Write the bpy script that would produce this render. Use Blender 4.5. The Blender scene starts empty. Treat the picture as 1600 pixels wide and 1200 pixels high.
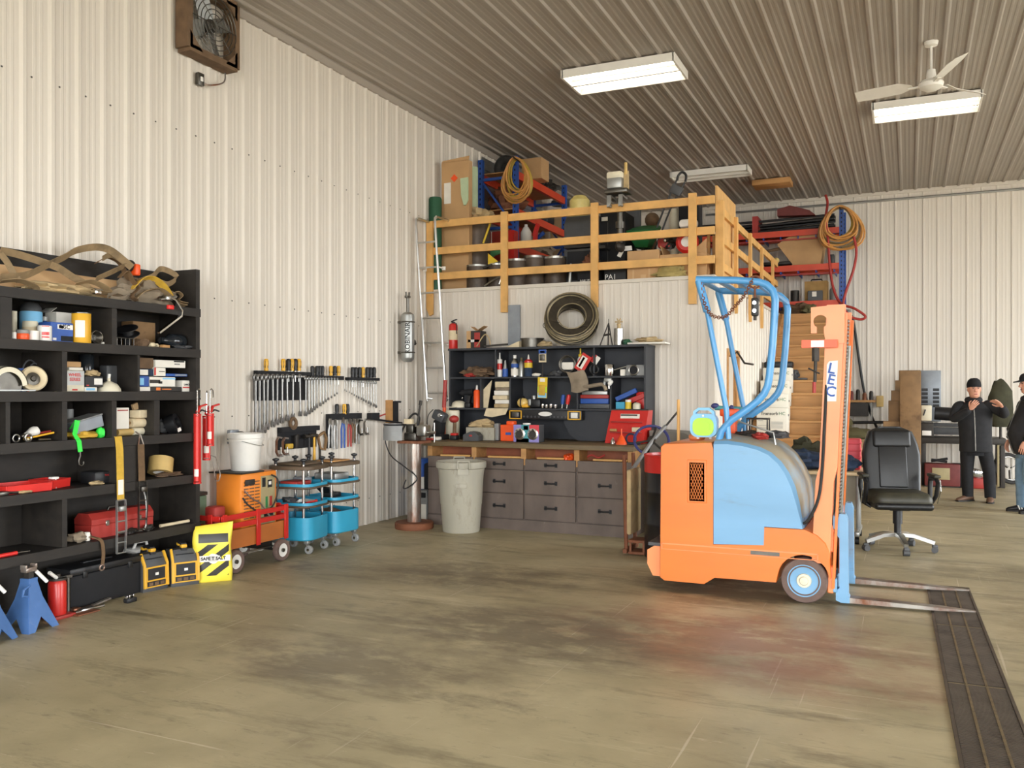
SKY = 12
EXPO = 0.3
import bpy, bmesh, math, random
from mathutils import Vector, Matrix, Euler, noise
C = bpy.context.scene.collection
PI = math.pi
R = math.radians
V = Vector
random.seed(7)
# ---- camera model: level camera 1.55 m high, turned 24.35 deg to the left of the long (Y) axis of the shop
FPX, HOR, EYE, YAW = 1370.0, 612.0, 1.55, R(24.35)
SN, CS = math.sin(YAW), math.cos(YAW)
def ray(u, v):
    s = (u - 800) / FPX
    return V((-SN + s * CS, CS + s * SN, (HOR - v) / FPX))
def PX(u, v, x):
    d = ray(u, v); t = x / d.x; return V((x, d.y * t, EYE + d.z * t))
def PY(u, v, y):
    d = ray(u, v); t = y / d.y; return V((d.x * t, y, EYE + d.z * t))
def PZ(u, v, z=0.0):
    d = ray(u, v); t = (z - EYE) / d.z; return V((d.x * t, d.y * t, z))
# ---- colours and materials
def lin(h):
    h = h.lstrip('#')
    o = []
    for i in (0, 2, 4):
        c = int(h[i:i + 2], 16) / 255
        o.append(c / 12.92 if c <= .04045 else ((c + .055) / 1.055) ** 2.4)
    return o
def sc(c, k): return (min(1, c[0] * k), min(1, c[1] * k), min(1, c[2] * k), 1)
MATS = {}
def mk(name, hexc, rough=.6, metal=0.0, var=.15, scale=9, dirt=None, damt=.45, dscale=4, bump=0.0, stretch=(1, 1, 1), spec=.5, coat=0, alpha=1.0, emit=0):
    m = bpy.data.materials.new(name); m.use_nodes = True
    nt = m.node_tree; n = nt.nodes; l = nt.links
    bs = n['Principled BSDF']
    col = lin(hexc)
    tc = n.new('ShaderNodeTexCoord'); mp = n.new('ShaderNodeMapping'); mp.inputs['Scale'].default_value = stretch
    l.new(tc.outputs['Object'], mp.inputs['Vector'])
    no = n.new('ShaderNodeTexNoise'); no.inputs['Scale'].default_value = scale; no.inputs['Detail'].default_value = 5
    l.new(mp.outputs['Vector'], no.inputs['Vector'])
    cr = n.new('ShaderNodeValToRGB')
    cr.color_ramp.elements[0].position = .3; cr.color_ramp.elements[1].position = .7
    cr.color_ramp.elements[0].color = sc(col, 1 - var); cr.color_ramp.elements[1].color = sc(col, 1 + var)
    l.new(no.outputs['Fac'], cr.inputs['Fac'])
    out = cr.outputs['Color']
    if dirt:
        n2 = n.new('ShaderNodeTexNoise'); n2.inputs['Scale'].default_value = dscale; n2.inputs['Detail'].default_value = 8; n2.inputs['Roughness'].default_value = .7
        l.new(mp.outputs['Vector'], n2.inputs['Vector'])
        r2 = n.new('ShaderNodeValToRGB'); r2.color_ramp.elements[0].position = 1 - damt - .08; r2.color_ramp.elements[1].position = 1 - damt + .12
        l.new(n2.outputs['Fac'], r2.inputs['Fac'])
        mx = n.new('ShaderNodeMix'); mx.data_type = 'RGBA'
        l.new(r2.outputs['Color'], mx.inputs['Factor']); l.new(out, mx.inputs['A'])
        mx.inputs['B'].default_value = sc(lin(dirt), 1)
        out = mx.outputs['Result']
    l.new(out, bs.inputs['Base Color'])
    bs.inputs['Roughness'].default_value = rough; bs.inputs['Metallic'].default_value = metal
    bs.inputs['Specular IOR Level'].default_value = spec
    if coat: bs.inputs['Coat Weight'].default_value = coat; bs.inputs['Coat Roughness'].default_value = .15
    if alpha < 1:
        bs.inputs['Transmission Weight'].default_value = 1 - alpha; bs.inputs['IOR'].default_value = 1.1
    if emit:
        bs.inputs['Emission Color'].default_value = sc(col, 1); bs.inputs['Emission Strength'].default_value = emit
    if bump:
        bp = n.new('ShaderNodeBump'); bp.inputs['Strength'].default_value = bump; bp.inputs['Distance'].default_value = .01
        l.new(no.outputs['Fac'], bp.inputs['Height']); l.new(bp.outputs['Normal'], bs.inputs['Normal'])
    MATS[name] = m
    return m
def M(x):
    if isinstance(x, str):
        if x not in MATS and x.startswith('#'): mk(x, x, .55)
        return MATS[x]
    return x
# ---- mesh builder
def frame_mats(pts, closed=False, up=None):
    n = len(pts); T = []
    for i in range(n):
        if closed: t = pts[(i + 1) % n] - pts[i - 1]
        else: t = pts[min(i + 1, n - 1)] - pts[max(i - 1, 0)]
        if t.length < 1e-9: t = V((0, 0, 1))
        T.append(t.normalized())
    out = []
    if up is not None:
        for t in T:
            s = V(up) - t * t.dot(V(up)); s = s.normalized() if s.length > 1e-6 else t.orthogonal().normalized()
            out.append((s, t.cross(s)))
        return out
    a = T[0].orthogonal().normalized()
    for i, t in enumerate(T):
        if i:
            q = T[i - 1].rotation_difference(t); a = q @ a
            a = (a - t * t.dot(a)).normalized()
        out.append((a, t.cross(a)))
    return out
class B:
    def __init__(s): s.v = []; s.f = []; s.m = []; s.c = 0
    def k(s, i): s.c = i; return s
    def add(s, vs, fs):
        o = len(s.v); s.v += [V(p) for p in vs]; s.f += [[i + o for i in f] for f in fs]; s.m += [s.c] * len(fs); return s
    def xf(s, Mx, a=0):
        for i in range(a, len(s.v)): s.v[i] = Mx @ s.v[i]
        return s
    def box(s, c, d, rot=None):
        x, y, z = d[0] / 2, d[1] / 2, d[2] / 2
        vs = [V((i * x, j * y, q * z)) for q in (-1, 1) for j in (-1, 1) for i in (-1, 1)]
        if rot: E = Euler(rot).to_matrix(); vs = [E @ p for p in vs]
        return s.add([p + V(c) for p in vs], [[0, 2, 3, 1], [4, 5, 7, 6], [0, 1, 5, 4], [2, 6, 7, 3], [0, 4, 6, 2], [1, 3, 7, 5]])
    def bb(s, lo, hi): return s.box([(a + b) / 2 for a, b in zip(lo, hi)], [abs(b - a) for a, b in zip(lo, hi)])
    def rbox(s, c, d, r=.01, seg=2, rot=None):
        bm = bmesh.new(); bmesh.ops.create_cube(bm, size=1)
        for v in bm.verts: v.co = V((v.co.x * d[0], v.co.y * d[1], v.co.z * d[2]))
        r = min(r, min(d) * .49)
        bmesh.ops.bevel(bm, geom=bm.edges[:], offset=r, segments=seg, profile=.5, affect='EDGES')
        bm.verts.index_update()
        E = Euler(rot).to_matrix() if rot else Matrix.Identity(3)
        s.add([E @ v.co + V(c) for v in bm.verts], [[v.index for v in f.verts] for f in bm.faces]); bm.free(); return s
    def ring(s, loops, closed=False, caps=True):
        n = len(loops[0]); vs = [p for lp in loops for p in lp]; fs = []
        L = len(loops)
        for i in range(L if closed else L - 1):
            j = (i + 1) % L
            for k in range(n):
                q = (k + 1) % n; fs.append([i * n + k, i * n + q, j * n + q, j * n + k])
        if caps and not closed: fs.append(list(range(n))[::-1]); fs.append([(L - 1) * n + k for k in range(n)])
        return s.add(vs, fs)
    def tube(s, pts, r, n=8, closed=False, caps=True):
        pts = [V(p) for p in pts]; fr = frame_mats(pts, closed); lp = []
        for i, p in enumerate(pts):
            rr = r[i] if isinstance(r, (list, tuple)) else r; a, b = fr[i]
            lp.append([p + a * rr * math.cos(2 * PI * k / n) + b * rr * math.sin(2 * PI * k / n) for k in range(n)])
        return s.ring(lp, closed, caps)
    def cyl(s, p0, p1, r0, r1=None, n=16): return s.tube([p0, p1], [r0, r0 if r1 is None else r1], n)
    def ribbon(s, pts, w, th, up=(0, 0, 1), closed=False):
        pts = [V(p) for p in pts]; fr = frame_mats(pts, closed, up); lp = []
        for i, p in enumerate(pts):
            a, b = fr[i]; ww = w[i] if isinstance(w, (list, tuple)) else w
            lp.append([p + a * ww / 2 + b * th / 2, p - a * ww / 2 + b * th / 2, p - a * ww / 2 - b * th / 2, p + a * ww / 2 - b * th / 2])
        return s.ring(lp, closed)
    def lathe(s, prof, o=(0, 0, 0), ax='Z', n=24):
        lp = []
        for r, z in prof:
            L = []
            for k in range(n):
                a = 2 * PI * k / n; x, y = r * math.cos(a), r * math.sin(a)
                L.append(V(o) + (V((x, y, z)) if ax == 'Z' else V((z, x, y)) if ax == 'X' else V((y, z, x))))
            lp.append(L)
        return s.ring(lp, prof[0][0] > 1e-6 and prof[-1][0] > 1e-6)
    def prism(s, poly, a, b, ax='Y'):
        def P(p, d): return V((p[0], d, p[1])) if ax == 'Y' else V((d, p[0], p[1])) if ax == 'X' else V((p[0], p[1], d))
        n = len(poly); return s.ring([[P(p, a) for p in poly], [P(p, b) for p in poly]])
    def sph(s, c, r, n=12, rot=None):
        r = (r, r, r) if isinstance(r, (int, float)) else r
        m = max(4, n // 2 + 1); lp = []
        for i in range(1, m):
            t = PI * i / m
            lp.append([V((r[0] * math.sin(t) * math.cos(2 * PI * k / n), r[1] * math.sin(t) * math.sin(2 * PI * k / n), -r[2] * math.cos(t))) for k in range(n)])
        vs = [p for L in lp for p in L] + [V((0, 0, -r[2])), V((0, 0, r[2]))]
        fs = []; N = len(lp)
        for i in range(N - 1):
            for k in range(n): q = (k + 1) % n; fs.append([i * n + k, i * n + q, (i + 1) * n + q, (i + 1) * n + k])
        for k in range(n): fs.append([N * n, (k + 1) % n, k]); fs.append([N * n + 1, (N - 1) * n + k, (N - 1) * n + (k + 1) % n])
        E = Euler(rot).to_matrix() if rot else Matrix.Identity(3)
        return s.add([E @ p + V(c) for p in vs], fs)
    def torus(s, c, Rr, r, ax='Z', n=28, m=8, a0=0, a1=2 * PI):
        full = abs(a1 - a0 - 2 * PI) < 1e-6; pts = []
        for k in range(n if full else n + 1):
            a = a0 + (a1 - a0) * k / n; x, y = Rr * math.cos(a), Rr * math.sin(a)
            pts.append(V(c) + (V((x, y, 0)) if ax == 'Z' else V((0, x, y)) if ax == 'X' else V((x, 0, y))))
        return s.tube(pts, r, m, full)
    def blob(s, c, r, seed=0, amp=.25, fr=3.0, n=20, flat=True, rot=None):
        a = len(s.v); s.sph((0, 0, 0), 1, n); off = V((seed * 3.17, seed * 1.7, seed * .91)); E = Euler(rot).to_matrix() if rot else Matrix.Identity(3)
        for i in range(a, len(s.v)):
            p = s.v[i]; d = 1 + amp * 2 * noise.noise(p * fr * .5 + off) + amp * noise.noise(p * fr * 1.5 + off)
            q = V((p.x * r[0] * d, p.y * r[1] * d, p.z * r[2] * d))
            if flat and q.z < -r[2] * .8: q.z = -r[2] * .8
            s.v[i] = E @ q + V(c)
        return s
    def grid(s, fn, nu, nv):
        vs = [fn(i / nu, j / nv) for j in range(nv + 1) for i in range(nu + 1)]
        return s.add(vs, [[j * (nu + 1) + i, j * (nu + 1) + i + 1, (j + 1) * (nu + 1) + i + 1, (j + 1) * (nu + 1) + i] for j in range(nv) for i in range(nu)])
    def text(s, txt, size, Mx, ex=.0008, font_w=0.0):
        cu = bpy.data.curves.new('t', 'FONT'); cu.body = txt; cu.size = size; cu.extrude = ex; cu.align_x = 'CENTER'; cu.align_y = 'CENTER'; cu.offset = font_w; cu.resolution_u = 2
        ob = bpy.data.objects.new('t', cu); me = bpy.data.meshes.new_from_object(ob)
        s.add([Mx @ v.co for v in me.vertices], [list(p.vertices) for p in me.polygons])
        bpy.data.objects.remove(ob); bpy.data.meshes.remove(me); bpy.data.curves.remove(cu); return s
def rr(w, h, r, cz=0, n=5):
    return [(sx * (w / 2 - r) + r * math.cos(R(a + 90 * k / n)), cz + sz * (h / 2 - r) + r * math.sin(R(a + 90 * k / n))) for sx, sz, a in ((1, 1, 0), (-1, 1, 90), (-1, -1, 180), (1, -1, 270)) for k in range(n + 1)]
def facing(loc, n, roll=0.0):
    """matrix that lays the XY plane upright at loc, readable from direction n (n horizontal)"""
    n = V(n).normalized(); x = V((0, 0, 1)).cross(n).normalized(); y = n.cross(x)
    m = Matrix((x, y, n)).transposed().to_4x4(); return Matrix.Translation(V(loc)) @ m @ Matrix.Rotation(roll, 4, 'Z')
ORG = {}
def T(name, label, cat, loc=(0, 0, 0), rz=0, group=None, kind=None):
    o = bpy.data.objects.new(name, None); C.objects.link(o); o.empty_display_size = .1
    o.location = loc; o.rotation_euler = (0, 0, rz); o['label'] = label; o['category'] = cat
    if group: o['group'] = group
    if kind: o['kind'] = kind
    ORG[o.name] = V(loc); return o
def O(b, name, mats, parent=None, w=False, loc=(0, 0, 0), rot=(0, 0, 0), smooth=38, label=None):
    """link one mesh; w=True: the mesh was laid out in room coordinates"""
    if not isinstance(mats, (list, tuple)): mats = [mats]
    me = bpy.data.meshes.new(name)
    org = V((0, 0, 0))
    if w and parent is not None: org = ORG[parent.name]
    if w and parent is None:
        lo = [min(p[i] for p in b.v) for i in range(3)]; hi = [max(p[i] for p in b.v) for i in range(3)]
        org = V(((lo[0] + hi[0]) / 2, (lo[1] + hi[1]) / 2, lo[2])); loc = org
    me.from_pydata([tuple(p - org) for p in b.v], [], b.f)
    for m in mats: me.materials.append(M(m))
    for p, mi in zip(me.polygons, b.m): p.material_index = mi
    bm = bmesh.new(); bm.from_mesh(me); bmesh.ops.recalc_face_normals(bm, faces=bm.faces[:]); bm.to_mesh(me); bm.free()
    if smooth:
        me.shade_smooth(); me.set_sharp_from_angle(angle=R(smooth))
    o = bpy.data.objects.new(name, me); C.objects.link(o); o.location = loc; o.rotation_euler = rot
    ORG[o.name] = (ORG[parent.name] if parent is not None else V((0, 0, 0))) + V(loc)
    if parent is not None: o.parent = parent
    if label: o['label'] = label
    return o
def S(b, name, label, cat, mats, w=False, loc=(0, 0, 0), rot=(0, 0, 0), group=None, kind=None, smooth=38):
    o = O(b, name, mats, None, w, loc, rot, smooth); o['label'] = label; o['category'] = cat
    if group: o['group'] = group
    if kind: o['kind'] = kind
    return o
def ST(b, name, mats, smooth=0):
    o = O(b, name, mats, None, False, smooth=smooth); o['kind'] = 'structure'; return o
def dup(root, loc, rot=None, label=None, group=None, scale=None):
    r = root.copy(); C.objects.link(r); r.location = loc
    if rot is not None: r.rotation_euler = rot
    if scale: r.scale = (scale,) * 3
    if label: r['label'] = label
    if group: r['group'] = group
    for ch in list(root.children):
        c = ch.copy(); C.objects.link(c); c.parent = r
        for g in list(ch.children):
            d = g.copy(); C.objects.link(d); d.parent = c
    return r
def arc(c, r, a0, a1, n, ax='Y'):
    out = []
    for i in range(n + 1):
        a = a0 + (a1 - a0) * i / n; x, y = r * math.cos(a), r * math.sin(a)
        out.append(V(c) + (V((x, 0, y)) if ax == 'Y' else V((0, x, y)) if ax == 'X' else V((x, y, 0))))
    return out
def smoothpts(pts, n=6):
    P = [V(p) for p in pts]; out = []
    for i in range(len(P) - 1):
        a = P[max(i - 1, 0)]; b = P[i]; c = P[i + 1]; d = P[min(i + 2, len(P) - 1)]
        for k in range(n):
            t = k / n; out.append(.5 * ((2 * b) + (c - a) * t + (2 * a - 5 * b + 4 * c - d) * t * t + (3 * b - a - 3 * c + d) * t ** 3))
    out.append(P[-1]); return out
ORD = ['first', 'second', 'third', 'fourth', 'fifth', 'sixth', 'seventh', 'eighth', 'ninth', 'tenth', 'eleventh', 'twelfth', 'thirteenth', 'fourteenth', 'fifteenth', 'sixteenth', 'seventeenth', 'eighteenth', 'nineteenth', 'twentieth', 'twenty-first', 'twenty-second', 'twenty-third', 'twenty-fourth', 'twenty-fifth', 'twenty-sixth', 'twenty-seventh', 'twenty-eighth', 'twenty-ninth', 'thirtieth', 'thirty-first', 'thirty-second']
# ---- materials
mk('panel_white', '#d8d0c4', .5, var=.025, scale=1.2, stretch=(1, 1, .15), dirt='#b3a897', damt=.2, dscale=.9)
mk('ceiling_metal', '#a39b92', .5, var=.06, scale=.8, stretch=(1, .2, 1), dirt='#94887b', damt=.38, dscale=.7)
mk('trim_white', '#d2cabd', .5, var=.03)
mk('dark_wood', '#231e19', .62, var=.35, scale=5, stretch=(3, 1, 3), dirt='#463d31', damt=.3, dscale=11, bump=.12)
mk('hutch_black', '#33353a', .6, var=.16, scale=4, dirt='#55565a', damt=.2, dscale=13)
mk('bench_brown', '#675a52', .62, var=.2, scale=5, dirt='#8d8076', damt=.3, dscale=9, stretch=(1, 1, .5))
mk('bench_top', '#6d5c40', .6, var=.22, scale=5, stretch=(.3, 4, 4), dirt='#40372a', damt=.36, dscale=7)
mk('lumber', '#d9a863', .6, var=.14, scale=3, stretch=(2, 2, 2), dirt='#b98746', damt=.24, dscale=6)
mk('lumber_old', '#b98a55', .65, var=.16, scale=4, stretch=(.4, 4, 4), dirt='#7f5a35', damt=.32, dscale=5)
mk('plywood', '#d3a567', .6, var=.14, scale=6, dirt='#b48850', damt=.3)
mk('board_tan', '#c6a277', .62, var=.1, scale=3, stretch=(3, .4, 3))
mk('red_wood', '#8a4a2c', .6, var=.2, scale=6)
mk('cardboard', '#c0996b', .75, var=.08, scale=4, dirt='#a4794a', damt=.25)
mk('cardboard_pale', '#c9a77c', .75, var=.08, scale=4)
mk('orange_paint', '#e8792a', .42, var=.08, scale=3, dirt='#b96a3a', damt=.2, dscale=5, stretch=(.3, 1, 1.5), coat=.15)
mk('orange_pale', '#f0925a', .42, var=.08, scale=3, dirt='#d98e63', damt=.28, dscale=5, coat=.1)  # lit copy of orange_paint: the mast's overexposure is put into the colour
mk('blue_paint', '#74a4c9', .42, var=.09, scale=2.5, dirt='#6d8799', damt=.33, dscale=4, stretch=(.3, 1, 1.5), coat=.15)
mk('guard_blue', '#559bd2', .35, var=.06, scale=4, dirt='#5f7f97', damt=.2, dscale=7, coat=.2)
mk('rack_blue', '#2750a0', .4, var=.08, scale=4)
mk('rack_orange', '#d2482a', .42, var=.1, scale=4)
mk('trolley_blue', '#2f9cc0', .38, var=.07, scale=4, dirt='#2a6f88', damt=.22, dscale=6, coat=.2)
mk('jack_blue', '#4a70a8', .5, var=.12, scale=8, dirt='#7d8aa6', damt=.34, dscale=7)
mk('red_paint', '#c8261f', .4, var=.08, scale=5, coat=.25)
mk('red_dull', '#a3332c', .5, var=.12, scale=6, dirt='#7c3a33', damt=.25)
mk('red_plastic', '#d8302a', .38, var=.06)
mk('pink_crate', '#dc4450', .5, var=.06)
mk('yellow', '#e2c02c', .45, var=.08)
mk('yellow_strap', '#cda53a', .7, var=.12, scale=20)
mk('brown_strap', '#6d5439', .75, var=.2, scale=18, dirt='#4c3a29', damt=.4)
mk('tan_strap', '#8c7656', .75, var=.16, scale=18, dirt='#65543d', damt=.38)
mk('green_neon', '#37e04a', .55, var=.05)
mk('green_dark', '#23563a', .6, var=.12)
mk('green_plastic', '#2f7a46', .4, var=.1)
mk('foam_green', '#b7c9a5', .7, var=.06)
mk('black_plastic', '#1d1d1f', .45, var=.15)
mk('black_matte', '#17171a', .8, var=.2)
mk('hood_dusty', '#7f9cb0', .55, var=.1, dirt='#9a917c', damt=.55, dscale=3)
mk('black_leather', '#121213', .42, var=.15, scale=30, bump=.08)
mk('worn_leather', '#3a382c', .5, var=.3, scale=12, dirt='#8a8462', damt=.22, dscale=6)
mk('black_cloth', '#1b1b1e', .9, var=.2, scale=24, bump=.1)
mk('jacket', '#232326', .85, var=.2, scale=14, bump=.12)
mk('denim', '#6f8aa0', .85, var=.14, scale=20)
mk('navy_cloth', '#26364e', .85, var=.2, scale=12, bump=.15)
mk('skin', '#d49a80', .5, var=.06, scale=12)
mk('hair', '#4a3a2c', .7, var=.2)
mk('shoe_brown', '#6b4f3d', .6, var=.15)
mk('chrome', '#d8d8d8', .12, 1, var=.04)
mk('steel', '#b4b2ac', .3, 1, var=.08, scale=12)
mk('steel_dark', '#6b6862', .4, 1, var=.2, scale=12)
mk('alu', '#cfcfcc', .32, 1, var=.06)
mk('galv', '#a9aaa7', .4, .8, var=.1, scale=9)
mk('rust', '#7c4c33', .7, .2, var=.25, scale=7, dirt='#a6795a', damt=.35, dscale=5)
mk('rust_steel', '#a5a098', .32, .6, var=.2, scale=5, stretch=(1, 1, .4), dirt='#7d5038', damt=.5, dscale=3)
mk('tool_chrome', '#8e8d8a', .34, .75, var=.15, scale=14)
mk('iron', '#3b3733', .55, .4, var=.2, scale=10)
mk('white_plastic', '#e9e6df', .4, var=.03)
mk('white_paint', '#e8e5de', .45, var=.04)
mk('white_paper', '#ece7dc', .75, var=.04)
mk('paper_tan', '#d9c8a6', .8, var=.1, scale=14)
mk('cream', '#ddd5bd', .5, var=.06)
mk('grey_plastic', '#8a8a88', .5, var=.08)
mk('grey_bin', '#a8a393', .55, var=.1, scale=5, dirt='#7d7260', damt=.36, dscale=5, stretch=(1, 1, .4))
mk('grey_dark', '#4a4b4d', .5, var=.12)
mk('grey_metal', '#8f959c', .4, .3, var=.1)
mk('rubber', '#2a2826', .75, var=.2, scale=10)
mk('rubber_dirty', '#6e5a52', .8, var=.18, scale=8, dirt='#4d413b', damt=.4)
mk('drum_black', '#16161a', .35, var=.3, scale=6, coat=.2)
mk('keg', '#55483d', .5, .2, var=.25, scale=6, dirt='#38302a', damt=.4)
mk('wire_coil', '#3f382d', .5, .4, var=.25, scale=16); mk('wire_pale', '#8a7d60', .5, .4, var=.2, scale=16)
mk('rag_grey', '#8d7f6c', .9, var=.25, scale=10, bump=.3)
mk('rag_tan', '#b7a078', .9, var=.2, scale=10, bump=.3)
mk('rag_brown', '#6d5640', .9, var=.25, scale=10, bump=.3)
mk('canvas_bag', '#cdbc9a', .9, var=.15, scale=9, bump=.3)
mk('hose_orange', '#cd9450', .5, var=.15, scale=8)
mk('hose_yellow', '#b79a3c', .5, var=.15, scale=8)
mk('hose_red', '#a3322c', .5, var=.12, scale=8)
mk('olive', '#5c5638', .85, var=.15, scale=12)
mk('lime', '#b8ee3c', .4, var=.05)
mk('sky_blue', '#86c6ee', .4, var=.05)
mk('box_blue', '#2b55a4', .5, var=.08)
mk('cat_yellow', '#e0a92e', .4, var=.05)
mk('orange_plastic', '#f0571e', .4, var=.05)
mk('glass_dark', '#22262a', .1, var=.05)
mk('clear_bag', '#b5ad98', .3, var=.2, scale=14, alpha=.45)
mk('tube_glow', '#fff6e6', .5, var=0, emit=6)
mk('fixture_white', '#ece9e2', .4, var=.02)
mk('wood_block', '#8a6a46', .7, var=.25, scale=4, dirt='#5d4229', damt=.38, dscale=5)
mk('desk_top', '#d3bb92', .45, var=.08, scale=2, stretch=(.3, 4, 1))
mk('tan_tape', '#c7a869', .5, var=.1)
mk('wagon_wood', '#b5682c', .6, var=.14, scale=5, stretch=(1, .3, 1), dirt='#8a4b25', damt=.3)
mk('charger_orange', '#ee8a2a', .45, var=.06, scale=4, dirt='#b9702e', damt=.2, dscale=6)
mk('olive_panel', '#a89a72', .5, var=.08, dirt='#7d7152', damt=.25)
mk('case_green', '#5f7a63', .6, var=.15, scale=5, dirt='#4a5a4d', damt=.3)
mk('bumper_brown', '#5a4a38', .6, var=.2, scale=8)
mk('glass_lamp', '#e9c879', .15, var=.1)
mk('lilac', '#8f86c4', .5); mk('teal', '#4f9aa0', .5)
mk('navy_rim', '#3b3f78', .4)
mk('jug_yellow', '#d9c77a', .4, var=.15, scale=8); mk('sack_olive', '#a3925a', .85, var=.2, scale=10, bump=.2); mk('maroon', '#6e2f2c', .6, var=.15); mk('canvas_tan', '#a5834f', .8, var=.15)
mk('white_carton', '#e6e2d4', .65, var=.03); mk('grey_dusty', '#77746c', .75, var=.14, scale=5); mk('olive_dark', '#3b3a28', .85, var=.25, scale=9, bump=.2); mk('steel_grate', '#5a4f44', .55, .4, var=.2, scale=6, dirt='#3b322b', damt=.4)
# ================= the shop: floor, ribbed steel walls and ceiling, loft
WX, BY, CH = -5.77, 17.15, 5.15            # left wall, back wall, ceiling height
RX, FY = 9.0, -7.0                          # right wall and front wall, behind the camera
LX, LY, LZ = -2.04, 10.04, 2.87             # loft: side wall, front wall, deck height
PITCH = .2286
def profile(u0, u1, phase, k=1.0):
    hs = [(-.032 * k, 0), (-.013, .019 * k), (.013, .019 * k), (.032 * k, 0)]
    for c in (.0875, .1411): hs += [(c - .017, 0), (c - .009, .003 * k), (c + .009, .003 * k), (c + .017, 0)]
    k0 = math.floor((u0 - phase) / PITCH) - 1; k1 = math.ceil((u1 - phase) / PITCH) + 1
    pts = [(phase + k * PITCH + a, h) for k in range(k0, k1) for a, h in hs]
    pts = [p for p in pts if u0 < p[0] < u1]
    return [(u0, 0)] + pts + [(u1, 0)]
def ribbed(name, u0, u1, w0, w1, P, phase, mat, nrm_backing=.06, holes=(), rk=1.0):
    """P(u, w, h) -> room point; holes: (ua, ub, wa, wb) openings"""
    b = B()
    cuts = sorted(set([u0, u1] + [x for h in holes for x in h[:2]]))
    for a, c in zip(cuts[:-1], cuts[1:]):
        hh = [h for h in holes if h[0] <= a and h[1] >= c]
        spans = [(w0, w1)]
        for h in hh: spans = [q for s0, s1 in spans for q in ((s0, min(s1, h[2])), (max(s0, h[3]), s1)) if q[1] - q[0] > .001]
        pr = profile(a, c, phase, rk)
        for s0, s1 in spans:
            vs = [P(u, s0, h) for u, h in pr] + [P(u, s1, h) for u, h in pr]; n = len(pr)
            b.add(vs, [[i, i + 1, n + i + 1, n + i] for i in range(n - 1)])
            q = [P(a, s0, -.002), P(c, s0, -.002), P(c, s1, -.002), P(a, s1, -.002), P(a, s0, -nrm_backing), P(c, s0, -nrm_backing), P(c, s1, -nrm_backing), P(a, s1, -nrm_backing)]
            b.add(q, [[0, 1, 2, 3], [4, 5, 6, 7], [0, 1, 5, 4], [1, 2, 6, 5], [2, 3, 7, 6], [3, 0, 4, 7]])
    return ST(b, name, mat)
ribbed('wall_left', FY, BY, 0, CH, lambda u, w, h: V((WX + h, u, w)), 8.385, 'panel_white')
b = B()
for z_ in (.3, 1.32, 2.4, 3.82):
    for k in range(-30, 39): y_ = 8.385 + .064 + k * PITCH; b.box((WX + .004, y_, z_), (.006, .011, .011))
O(b, 'screw_row', 'steel_dark', bpy.data.objects['wall_left'], smooth=0)
ribbed('wall_back', WX, RX, 0, CH, lambda u, w, h: V((u, BY - h, w)), .01, 'panel_white', rk=.66)
ribbed('wall_right', FY, BY, 0, CH, lambda u, w, h: V((RX - h, u, w)), 0, 'panel_white', holes=[(-3.5, 1.5, 0, 4.0), (7.5, 14.0, 0, 4.5)])
ribbed('wall_front', WX, RX, 0, CH, lambda u, w, h: V((u, FY + h, w)), 0, 'panel_white', holes=[(2.0, 7.6, 0, 4.5), (-4.6, .6, 0, 4.2)])
ribbed('ceiling', WX, RX, FY, BY, lambda u, w, h: V((u, w, CH - h)), -.125, 'ceiling_metal')
ribbed('wall_loft_front', WX, LX, 0, LZ - .02, lambda u, w, h: V((u, LY - h, w)), -5.16, 'panel_white', rk=.6)
ribbed('wall_loft_side', LY, 15.45, 0, LZ - .02, lambda u, w, h: V((LX + h, u, w)), 10.15, 'panel_white', holes=[(10.86, 11.62, 0, 2.04)])
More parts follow.
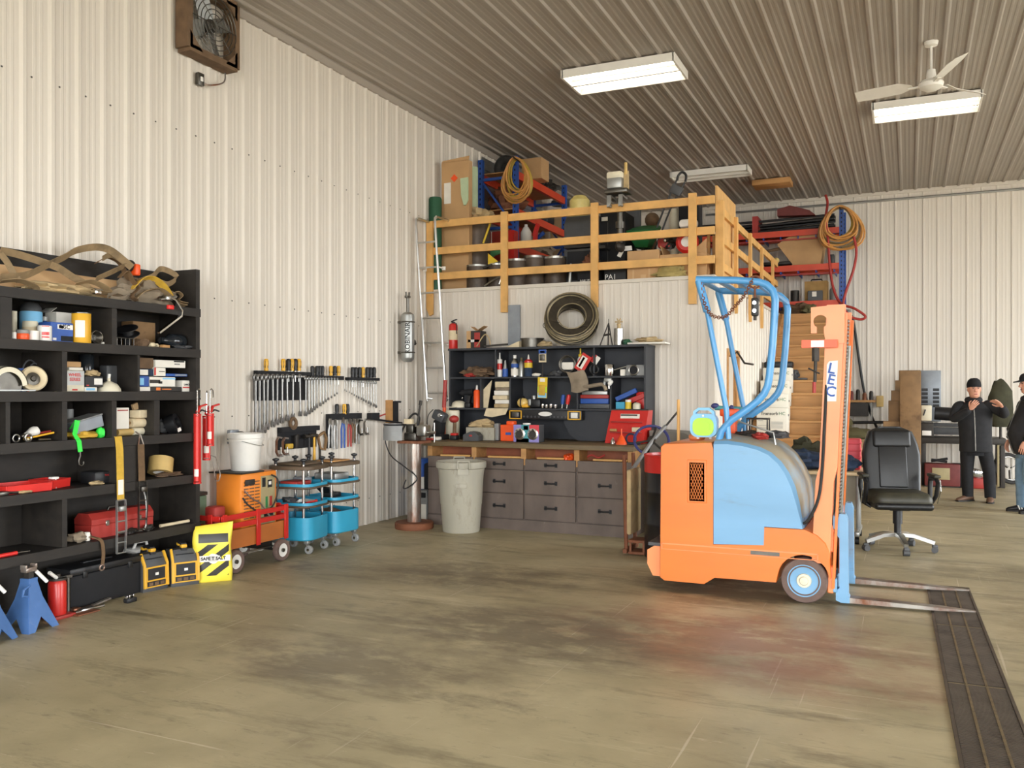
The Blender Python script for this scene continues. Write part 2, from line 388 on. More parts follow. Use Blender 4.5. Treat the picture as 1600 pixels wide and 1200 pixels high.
# concrete slab
FD = 1.15
def concrete():
    m = bpy.data.materials.new('concrete'); m.use_nodes = True; nt = m.node_tree; n = nt.nodes; l = nt.links; bs = n['Principled BSDF']
    tc = n.new('ShaderNodeTexCoord')
    def ns(scale, det, stretch, rot=0, rough=.6):
        mp = n.new('ShaderNodeMapping'); mp.inputs['Scale'].default_value = stretch; mp.inputs['Rotation'].default_value = (0, 0, rot); l.new(tc.outputs['Object'], mp.inputs['Vector'])
        q = n.new('ShaderNodeTexNoise'); q.inputs['Scale'].default_value = scale; q.inputs['Detail'].default_value = det; q.inputs['Roughness'].default_value = rough; l.new(mp.outputs['Vector'], q.inputs['Vector']); return q.outputs['Fac']
    def ramp(f, a, b, ca=(0, 0, 0, 1), cb=(1, 1, 1, 1)):
        r = n.new('ShaderNodeValToRGB'); r.color_ramp.elements[0].position = a; r.color_ramp.elements[1].position = b; r.color_ramp.elements[0].color = ca; r.color_ramp.elements[1].color = cb; l.new(f, r.inputs['Fac']); return r.outputs['Color']
    def mix(f, A, Bc, k=1.0):
        x = n.new('ShaderNodeMix'); x.data_type = 'RGBA'
        if k != 1.0:
            mm = n.new('ShaderNodeMath'); mm.operation = 'MULTIPLY'; l.new(f, mm.inputs[0]); mm.inputs[1].default_value = k; f = mm.outputs[0]
        l.new(f, x.inputs['Factor']); l.new(A, x.inputs['A'])
        if isinstance(Bc, tuple): x.inputs['B'].default_value = Bc
        else: l.new(Bc, x.inputs['B'])
        return x.outputs['Result']
    base = ramp(ns(.9, 8, (1, 1, 1)), .32, .68, sc(lin('#8f8568'), FD), sc(lin('#b5aa8a'), FD))
    base = mix(ramp(ns(2.2, 8, (.35, 1.6, 1), .1, .75), .52, .66), base, sc(lin('#6f6650'), FD), .75)
    base = mix(ramp(ns(5, 10, (.5, 2.2, 1), -.15, .8), .6, .68), base, sc(lin('#cfc6b0'), FD), .6)
    base = mix(ramp(ns(1.5, 9, (.3, 2.2, 1), .7, .7), .58, .66), base, sc(lin('#c9bf9f'), FD), .5)
    base = mix(ramp(ns(6, 10, (.7, 2.0, 1), .35, .8), .57, .66), base, sc(lin('#6f6452'), FD), .55)
    base = mix(ramp(ns(1.1, 7, (.8, 1.2, 1), .6, .7), .6, .72), base, sc(lin('#6f6452'), FD), .8)
    base = mix(ramp(ns(24, 3, (1, 1, 1)), .66, .74), base, sc(lin('#7d725f'), FD), .5)
    # thin pale scratches and hairlines
    for sc_, st, ro in ((9, (.06, 3.5, 1), .25), (11, (3.2, .05, 1), .18)):
        base = mix(ramp(ns(sc_, 3, st, ro, .5), .69, .72), base, sc(lin('#d6cdb9'), FD), .4)
    # reddish worn paint, dark stains across the middle of the floor, and a darker patch under the fork truck
    def spot(cx, cy, rx, ry, col, k, sd):
        mp = n.new('ShaderNodeMapping'); mp.vector_type = 'TEXTURE'; mp.inputs['Location'].default_value = (cx, cy, 0); mp.inputs['Scale'].default_value = (rx, ry, 1); l.new(tc.outputs['Object'], mp.inputs['Vector'])
        g = n.new('ShaderNodeTexGradient'); g.gradient_type = 'SPHERICAL'; l.new(mp.outputs['Vector'], g.inputs['Vector'])
        q = ns(2.0 + sd, 7, (1, 1.6, 1), sd, .7)
        mm = n.new('ShaderNodeMath'); mm.operation = 'MULTIPLY'; l.new(g.outputs['Fac'], mm.inputs[0]); l.new(ramp(q, .34, .66), mm.inputs[1])
        return mix(ramp(mm.outputs[0], .05, .4), base, sc(lin(col), 1), k)
    base = spot(-1.0, 5.6, 1.7, .9, '#8a5a48', .6, .3)
    base = spot(-.5, 5.0, 1.2, .5, '#8d5f4c', .4, .9)
    base = spot(-2.2, 5.2, 1.6, .9, '#6a5f50', .7, .5)
    base = spot(-2.9, 4.2, 1.5, .6, '#6c6151', .6, .7)
    base = spot(-1.2, 7.0, 1.4, .8, '#574d40', .75, .1)
    base = spot(1.0, 8.5, 2.2, .7, '#75694f', .5, .8)
    base = spot(.9, 6.6, .5, 2.2, '#7d6c4c', .55, 1.1)
    base = spot(-3.4, 6.6, 1.5, .8, '#6e6352', .6, 1.4)
    l.new(base, bs.inputs['Base Color'])
    rr = n.new('ShaderNodeMapRange'); rr.inputs['To Min'].default_value = .34; rr.inputs['To Max'].default_value = .62
    l.new(ns(3, 6, (.6, 1.4, 1)), rr.inputs['Value']); l.new(rr.outputs['Result'], bs.inputs['Roughness'])
    bp = n.new('ShaderNodeBump'); bp.inputs['Strength'].default_value = .12; bp.inputs['Distance'].default_value = .01; l.new(ns(14, 8, (1, 1, 1)), bp.inputs['Height']); l.new(bp.outputs['Normal'], bs.inputs['Normal'])
    return m
MATS['concrete'] = concrete()
ST(B().bb((WX - .1, FY - .3, -.15), (RX + .1, BY + .1, 0)), 'floor', 'concrete')
mk('gravel', '#a59d90', .9, var=.3, scale=3)
ST(B().bb((-40, -60, -.35), (60, 30, -.16)), 'ground', 'gravel')
# loft deck with its landing, and trims
b = B().bb((WX, LY + .07, LZ - .12), (LX - .07, BY, LZ)); b.bb((LX - .07, 15.53, LZ - .12), (-.95, BY, LZ))
ST(b, 'floor_loft', 'lumber_old')
ST(B().bb((WX, LY - .03, LZ - .03), (LX + .03, LY + .08, LZ + .012)).bb((LX - .08, LY + .081, LZ - .03), (LX + .03, 15.5, LZ + .012)), 'trim_1', 'trim_white')
ST(B().bb((LX - .04, LY - .03, 0), (LX + .03, LY + .04, LZ - .031)), 'trim_4', 'trim_white')
ST(B().prism([(WX, CH), (WX + .075, CH), (WX + .075, CH - .02), (WX + .03, CH - .065), (WX, CH - .065)], FY, BY, 'Y'), 'trim_2', 'ceiling_metal')
ST(B().bb((WX, BY - .035, CH - .06), (RX, BY, CH)), 'trim_3', 'trim_white')
# door opening in the loft side wall: jambs, header, dark leaf ajar inside
b = B().bb((LX - .1, 10.82, 0), (LX + .03, 10.9, 2.08)).bb((LX - .1, 11.58, 0), (LX + .03, 11.66, 2.08)).bb((LX - .1, 10.9, 2.0), (LX + .03, 11.58, 2.08))
dr = ST(b, 'door_1', 'lumber_old')
O(B().bb((LX - .08, 10.905, .01), (LX - .04, 11.575, 1.995)), 'door_leaf', 'trim_white', dr)
O(B().cyl((LX - .04, 11.48, 1.0), (LX + .05, 11.48, 1.0), .012).cyl((LX + .05, 11.48, 1.0), (LX + .05, 11.36, 1.0), .011), 'door_handle', 'steel_dark', dr)
# ---- lights: daylight through the open overhead doors behind and to the right of the camera
sn = bpy.context.scene
w = bpy.data.worlds.new('sky'); sn.world = w; w.use_nodes = True
bg = w.node_tree.nodes['Background']; bg.inputs['Color'].default_value = (.93, .97, 1, 1); bg.inputs['Strength'].default_value = SKY
def portal(loc, rot, sx, sy):
    d = bpy.data.lights.new('daylight_portal', 'AREA'); d.shape = 'RECTANGLE'; d.size = sx; d.size_y = sy; d.cycles.is_portal = True
    o = bpy.data.objects.new('daylight_portal', d); C.objects.link(o); o.location = loc; o.rotation_euler = rot
portal((4.8, FY - .05, 2.25), (R(90), 0, 0), 5.6, 4.5)
portal((-2.0, FY - .05, 2.1), (R(90), 0, 0), 5.2, 4.2); portal((RX + .05, -1.0, 2.0), (0, R(90), 0), 4.0, 5.0); portal((RX + .05, 10.75, 2.25), (0, R(90), 0), 4.5, 6.5)
def fixture(cx, cy, lit, label, group='fluorescent ceiling fixtures', L=1.24, Wd=.34, rz=0, z=CH - .02):
    r = T('fluorescent_light', label, 'ceiling light', (cx, cy, z), rz, group)
    h = .09
    b = B().prism([(-Wd / 2, 0), (-Wd / 2, -h), (-Wd / 2 + .012, -h), (-Wd / 2 + .03, -.03), (Wd / 2 - .03, -.03), (Wd / 2 - .012, -h), (Wd / 2, -h), (Wd / 2, 0)], -L / 2, L / 2, 'X')
    O(b, 'housing', 'fixture_white', r)
    for s in (-1, 1): O(B().bb((s * L / 2 - .012, -Wd / 2, -h), (s * L / 2 + .012, Wd / 2, 0)), 'end_cap', 'fixture_white', r)
    O(B().bb((-L / 2, -.016, -h - .004), (L / 2, .016, -.02)), 'divider', 'fixture_white', r)
    for s in (-1, 1): O(B().cyl((-L / 2 + .03, s * Wd / 4, -.055), (L / 2 - .03, s * Wd / 4, -.055), .019, n=10), 'tube', 'tube_glow' if lit else 'white_plastic', r)
    return r
# ================= ceiling fixtures
fixture(-2.89, 9.43, True, 'lit double fluorescent fixture above the workbench end of the shop', L=1.26, Wd=.62)
fixture(.19, 12.05, True, 'lit fluorescent fixture directly below the white ceiling fan', L=1.2, Wd=.62)
fixture(-2.93, 14.3, False, 'unlit fluorescent strip over the loft beside the wooden ceiling block', L=1.22, Wd=.42)
# ================= large things
# ---- left wall storage shelf (dark stained wood)
SX = -5.33; SY1 = 5.53; SY0 = 3.1
SH = {'A': 2.23, 'B': 1.895, 'C': 1.55, 'D': 1.212, 'E': .872, 'F': .472}
r = T('storage_shelf', 'tall dark stained wooden storage shelf along the left steel wall', 'shelf', (SX, SY1, 0))
O(B().bb((WX + .03, SY1 - .045, 0), (SX, SY1, 2.555)), 'side_panel', 'dark_wood', r, True)
O(B().bb((WX + .03, SY0, 0), (SX, SY0 + .045, 2.555)), 'side_panel', 'dark_wood', r, True)
O(B().bb((WX + .022, SY0, 0), (WX + .034, SY1 - .046, 2.555)), 'back_panel', 'dark_wood', r, True)
for k, z in SH.items():
    O(B().bb((WX + .036, SY0 + .046, z - .035), (SX - .03, SY1 - .046, z)).bb((SX - .03, SY0 + .046, z - .066), (SX + .012, SY1 - .002, z + .001)), 'shelf_board', 'dark_wood', r, True)
for y0, y1, a, b_ in ((3.78, 3.862, 'B', 'A'), (4.648, 4.692, 'B', 'A'), (4.233, 4.273, 'C', 'B'), (4.883, 4.905, 'C', 'B'), (3.818, 3.849, 'D', 'C'), (4.233, 4.273, 'D', 'C'), (4.648, 4.69, 'D', 'C'), (5.043, 5.098, 'D', 'C'), (4.69, 4.88, 'E', 'D'), (4.233, 4.273, 'F', 'E')):
    O(B().bb((WX + .04, y0, SH[a] + .002), (SX + .006, y1, SH[b_] - .068)), 'divider', 'dark_wood', r, True)
# ---- workbench with open top compartments and drawers
YB = 8.97; X0, X1 = -5.14, -2.665
r = T('workbench', 'brown painted wooden workbench with black handled drawers below the black hutch', 'workbench', (X0, YB, 0))
O(B().rbox(((X0 + X1) / 2 - .02, (YB + LY) / 2 - .04, .945), (X1 - X0 + .1, LY - YB + .0, .055), .008), 'worktop', 'bench_top', r, True)
b = B().bb((X0, YB + .012, 0), (X1, LY - .05, .73)).bb((X0, YB + .3, .73), (X1, LY - .05, .917))
O(b, 'carcass', 'bench_brown', r, True)
O(B().bb((X0, YB - .012, .0), (X1, YB + .012, .118)), 'plinth', 'bench_brown', r, True)
for x in (X0 + .02, -4.54, -3.92, -3.29, X1 - .02):
    O(B().bb((x - .03, YB + .005, .79), (x + .03, YB + .3, .915)), 'compartment_divider', 'lumber_old', r, True)
O(B().bb((X0, YB + .27, .79), (X1, YB + .3, .915)), 'compartment_back', 'red_wood', r, True)
O(B().bb((X0, YB + .004, .73), (X1, YB + .3, .792)), 'compartment_floor', 'lumber_old', r, True)
def handle(x, z):
    b = B()
    for s in (-1, 1): b.box((x + s * .062, YB - .014, z), (.03, .012, .045)).box((x + s * .062, YB - .03, z), (.014, .03, .02))
    b.tube([(x - .062, YB - .04, z), (x - .03, YB - .05, z), (x + .03, YB - .05, z), (x + .062, YB - .04, z)], .009, 8)
    return b
for ci, (xa, xb) in enumerate(((X0, -4.54), (-4.53, -3.91), (-3.9, -3.29), (-3.28, X1))):
    for ri, (za, zb) in enumerate(((.128, .405), (.412, .67), (.677, .79))):
        if ri == 2: za, zb = .677, .80
        fr = O(B().rbox(((xa + xb) / 2, YB, (za + zb) / 2), (xb - xa - .012, .03, zb - za), .004, 1), 'drawer', 'bench_brown', r, True)
        if not (ci == 3 and ri == 2):
            hb = handle((xa + xb) / 2 + .01, (za + zb) / 2)
            h = O(hb, 'handle', 'black_plastic', fr, True)
# ---- black hutch on the bench
HY = 9.62; HX0, HX1 = -5.215, -2.70
r = T('hutch', 'matte black wooden hutch with open shelves standing on the workbench', 'hutch', (HX0, HY, .973))
def hp(lo, hi, nm): O(B().bb(lo, hi), nm, 'hutch_black', r, True)
hp((HX0, LY - .045, .974), (HX1, LY - .03, 2.08), 'back_panel')
hp((HX0 - .01, HY - .012, 2.06), (HX1 + .005, LY - .032, 2.085), 'top_board')
hp((HX0, HY, .974), (HX0 + .02, LY - .05, 2.06), 'side_panel'); hp((HX1 - .02, HY, .974), (HX1, LY - .05, 2.06), 'side_panel')
hp((HX0 + .021, HY, 1.71), (HX1 - .021, LY - .05, 1.73), 'shelf'); hp((HX0 + .021, HY, 1.33), (HX1 - .021, LY - .05, 1.35), 'shelf')
for x, a in ((-4.576, 1), (-3.315, 1), (-4.775, 0), (-4.379, 0), (-3.519, 0), (-3.114, 0)):
    hp((x - .009, HY, 1.732 if a else 1.352), (x + .009, LY - .05, 2.058 if a else 1.708), 'divider')
# ---- stairs up to the loft
r = T('staircase', 'steep open wooden staircase rising to the loft beside its side wall', 'stairs', (-1.5, 10.95, 0))
RS, TD, SX0, SX1 = LZ / 15, .303, LX + .065, -1.03
for k in range(15):
    y = 15.5 - TD * (14 - k); z = RS * (k + 1)
    O(B().bb((SX0 + .03, y, z - RS), (SX1 - .03, y + .022, z - .036)), 'riser', 'lumber_old', r, True)
    if k < 14: O(B().rbox(((SX0 + SX1) / 2, y + TD / 2 - .01, z - .018), (SX1 - SX0 - .06, TD + .03, .036), .006, 1), 'tread', 'lumber_old', r, True)
for x in (SX0, SX1):
    y0 = 15.5 - TD * 14
    O(B().prism([(y0 - .02, 0), (y0 + .35, 0), (15.5, LZ - .22), (15.5, LZ), (15.44, LZ), (y0 - .02, .19)], x - .029, x + .029, 'X'), 'stringer', 'lumber_old', r, True)
# ---- loft guard rail: 2x4 posts lapped down over the steel wall, three rails
r = T('guard_rail', 'yellow lumber guard rail around the loft edge above the workbench', 'railing', (WX, LY, LZ))
def post(x, y, zt, zb, side, pointed=False):
    w, d = .089, .038
    if side == 'f':
        pl = [(x - w / 2, zb + .1 if pointed else zb), (x, zb) if pointed else (x, zb), (x + w / 2, zb + (.02 if pointed else 0)), (x + w / 2, zt), (x - w / 2, zt)]
        O(B().prism(pl, y - d, y, 'Y'), 'post', 'lumber', r, True)
    else:
        pl = [(y - w / 2, zb + .12), (y - w / 6, zb), (y + w / 6, zb), (y + w / 2, zb + .12), (y + w / 2, zt), (y - w / 2, zt)]
        O(B().prism(pl, x, x + d, 'X'), 'post', 'lumber', r, True)
FYR = LY - .034
for u, vt, vb, p in ((668, 347, 494, 1), (788, 331, 488, 0), (929, 317, 480, 0), (1082, 302, 475, 0)):
    a = PY(u, vt, FYR - .02); c = PY(u, vb, FYR - .02); post(a.x if u > 670 else max(a.x, WX + .075), FYR, a.z, c.z, 'f', p)
for z in (3.735, 3.385, 3.055):
    O(B().bb((WX + .03, FYR, z - .045), (LX + .03, FYR + .036, z + .045)), 'rail', 'lumber', r, True)
for u, vt, vb in ((1150, 340, 490), (1172, 365, 503), (1190, 388, 513), (1207, 406, 522)):
    a = PX(u, vt, LX + .05); c = PX(u, vb, LX + .05); post(LX + .034, a.y, a.z, c.z, 's')
O(B().bb((LX + .001, LY + .17, 2.88), (LX + .09, LY + .26, 3.76)), 'post', 'lumber', r, True)
for z in (3.69, 3.36, 3.04):
    O(B().bb((LX - .003, LY + .27, z - .045), (LX + .032, 15.3, z + .045)), 'rail', 'lumber', r, True)
S(B().bb((LX - .03, LY + .32, LZ + .02), (LX - .006, 11.55, 3.97)), 'plywood_sheet', 'tan plywood sheet standing on edge behind the loft corner post', 'plywood', 'plywood', True)
# ---- pallet racks
def rack_upright(r, x, y, z0, z1, ax, mat='rack_blue'):
    b = B().bb((x - .035, y - .035, z0), (x + .035, y + .035, z1))
    b.bb((x - .05, y - .05, z0), (x + .05, y + .05, z0 + .01))
    b.k(1)
    z = z0 + .12
    while z < z1 - .05:
        b.bb((x - .009, y - .0365, z), (x + .009, y - .034, z + .03)) if ax == 'Y' else b.bb((x + .034, y - .009, z), (x + .0365, y + .009, z + .03)); z += .075
    O(b, 'upright', [mat, 'black_matte'], r, True)
r = T('pallet_rack', 'blue and orange steel pallet rack along the loft left wall', 'rack', (-5.45, 11.5, LZ))
for y in (11.5, 13.45):
    for x in (-5.70, -5.145): rack_upright(r, x, y, LZ, 4.93, 'Y')
    for z in (3.05, 3.9, 4.62): O(B().bb((-5.67, y - .015, z), (-5.18, y + .015, z + .04)), 'brace', 'rack_blue', r, True)
    O(B().tube([(-5.67, y, 4.6), (-5.18, y, 3.95)], .018, 4), 'brace', 'rack_blue', r, True)
    O(B().tube([(-5.18, y, 3.9), (-5.67, y, 3.2)], .018, 4), 'brace', 'rack_blue', r, True)
for z in (4.67, 4.13, 3.62):
    for x in (-5.70, -5.145): O(B().bb((x - .025, 11.53, z - .055), (x + .025, 13.42, z + .055)), 'beam', 'rack_orange', r, True)
    O(B().bb((-5.67, 11.53, z + .056), (-5.17, 13.42, z + .068)), 'shelf_deck', 'lumber_old', r, True)
r = T('pallet_rack', 'blue and orange steel pallet rack against the back wall above the stairs', 'rack', (-2.4, 16.3, LZ))
for x in (-3.75, -1.07):
    for y in (16.3, 16.95): rack_upright(r, x, y, LZ, 4.79, 'Y')
    for z in (3.0, 3.6, 4.3): O(B().bb((x - .012, 16.33, z), (x + .012, 16.92, z + .04)), 'brace', 'rack_blue', r, True)
for z in (4.37, 3.745, 3.1):
    for y in (16.3, 16.95): O(B().bb((-3.71, y - .025, z - .05), (-1.105, y + .025, z + .055)), 'beam', 'rack_orange', r, True)
    for k in range(9): O(B().bb((-3.6 + k * .3, 16.27, z - .11), (-3.585 + k * .3, 16.93, z - .051)), 'cross_bar', 'rack_blue', r, True)
    O(B().bb((-3.71, 16.27, z - .125), (-1.105, 16.29, z - .1)), 'rail', 'red_dull', r, True)
    O(B().bb((-3.7, 16.33, z + .04), (-1.12, 16.92, z + .055)), 'shelf_deck', 'steel_dark', r, True)
# ---- forklift
FN, FF = 6.72, 7.66
r = T('forklift', 'orange and blue stand-on forklift with blue pipe overhead guard', 'forklift', (-1.1, 7.19, 0))
arch = arc((-.699, 0, .17), .185, R(8), R(172), 12)
arch = [(p.x, p.z) for p in arch]
poly = [(-1.74, .075), (-1.43, .075), (-1.35, .13)] + [(-.895, .135)] + arch[::-1] + [(-.52, .32), (-.522, .38), (-.55, .45), (-.61, .505), (-.69, .54), (-.98, .54), (-.985, .405), (-1.36, .385), (-1.36, 1.12), (-1.375, 1.165), (-1.74, 1.145), (-1.768, 1.12), (-1.775, .1)]
b = B()
def inset(poly, k, cx=-1.15, cz=.5): return [(cx + (x - cx) * k, cz + (z - cz) * k) for x, z in poly]
b.ring([[V((x, FN + d, z)) for x, z in inset(poly, k)] for d, k in ((0, .992), (.012, 1), (.93, 1), (FF - FN, .992))])
O(b, 'chassis', 'orange_paint', r, True, smooth=30)
O(B().bb((-1.757, FN - .006, .362), (-.6, FN + .004, .372)).bb((-1.757, FN - .006, .322), (-.6, FN + .004, .327)).bb((-1.76, FN - .006, .325), (-1.752, FN + .004, .368)).bb((-.607, FN - .006, .325), (-.599, FN + .004, .368)), 'trim_strip', 'orange_pale', r, True)
O(B().bb((-1.08, FN - .004, .332), (-.87, FN + .004, .36)), 'nameplate', 'steel_dark', r, True)
b = B()
hood = [(-1.355, .39), (-1.355, 1.15), (-1.25, 1.153), (-1.14, 1.14), (-1.03, 1.115), (-.953, 1.08), (-.885, 1.02), (-.835, .95), (-.79, .85), (-.757, .74), (-.725, .62), (-.708, .545), (-.98, .545), (-.984, .407)]
def hood_loop(y, g):
    out = []
    for x, z in hood:
        gx = g * max(0, min(1, (x + 1.3) / .5)) * max(0, min(1, (z - .5) / .3)) ; gz = g * max(0, min(1, (z - .9) / .25))
        out.append(V((x + gx * 1.25, y, z + gz)))
    return out
b.ring([hood_loop(FN + d, g) for d, g in ((-.004, 0), (.004, .006), (.03, .024), (.08, .042), (.18, .056), (.47, .062), (.76, .056), (.86, .042), (.91, .024), (.936, .006), (.944, 0))])
for j, f in enumerate(b.f):
    ys = [b.v[q].y for q in f]; zs = min(b.v[q].z for q in f)
    if min(ys) > FN + .02 and max(ys) < FF - .01 and zs > .56: b.m[j] = 1
O(b, 'hood', ['blue_paint', 'hood_dusty'], r, True, smooth=30)
b = B().bb((-1.54, FN - .004, .71), (-1.425, FN + .006, 1.005)).k(1)
for i in range(15):
    for s in (-1, 1): b.tube([(-1.53 + i * .0071 - 0, FN - .006, .722), (-1.53 + i * .0071, FN - .006, .726)], .001, 3)
b.k(2)
for k in range(-8, 12):
    for s in (1, -1):
        pts = []
        for q in range(31):
            z = .722 + q * .0092; x = -1.482 + s * (z - .86) * .42 + (k - 1.5) * .02
            if -1.531 < x < -1.434: pts.append((x, FN - .006, z))
        if len(pts) > 1: b.tube([pts[0], pts[-1]], .0024, 4)
O(b, 'grille', ['black_matte', 'black_matte', 'orange_paint'], r, True)
O(B().rbox((-1.482, FN - .001, .862), (.15, .006, .33), .003, 1), 'grille_frame', 'orange_paint', r, True)
b = B().prism([(-1.775, .1), (-1.84, .1), (-1.885, .19), (-1.885, .30), (-1.83, .335), (-1.775, .335)], FN + .04, FF - .05, 'Y')
O(b, 'rear_bumper', 'orange_pale', r, True)
O(B().bb((-1.88, FN + .05, .335), (-1.775, FF - .06, .36)), 'step_plate', 'grey_dark', r, True)
def wheel(y, s):
    w = O(B().lathe([(.10, -.055), (.158, -.055), (.165, -.045), (.165, .045), (.158, .055), (.10, .055)], (0, 0, 0), 'Y', 36), 'wheel', 'rubber_dirty', r, loc=(-.699 + 1.1, y - 7.19, .166))
    O(B().lathe([(.02, -.045), (.105, -.05), (.112, -.058), (.118, -.058), (.118, .03), (.02, .03)] if s < 0 else [(.02, .045), (.105, .05), (.112, .058), (.118, .058), (.118, -.03), (.02, -.03)], (0, 0, 0), 'Y', 32), 'rim', 'blue_paint', w)
    O(B().lathe([(0, s * .075), (.028, s * .072), (.034, s * .06), (.05, s * .06), (.055, s * .04), (.055, 0), (0, 0)], (0, 0, 0), 'Y', 20), 'hub', 'cream', w)
wheel(FN + .06, -1); wheel(FF - .06, 1)
O(B().lathe([(.0, -.05), (.1, -.05), (.11, 0), (.1, .05), (0, .05)], (-1.55, 7.19, .111), 'Y', 24), 'rear_wheel', 'rubber_dirty', r, True)
# mast: two channel uprights leaning a little, cross heads, chain, cylinder, hose
def mast_x(z): return -.6 + (z - .45) * .045
for i, y in enumerate((6.79, 7.52)):
    b = B(); pts = []
    def chan(x0, x1, zt): return [[V((mast_x(z) + x0 + (0 if z > .7 else 0), y - .05, z)) for z in (0,)]]
    lo, hi = .3, 2.18
    prof = [(-.02, -.05), (.105, -.05), (.105, .05), (-.02, .05)]
    b.ring([[V((mast_x(z) + px - (.02 if z < 1 else 0), y + py, z)) for px, py in prof] for z in (lo, .9, 1.0, hi)])
    mr = O(b, 'mast_rail', 'orange_pale' if True else 0, r, True)
    b = B().ring([[V((mast_x(z) + .106 + px, y + py, z)) for px, py in ((0, -.04), (.018, -.04), (.018, -.012), (0, -.012))] for z in (.12, 2.12)])
    b.ring([[V((mast_x(z) + .106 + px, y + py, z)) for px, py in ((0, .012), (.018, .012), (.018, .04), (0, .04))] for z in (.12, 2.12)])
    O(b, 'inner_rail', 'orange_paint', r, True)
b = B()
for k in range(56):
    z = .62 + k * .0262; b.rbox((mast_x(z) + .128, 6.81, z), (.016, .022 if k % 2 else .014, .024), .004, 1)
O(b, 'chain', 'steel_dark', r, True)
x = mast_x(2.1)
pl = [(-.115, -.17), (-.06, -.17), (.10, -.2), (.10, .085), (-.115, .085)]
b = B(); hole = arc((x - .06, 0, 2.06), .048, R(-60), R(240), 14)
outl = [(x - .125, 1.975), (x - .125, 2.165), (x + .105, 2.18), (x + .105, 1.9), (x - .02, 1.9), (x - .035, 1.975)] + [(p.x, p.z) for p in hole] + [(x - .085, 1.975)]
b.prism(outl, 6.725, 6.74, 'Y'); O(b, 'head_plate', 'orange_pale', r, True)
for z in (2.12, 1.35, .55): O(B().bb((mast_x(z) - .015, 6.84, z - .05), (mast_x(z) + .03, 7.47, z + .05)), 'cross_member', 'orange_paint', r, True)
O(B().bb((x - .185, 6.68, 1.868), (x + .06, 6.724, 1.925)).k(1).bb((x - .12, 6.677, 1.873), (x - .03, 6.68, 1.92)), 'clamp_bracket', ['orange_plastic', 'white_paint'], r, True)
O(B().cyl((x - .09, 6.7, 1.87), (x - .09, 6.7, 1.77), .026).cyl((x - .09, 6.7, 1.77), (x - .095, 6.7, 1.62), .012).tube([(x - .14, 6.69, 1.72), (x - .06, 6.69, 1.68)], .006), 'release_pin', 'iron', r, True)
O(B().cyl((x - .1, 6.7, 1.62), (x - .1, 6.7, 1.54), .013), 'release_handle', 'red_dull', r, True)
b = B().prism([(mast_x(1.75) - .0, 1.745), (mast_x(1.75) + .015, 1.77), (mast_x(1.75) + .075, 1.775), (mast_x(1.5) + .075, 1.48), (mast_x(1.5) + .005, 1.48)], 6.735, 6.739, 'Y')
O(b, 'mast_decal', 'white_paint', r, True)
b = B()
for ch, z, dx in (('L', 1.715, .034), ('E', 1.635, .034), ('C', 1.55, .034)):
    b.text(ch, .105, facing((mast_x(z) + dx, 6.7335, z), (0, -1, 0), R(-12)), .0006, .002)
O(b, 'mast_lettering', 'box_blue', r, True, smooth=0)
O(B().tube(smoothpts([(x - .02, 6.745, 1.6), (mast_x(1.3) + .005, 6.725, 1.3), (mast_x(1) + .0, 6.72, .95), (mast_x(.8) - .02, 6.7, .75), (-.68, 6.73, .6), (-.74, 6.8, .58)], 6), .011, 8), 'hydraulic_hose', 'rubber', r, True)
O(B().cyl((-.52, 7.16, .2), (-.44, 7.16, 1.9), .04, n=16), 'lift_cylinder', 'steel_dark', r, True)
# carriage and forks
for i, y in enumerate((6.845, 7.555)):
    z0 = .02
    up = [(-.485, .10), (-.485, .03), (-.45, .015), (-.39, .016), (-.39, .055), (-.40, .07), (-.405, .62), (-.42, .66), (-.46, .66), (-.475, .6), (-.475, .5), (-.46, .48), (-.46, .12)]
    f = O(B().ring([[V((x, y + s * .05, z)) for x, z in up] for s in (-1, 1)]), 'fork', 'blue_paint', r, True)
    bl = [(-.392, .017), (.2, .02), (.42, .028), (.425, .034), (.2, .042), (-.392, .055)]
    O(B().ring([[V((x, y + s * (.05 if x < 0 else .05 - .035 * (x / .425) ** 2), z)) for x, z in bl] for s in (-1, 1)]), 'tine', 'rust_steel', f, True)
for z in (.60, .14):
    O(B().rbox((-.49, 7.2, z), (.03, .86, .1), .006, 1), 'carriage_bar', 'blue_paint', r, True)
O(B().bb((-.475, 6.93, .2), (-.455, 7.47, .54)), 'carriage_plate', 'orange_paint', r, True)
for z in (.5, .2): O(B().rbox((-.52, 6.80, z - .02), (.05, .06, .2), .01, 1), 'carriage_bracket', 'orange_pale', r, True)
# overhead guard
gn, gf = 6.80, 7.62
rail = [(-1.505, 2.421), (-1.2, 2.40), (-1.03, 2.378), (-.975, 2.355), (-.93, 2.31), (-.912, 2.24), (-.918, 2.1), (-.932, 1.891), (-.955, 1.66), (-.968, 1.59), (-.993, 1.535), (-1.04, 1.48), (-1.1, 1.43), (-1.24, 1.33), (-1.31, 1.25), (-1.335, 1.16)]
for y, dx in ((gn, 0), (gf, -.01)):
    O(B().tube([(x + dx, y, z) for x, z in rail], .028, 12), 'guard_pipe', 'guard_blue', r, True, smooth=60)
    O(B().tube([(-1.485 + dx, y, 2.41), (-1.42 + dx, y, 2.17)], .03, 10), 'guard_socket', 'guard_blue', r, True)
    O(B().tube([(-1.425 + dx, y, 2.2), (-1.354 + dx, y, 1.826), (-1.275 + dx, y, 1.42), (-1.255 + dx, y, 1.17)], .021, 10), 'guard_post', 'guard_blue', r, True)
for x, z in ((-1.48, 2.417), (-1.34, 2.408), (-1.2, 2.398), (-1.06, 2.38), (-.925, 2.29)):
    O(B().tube([(x, gn, z), (x, gf, z)], .02, 8), 'guard_crossbar', 'guard_blue', r, True)
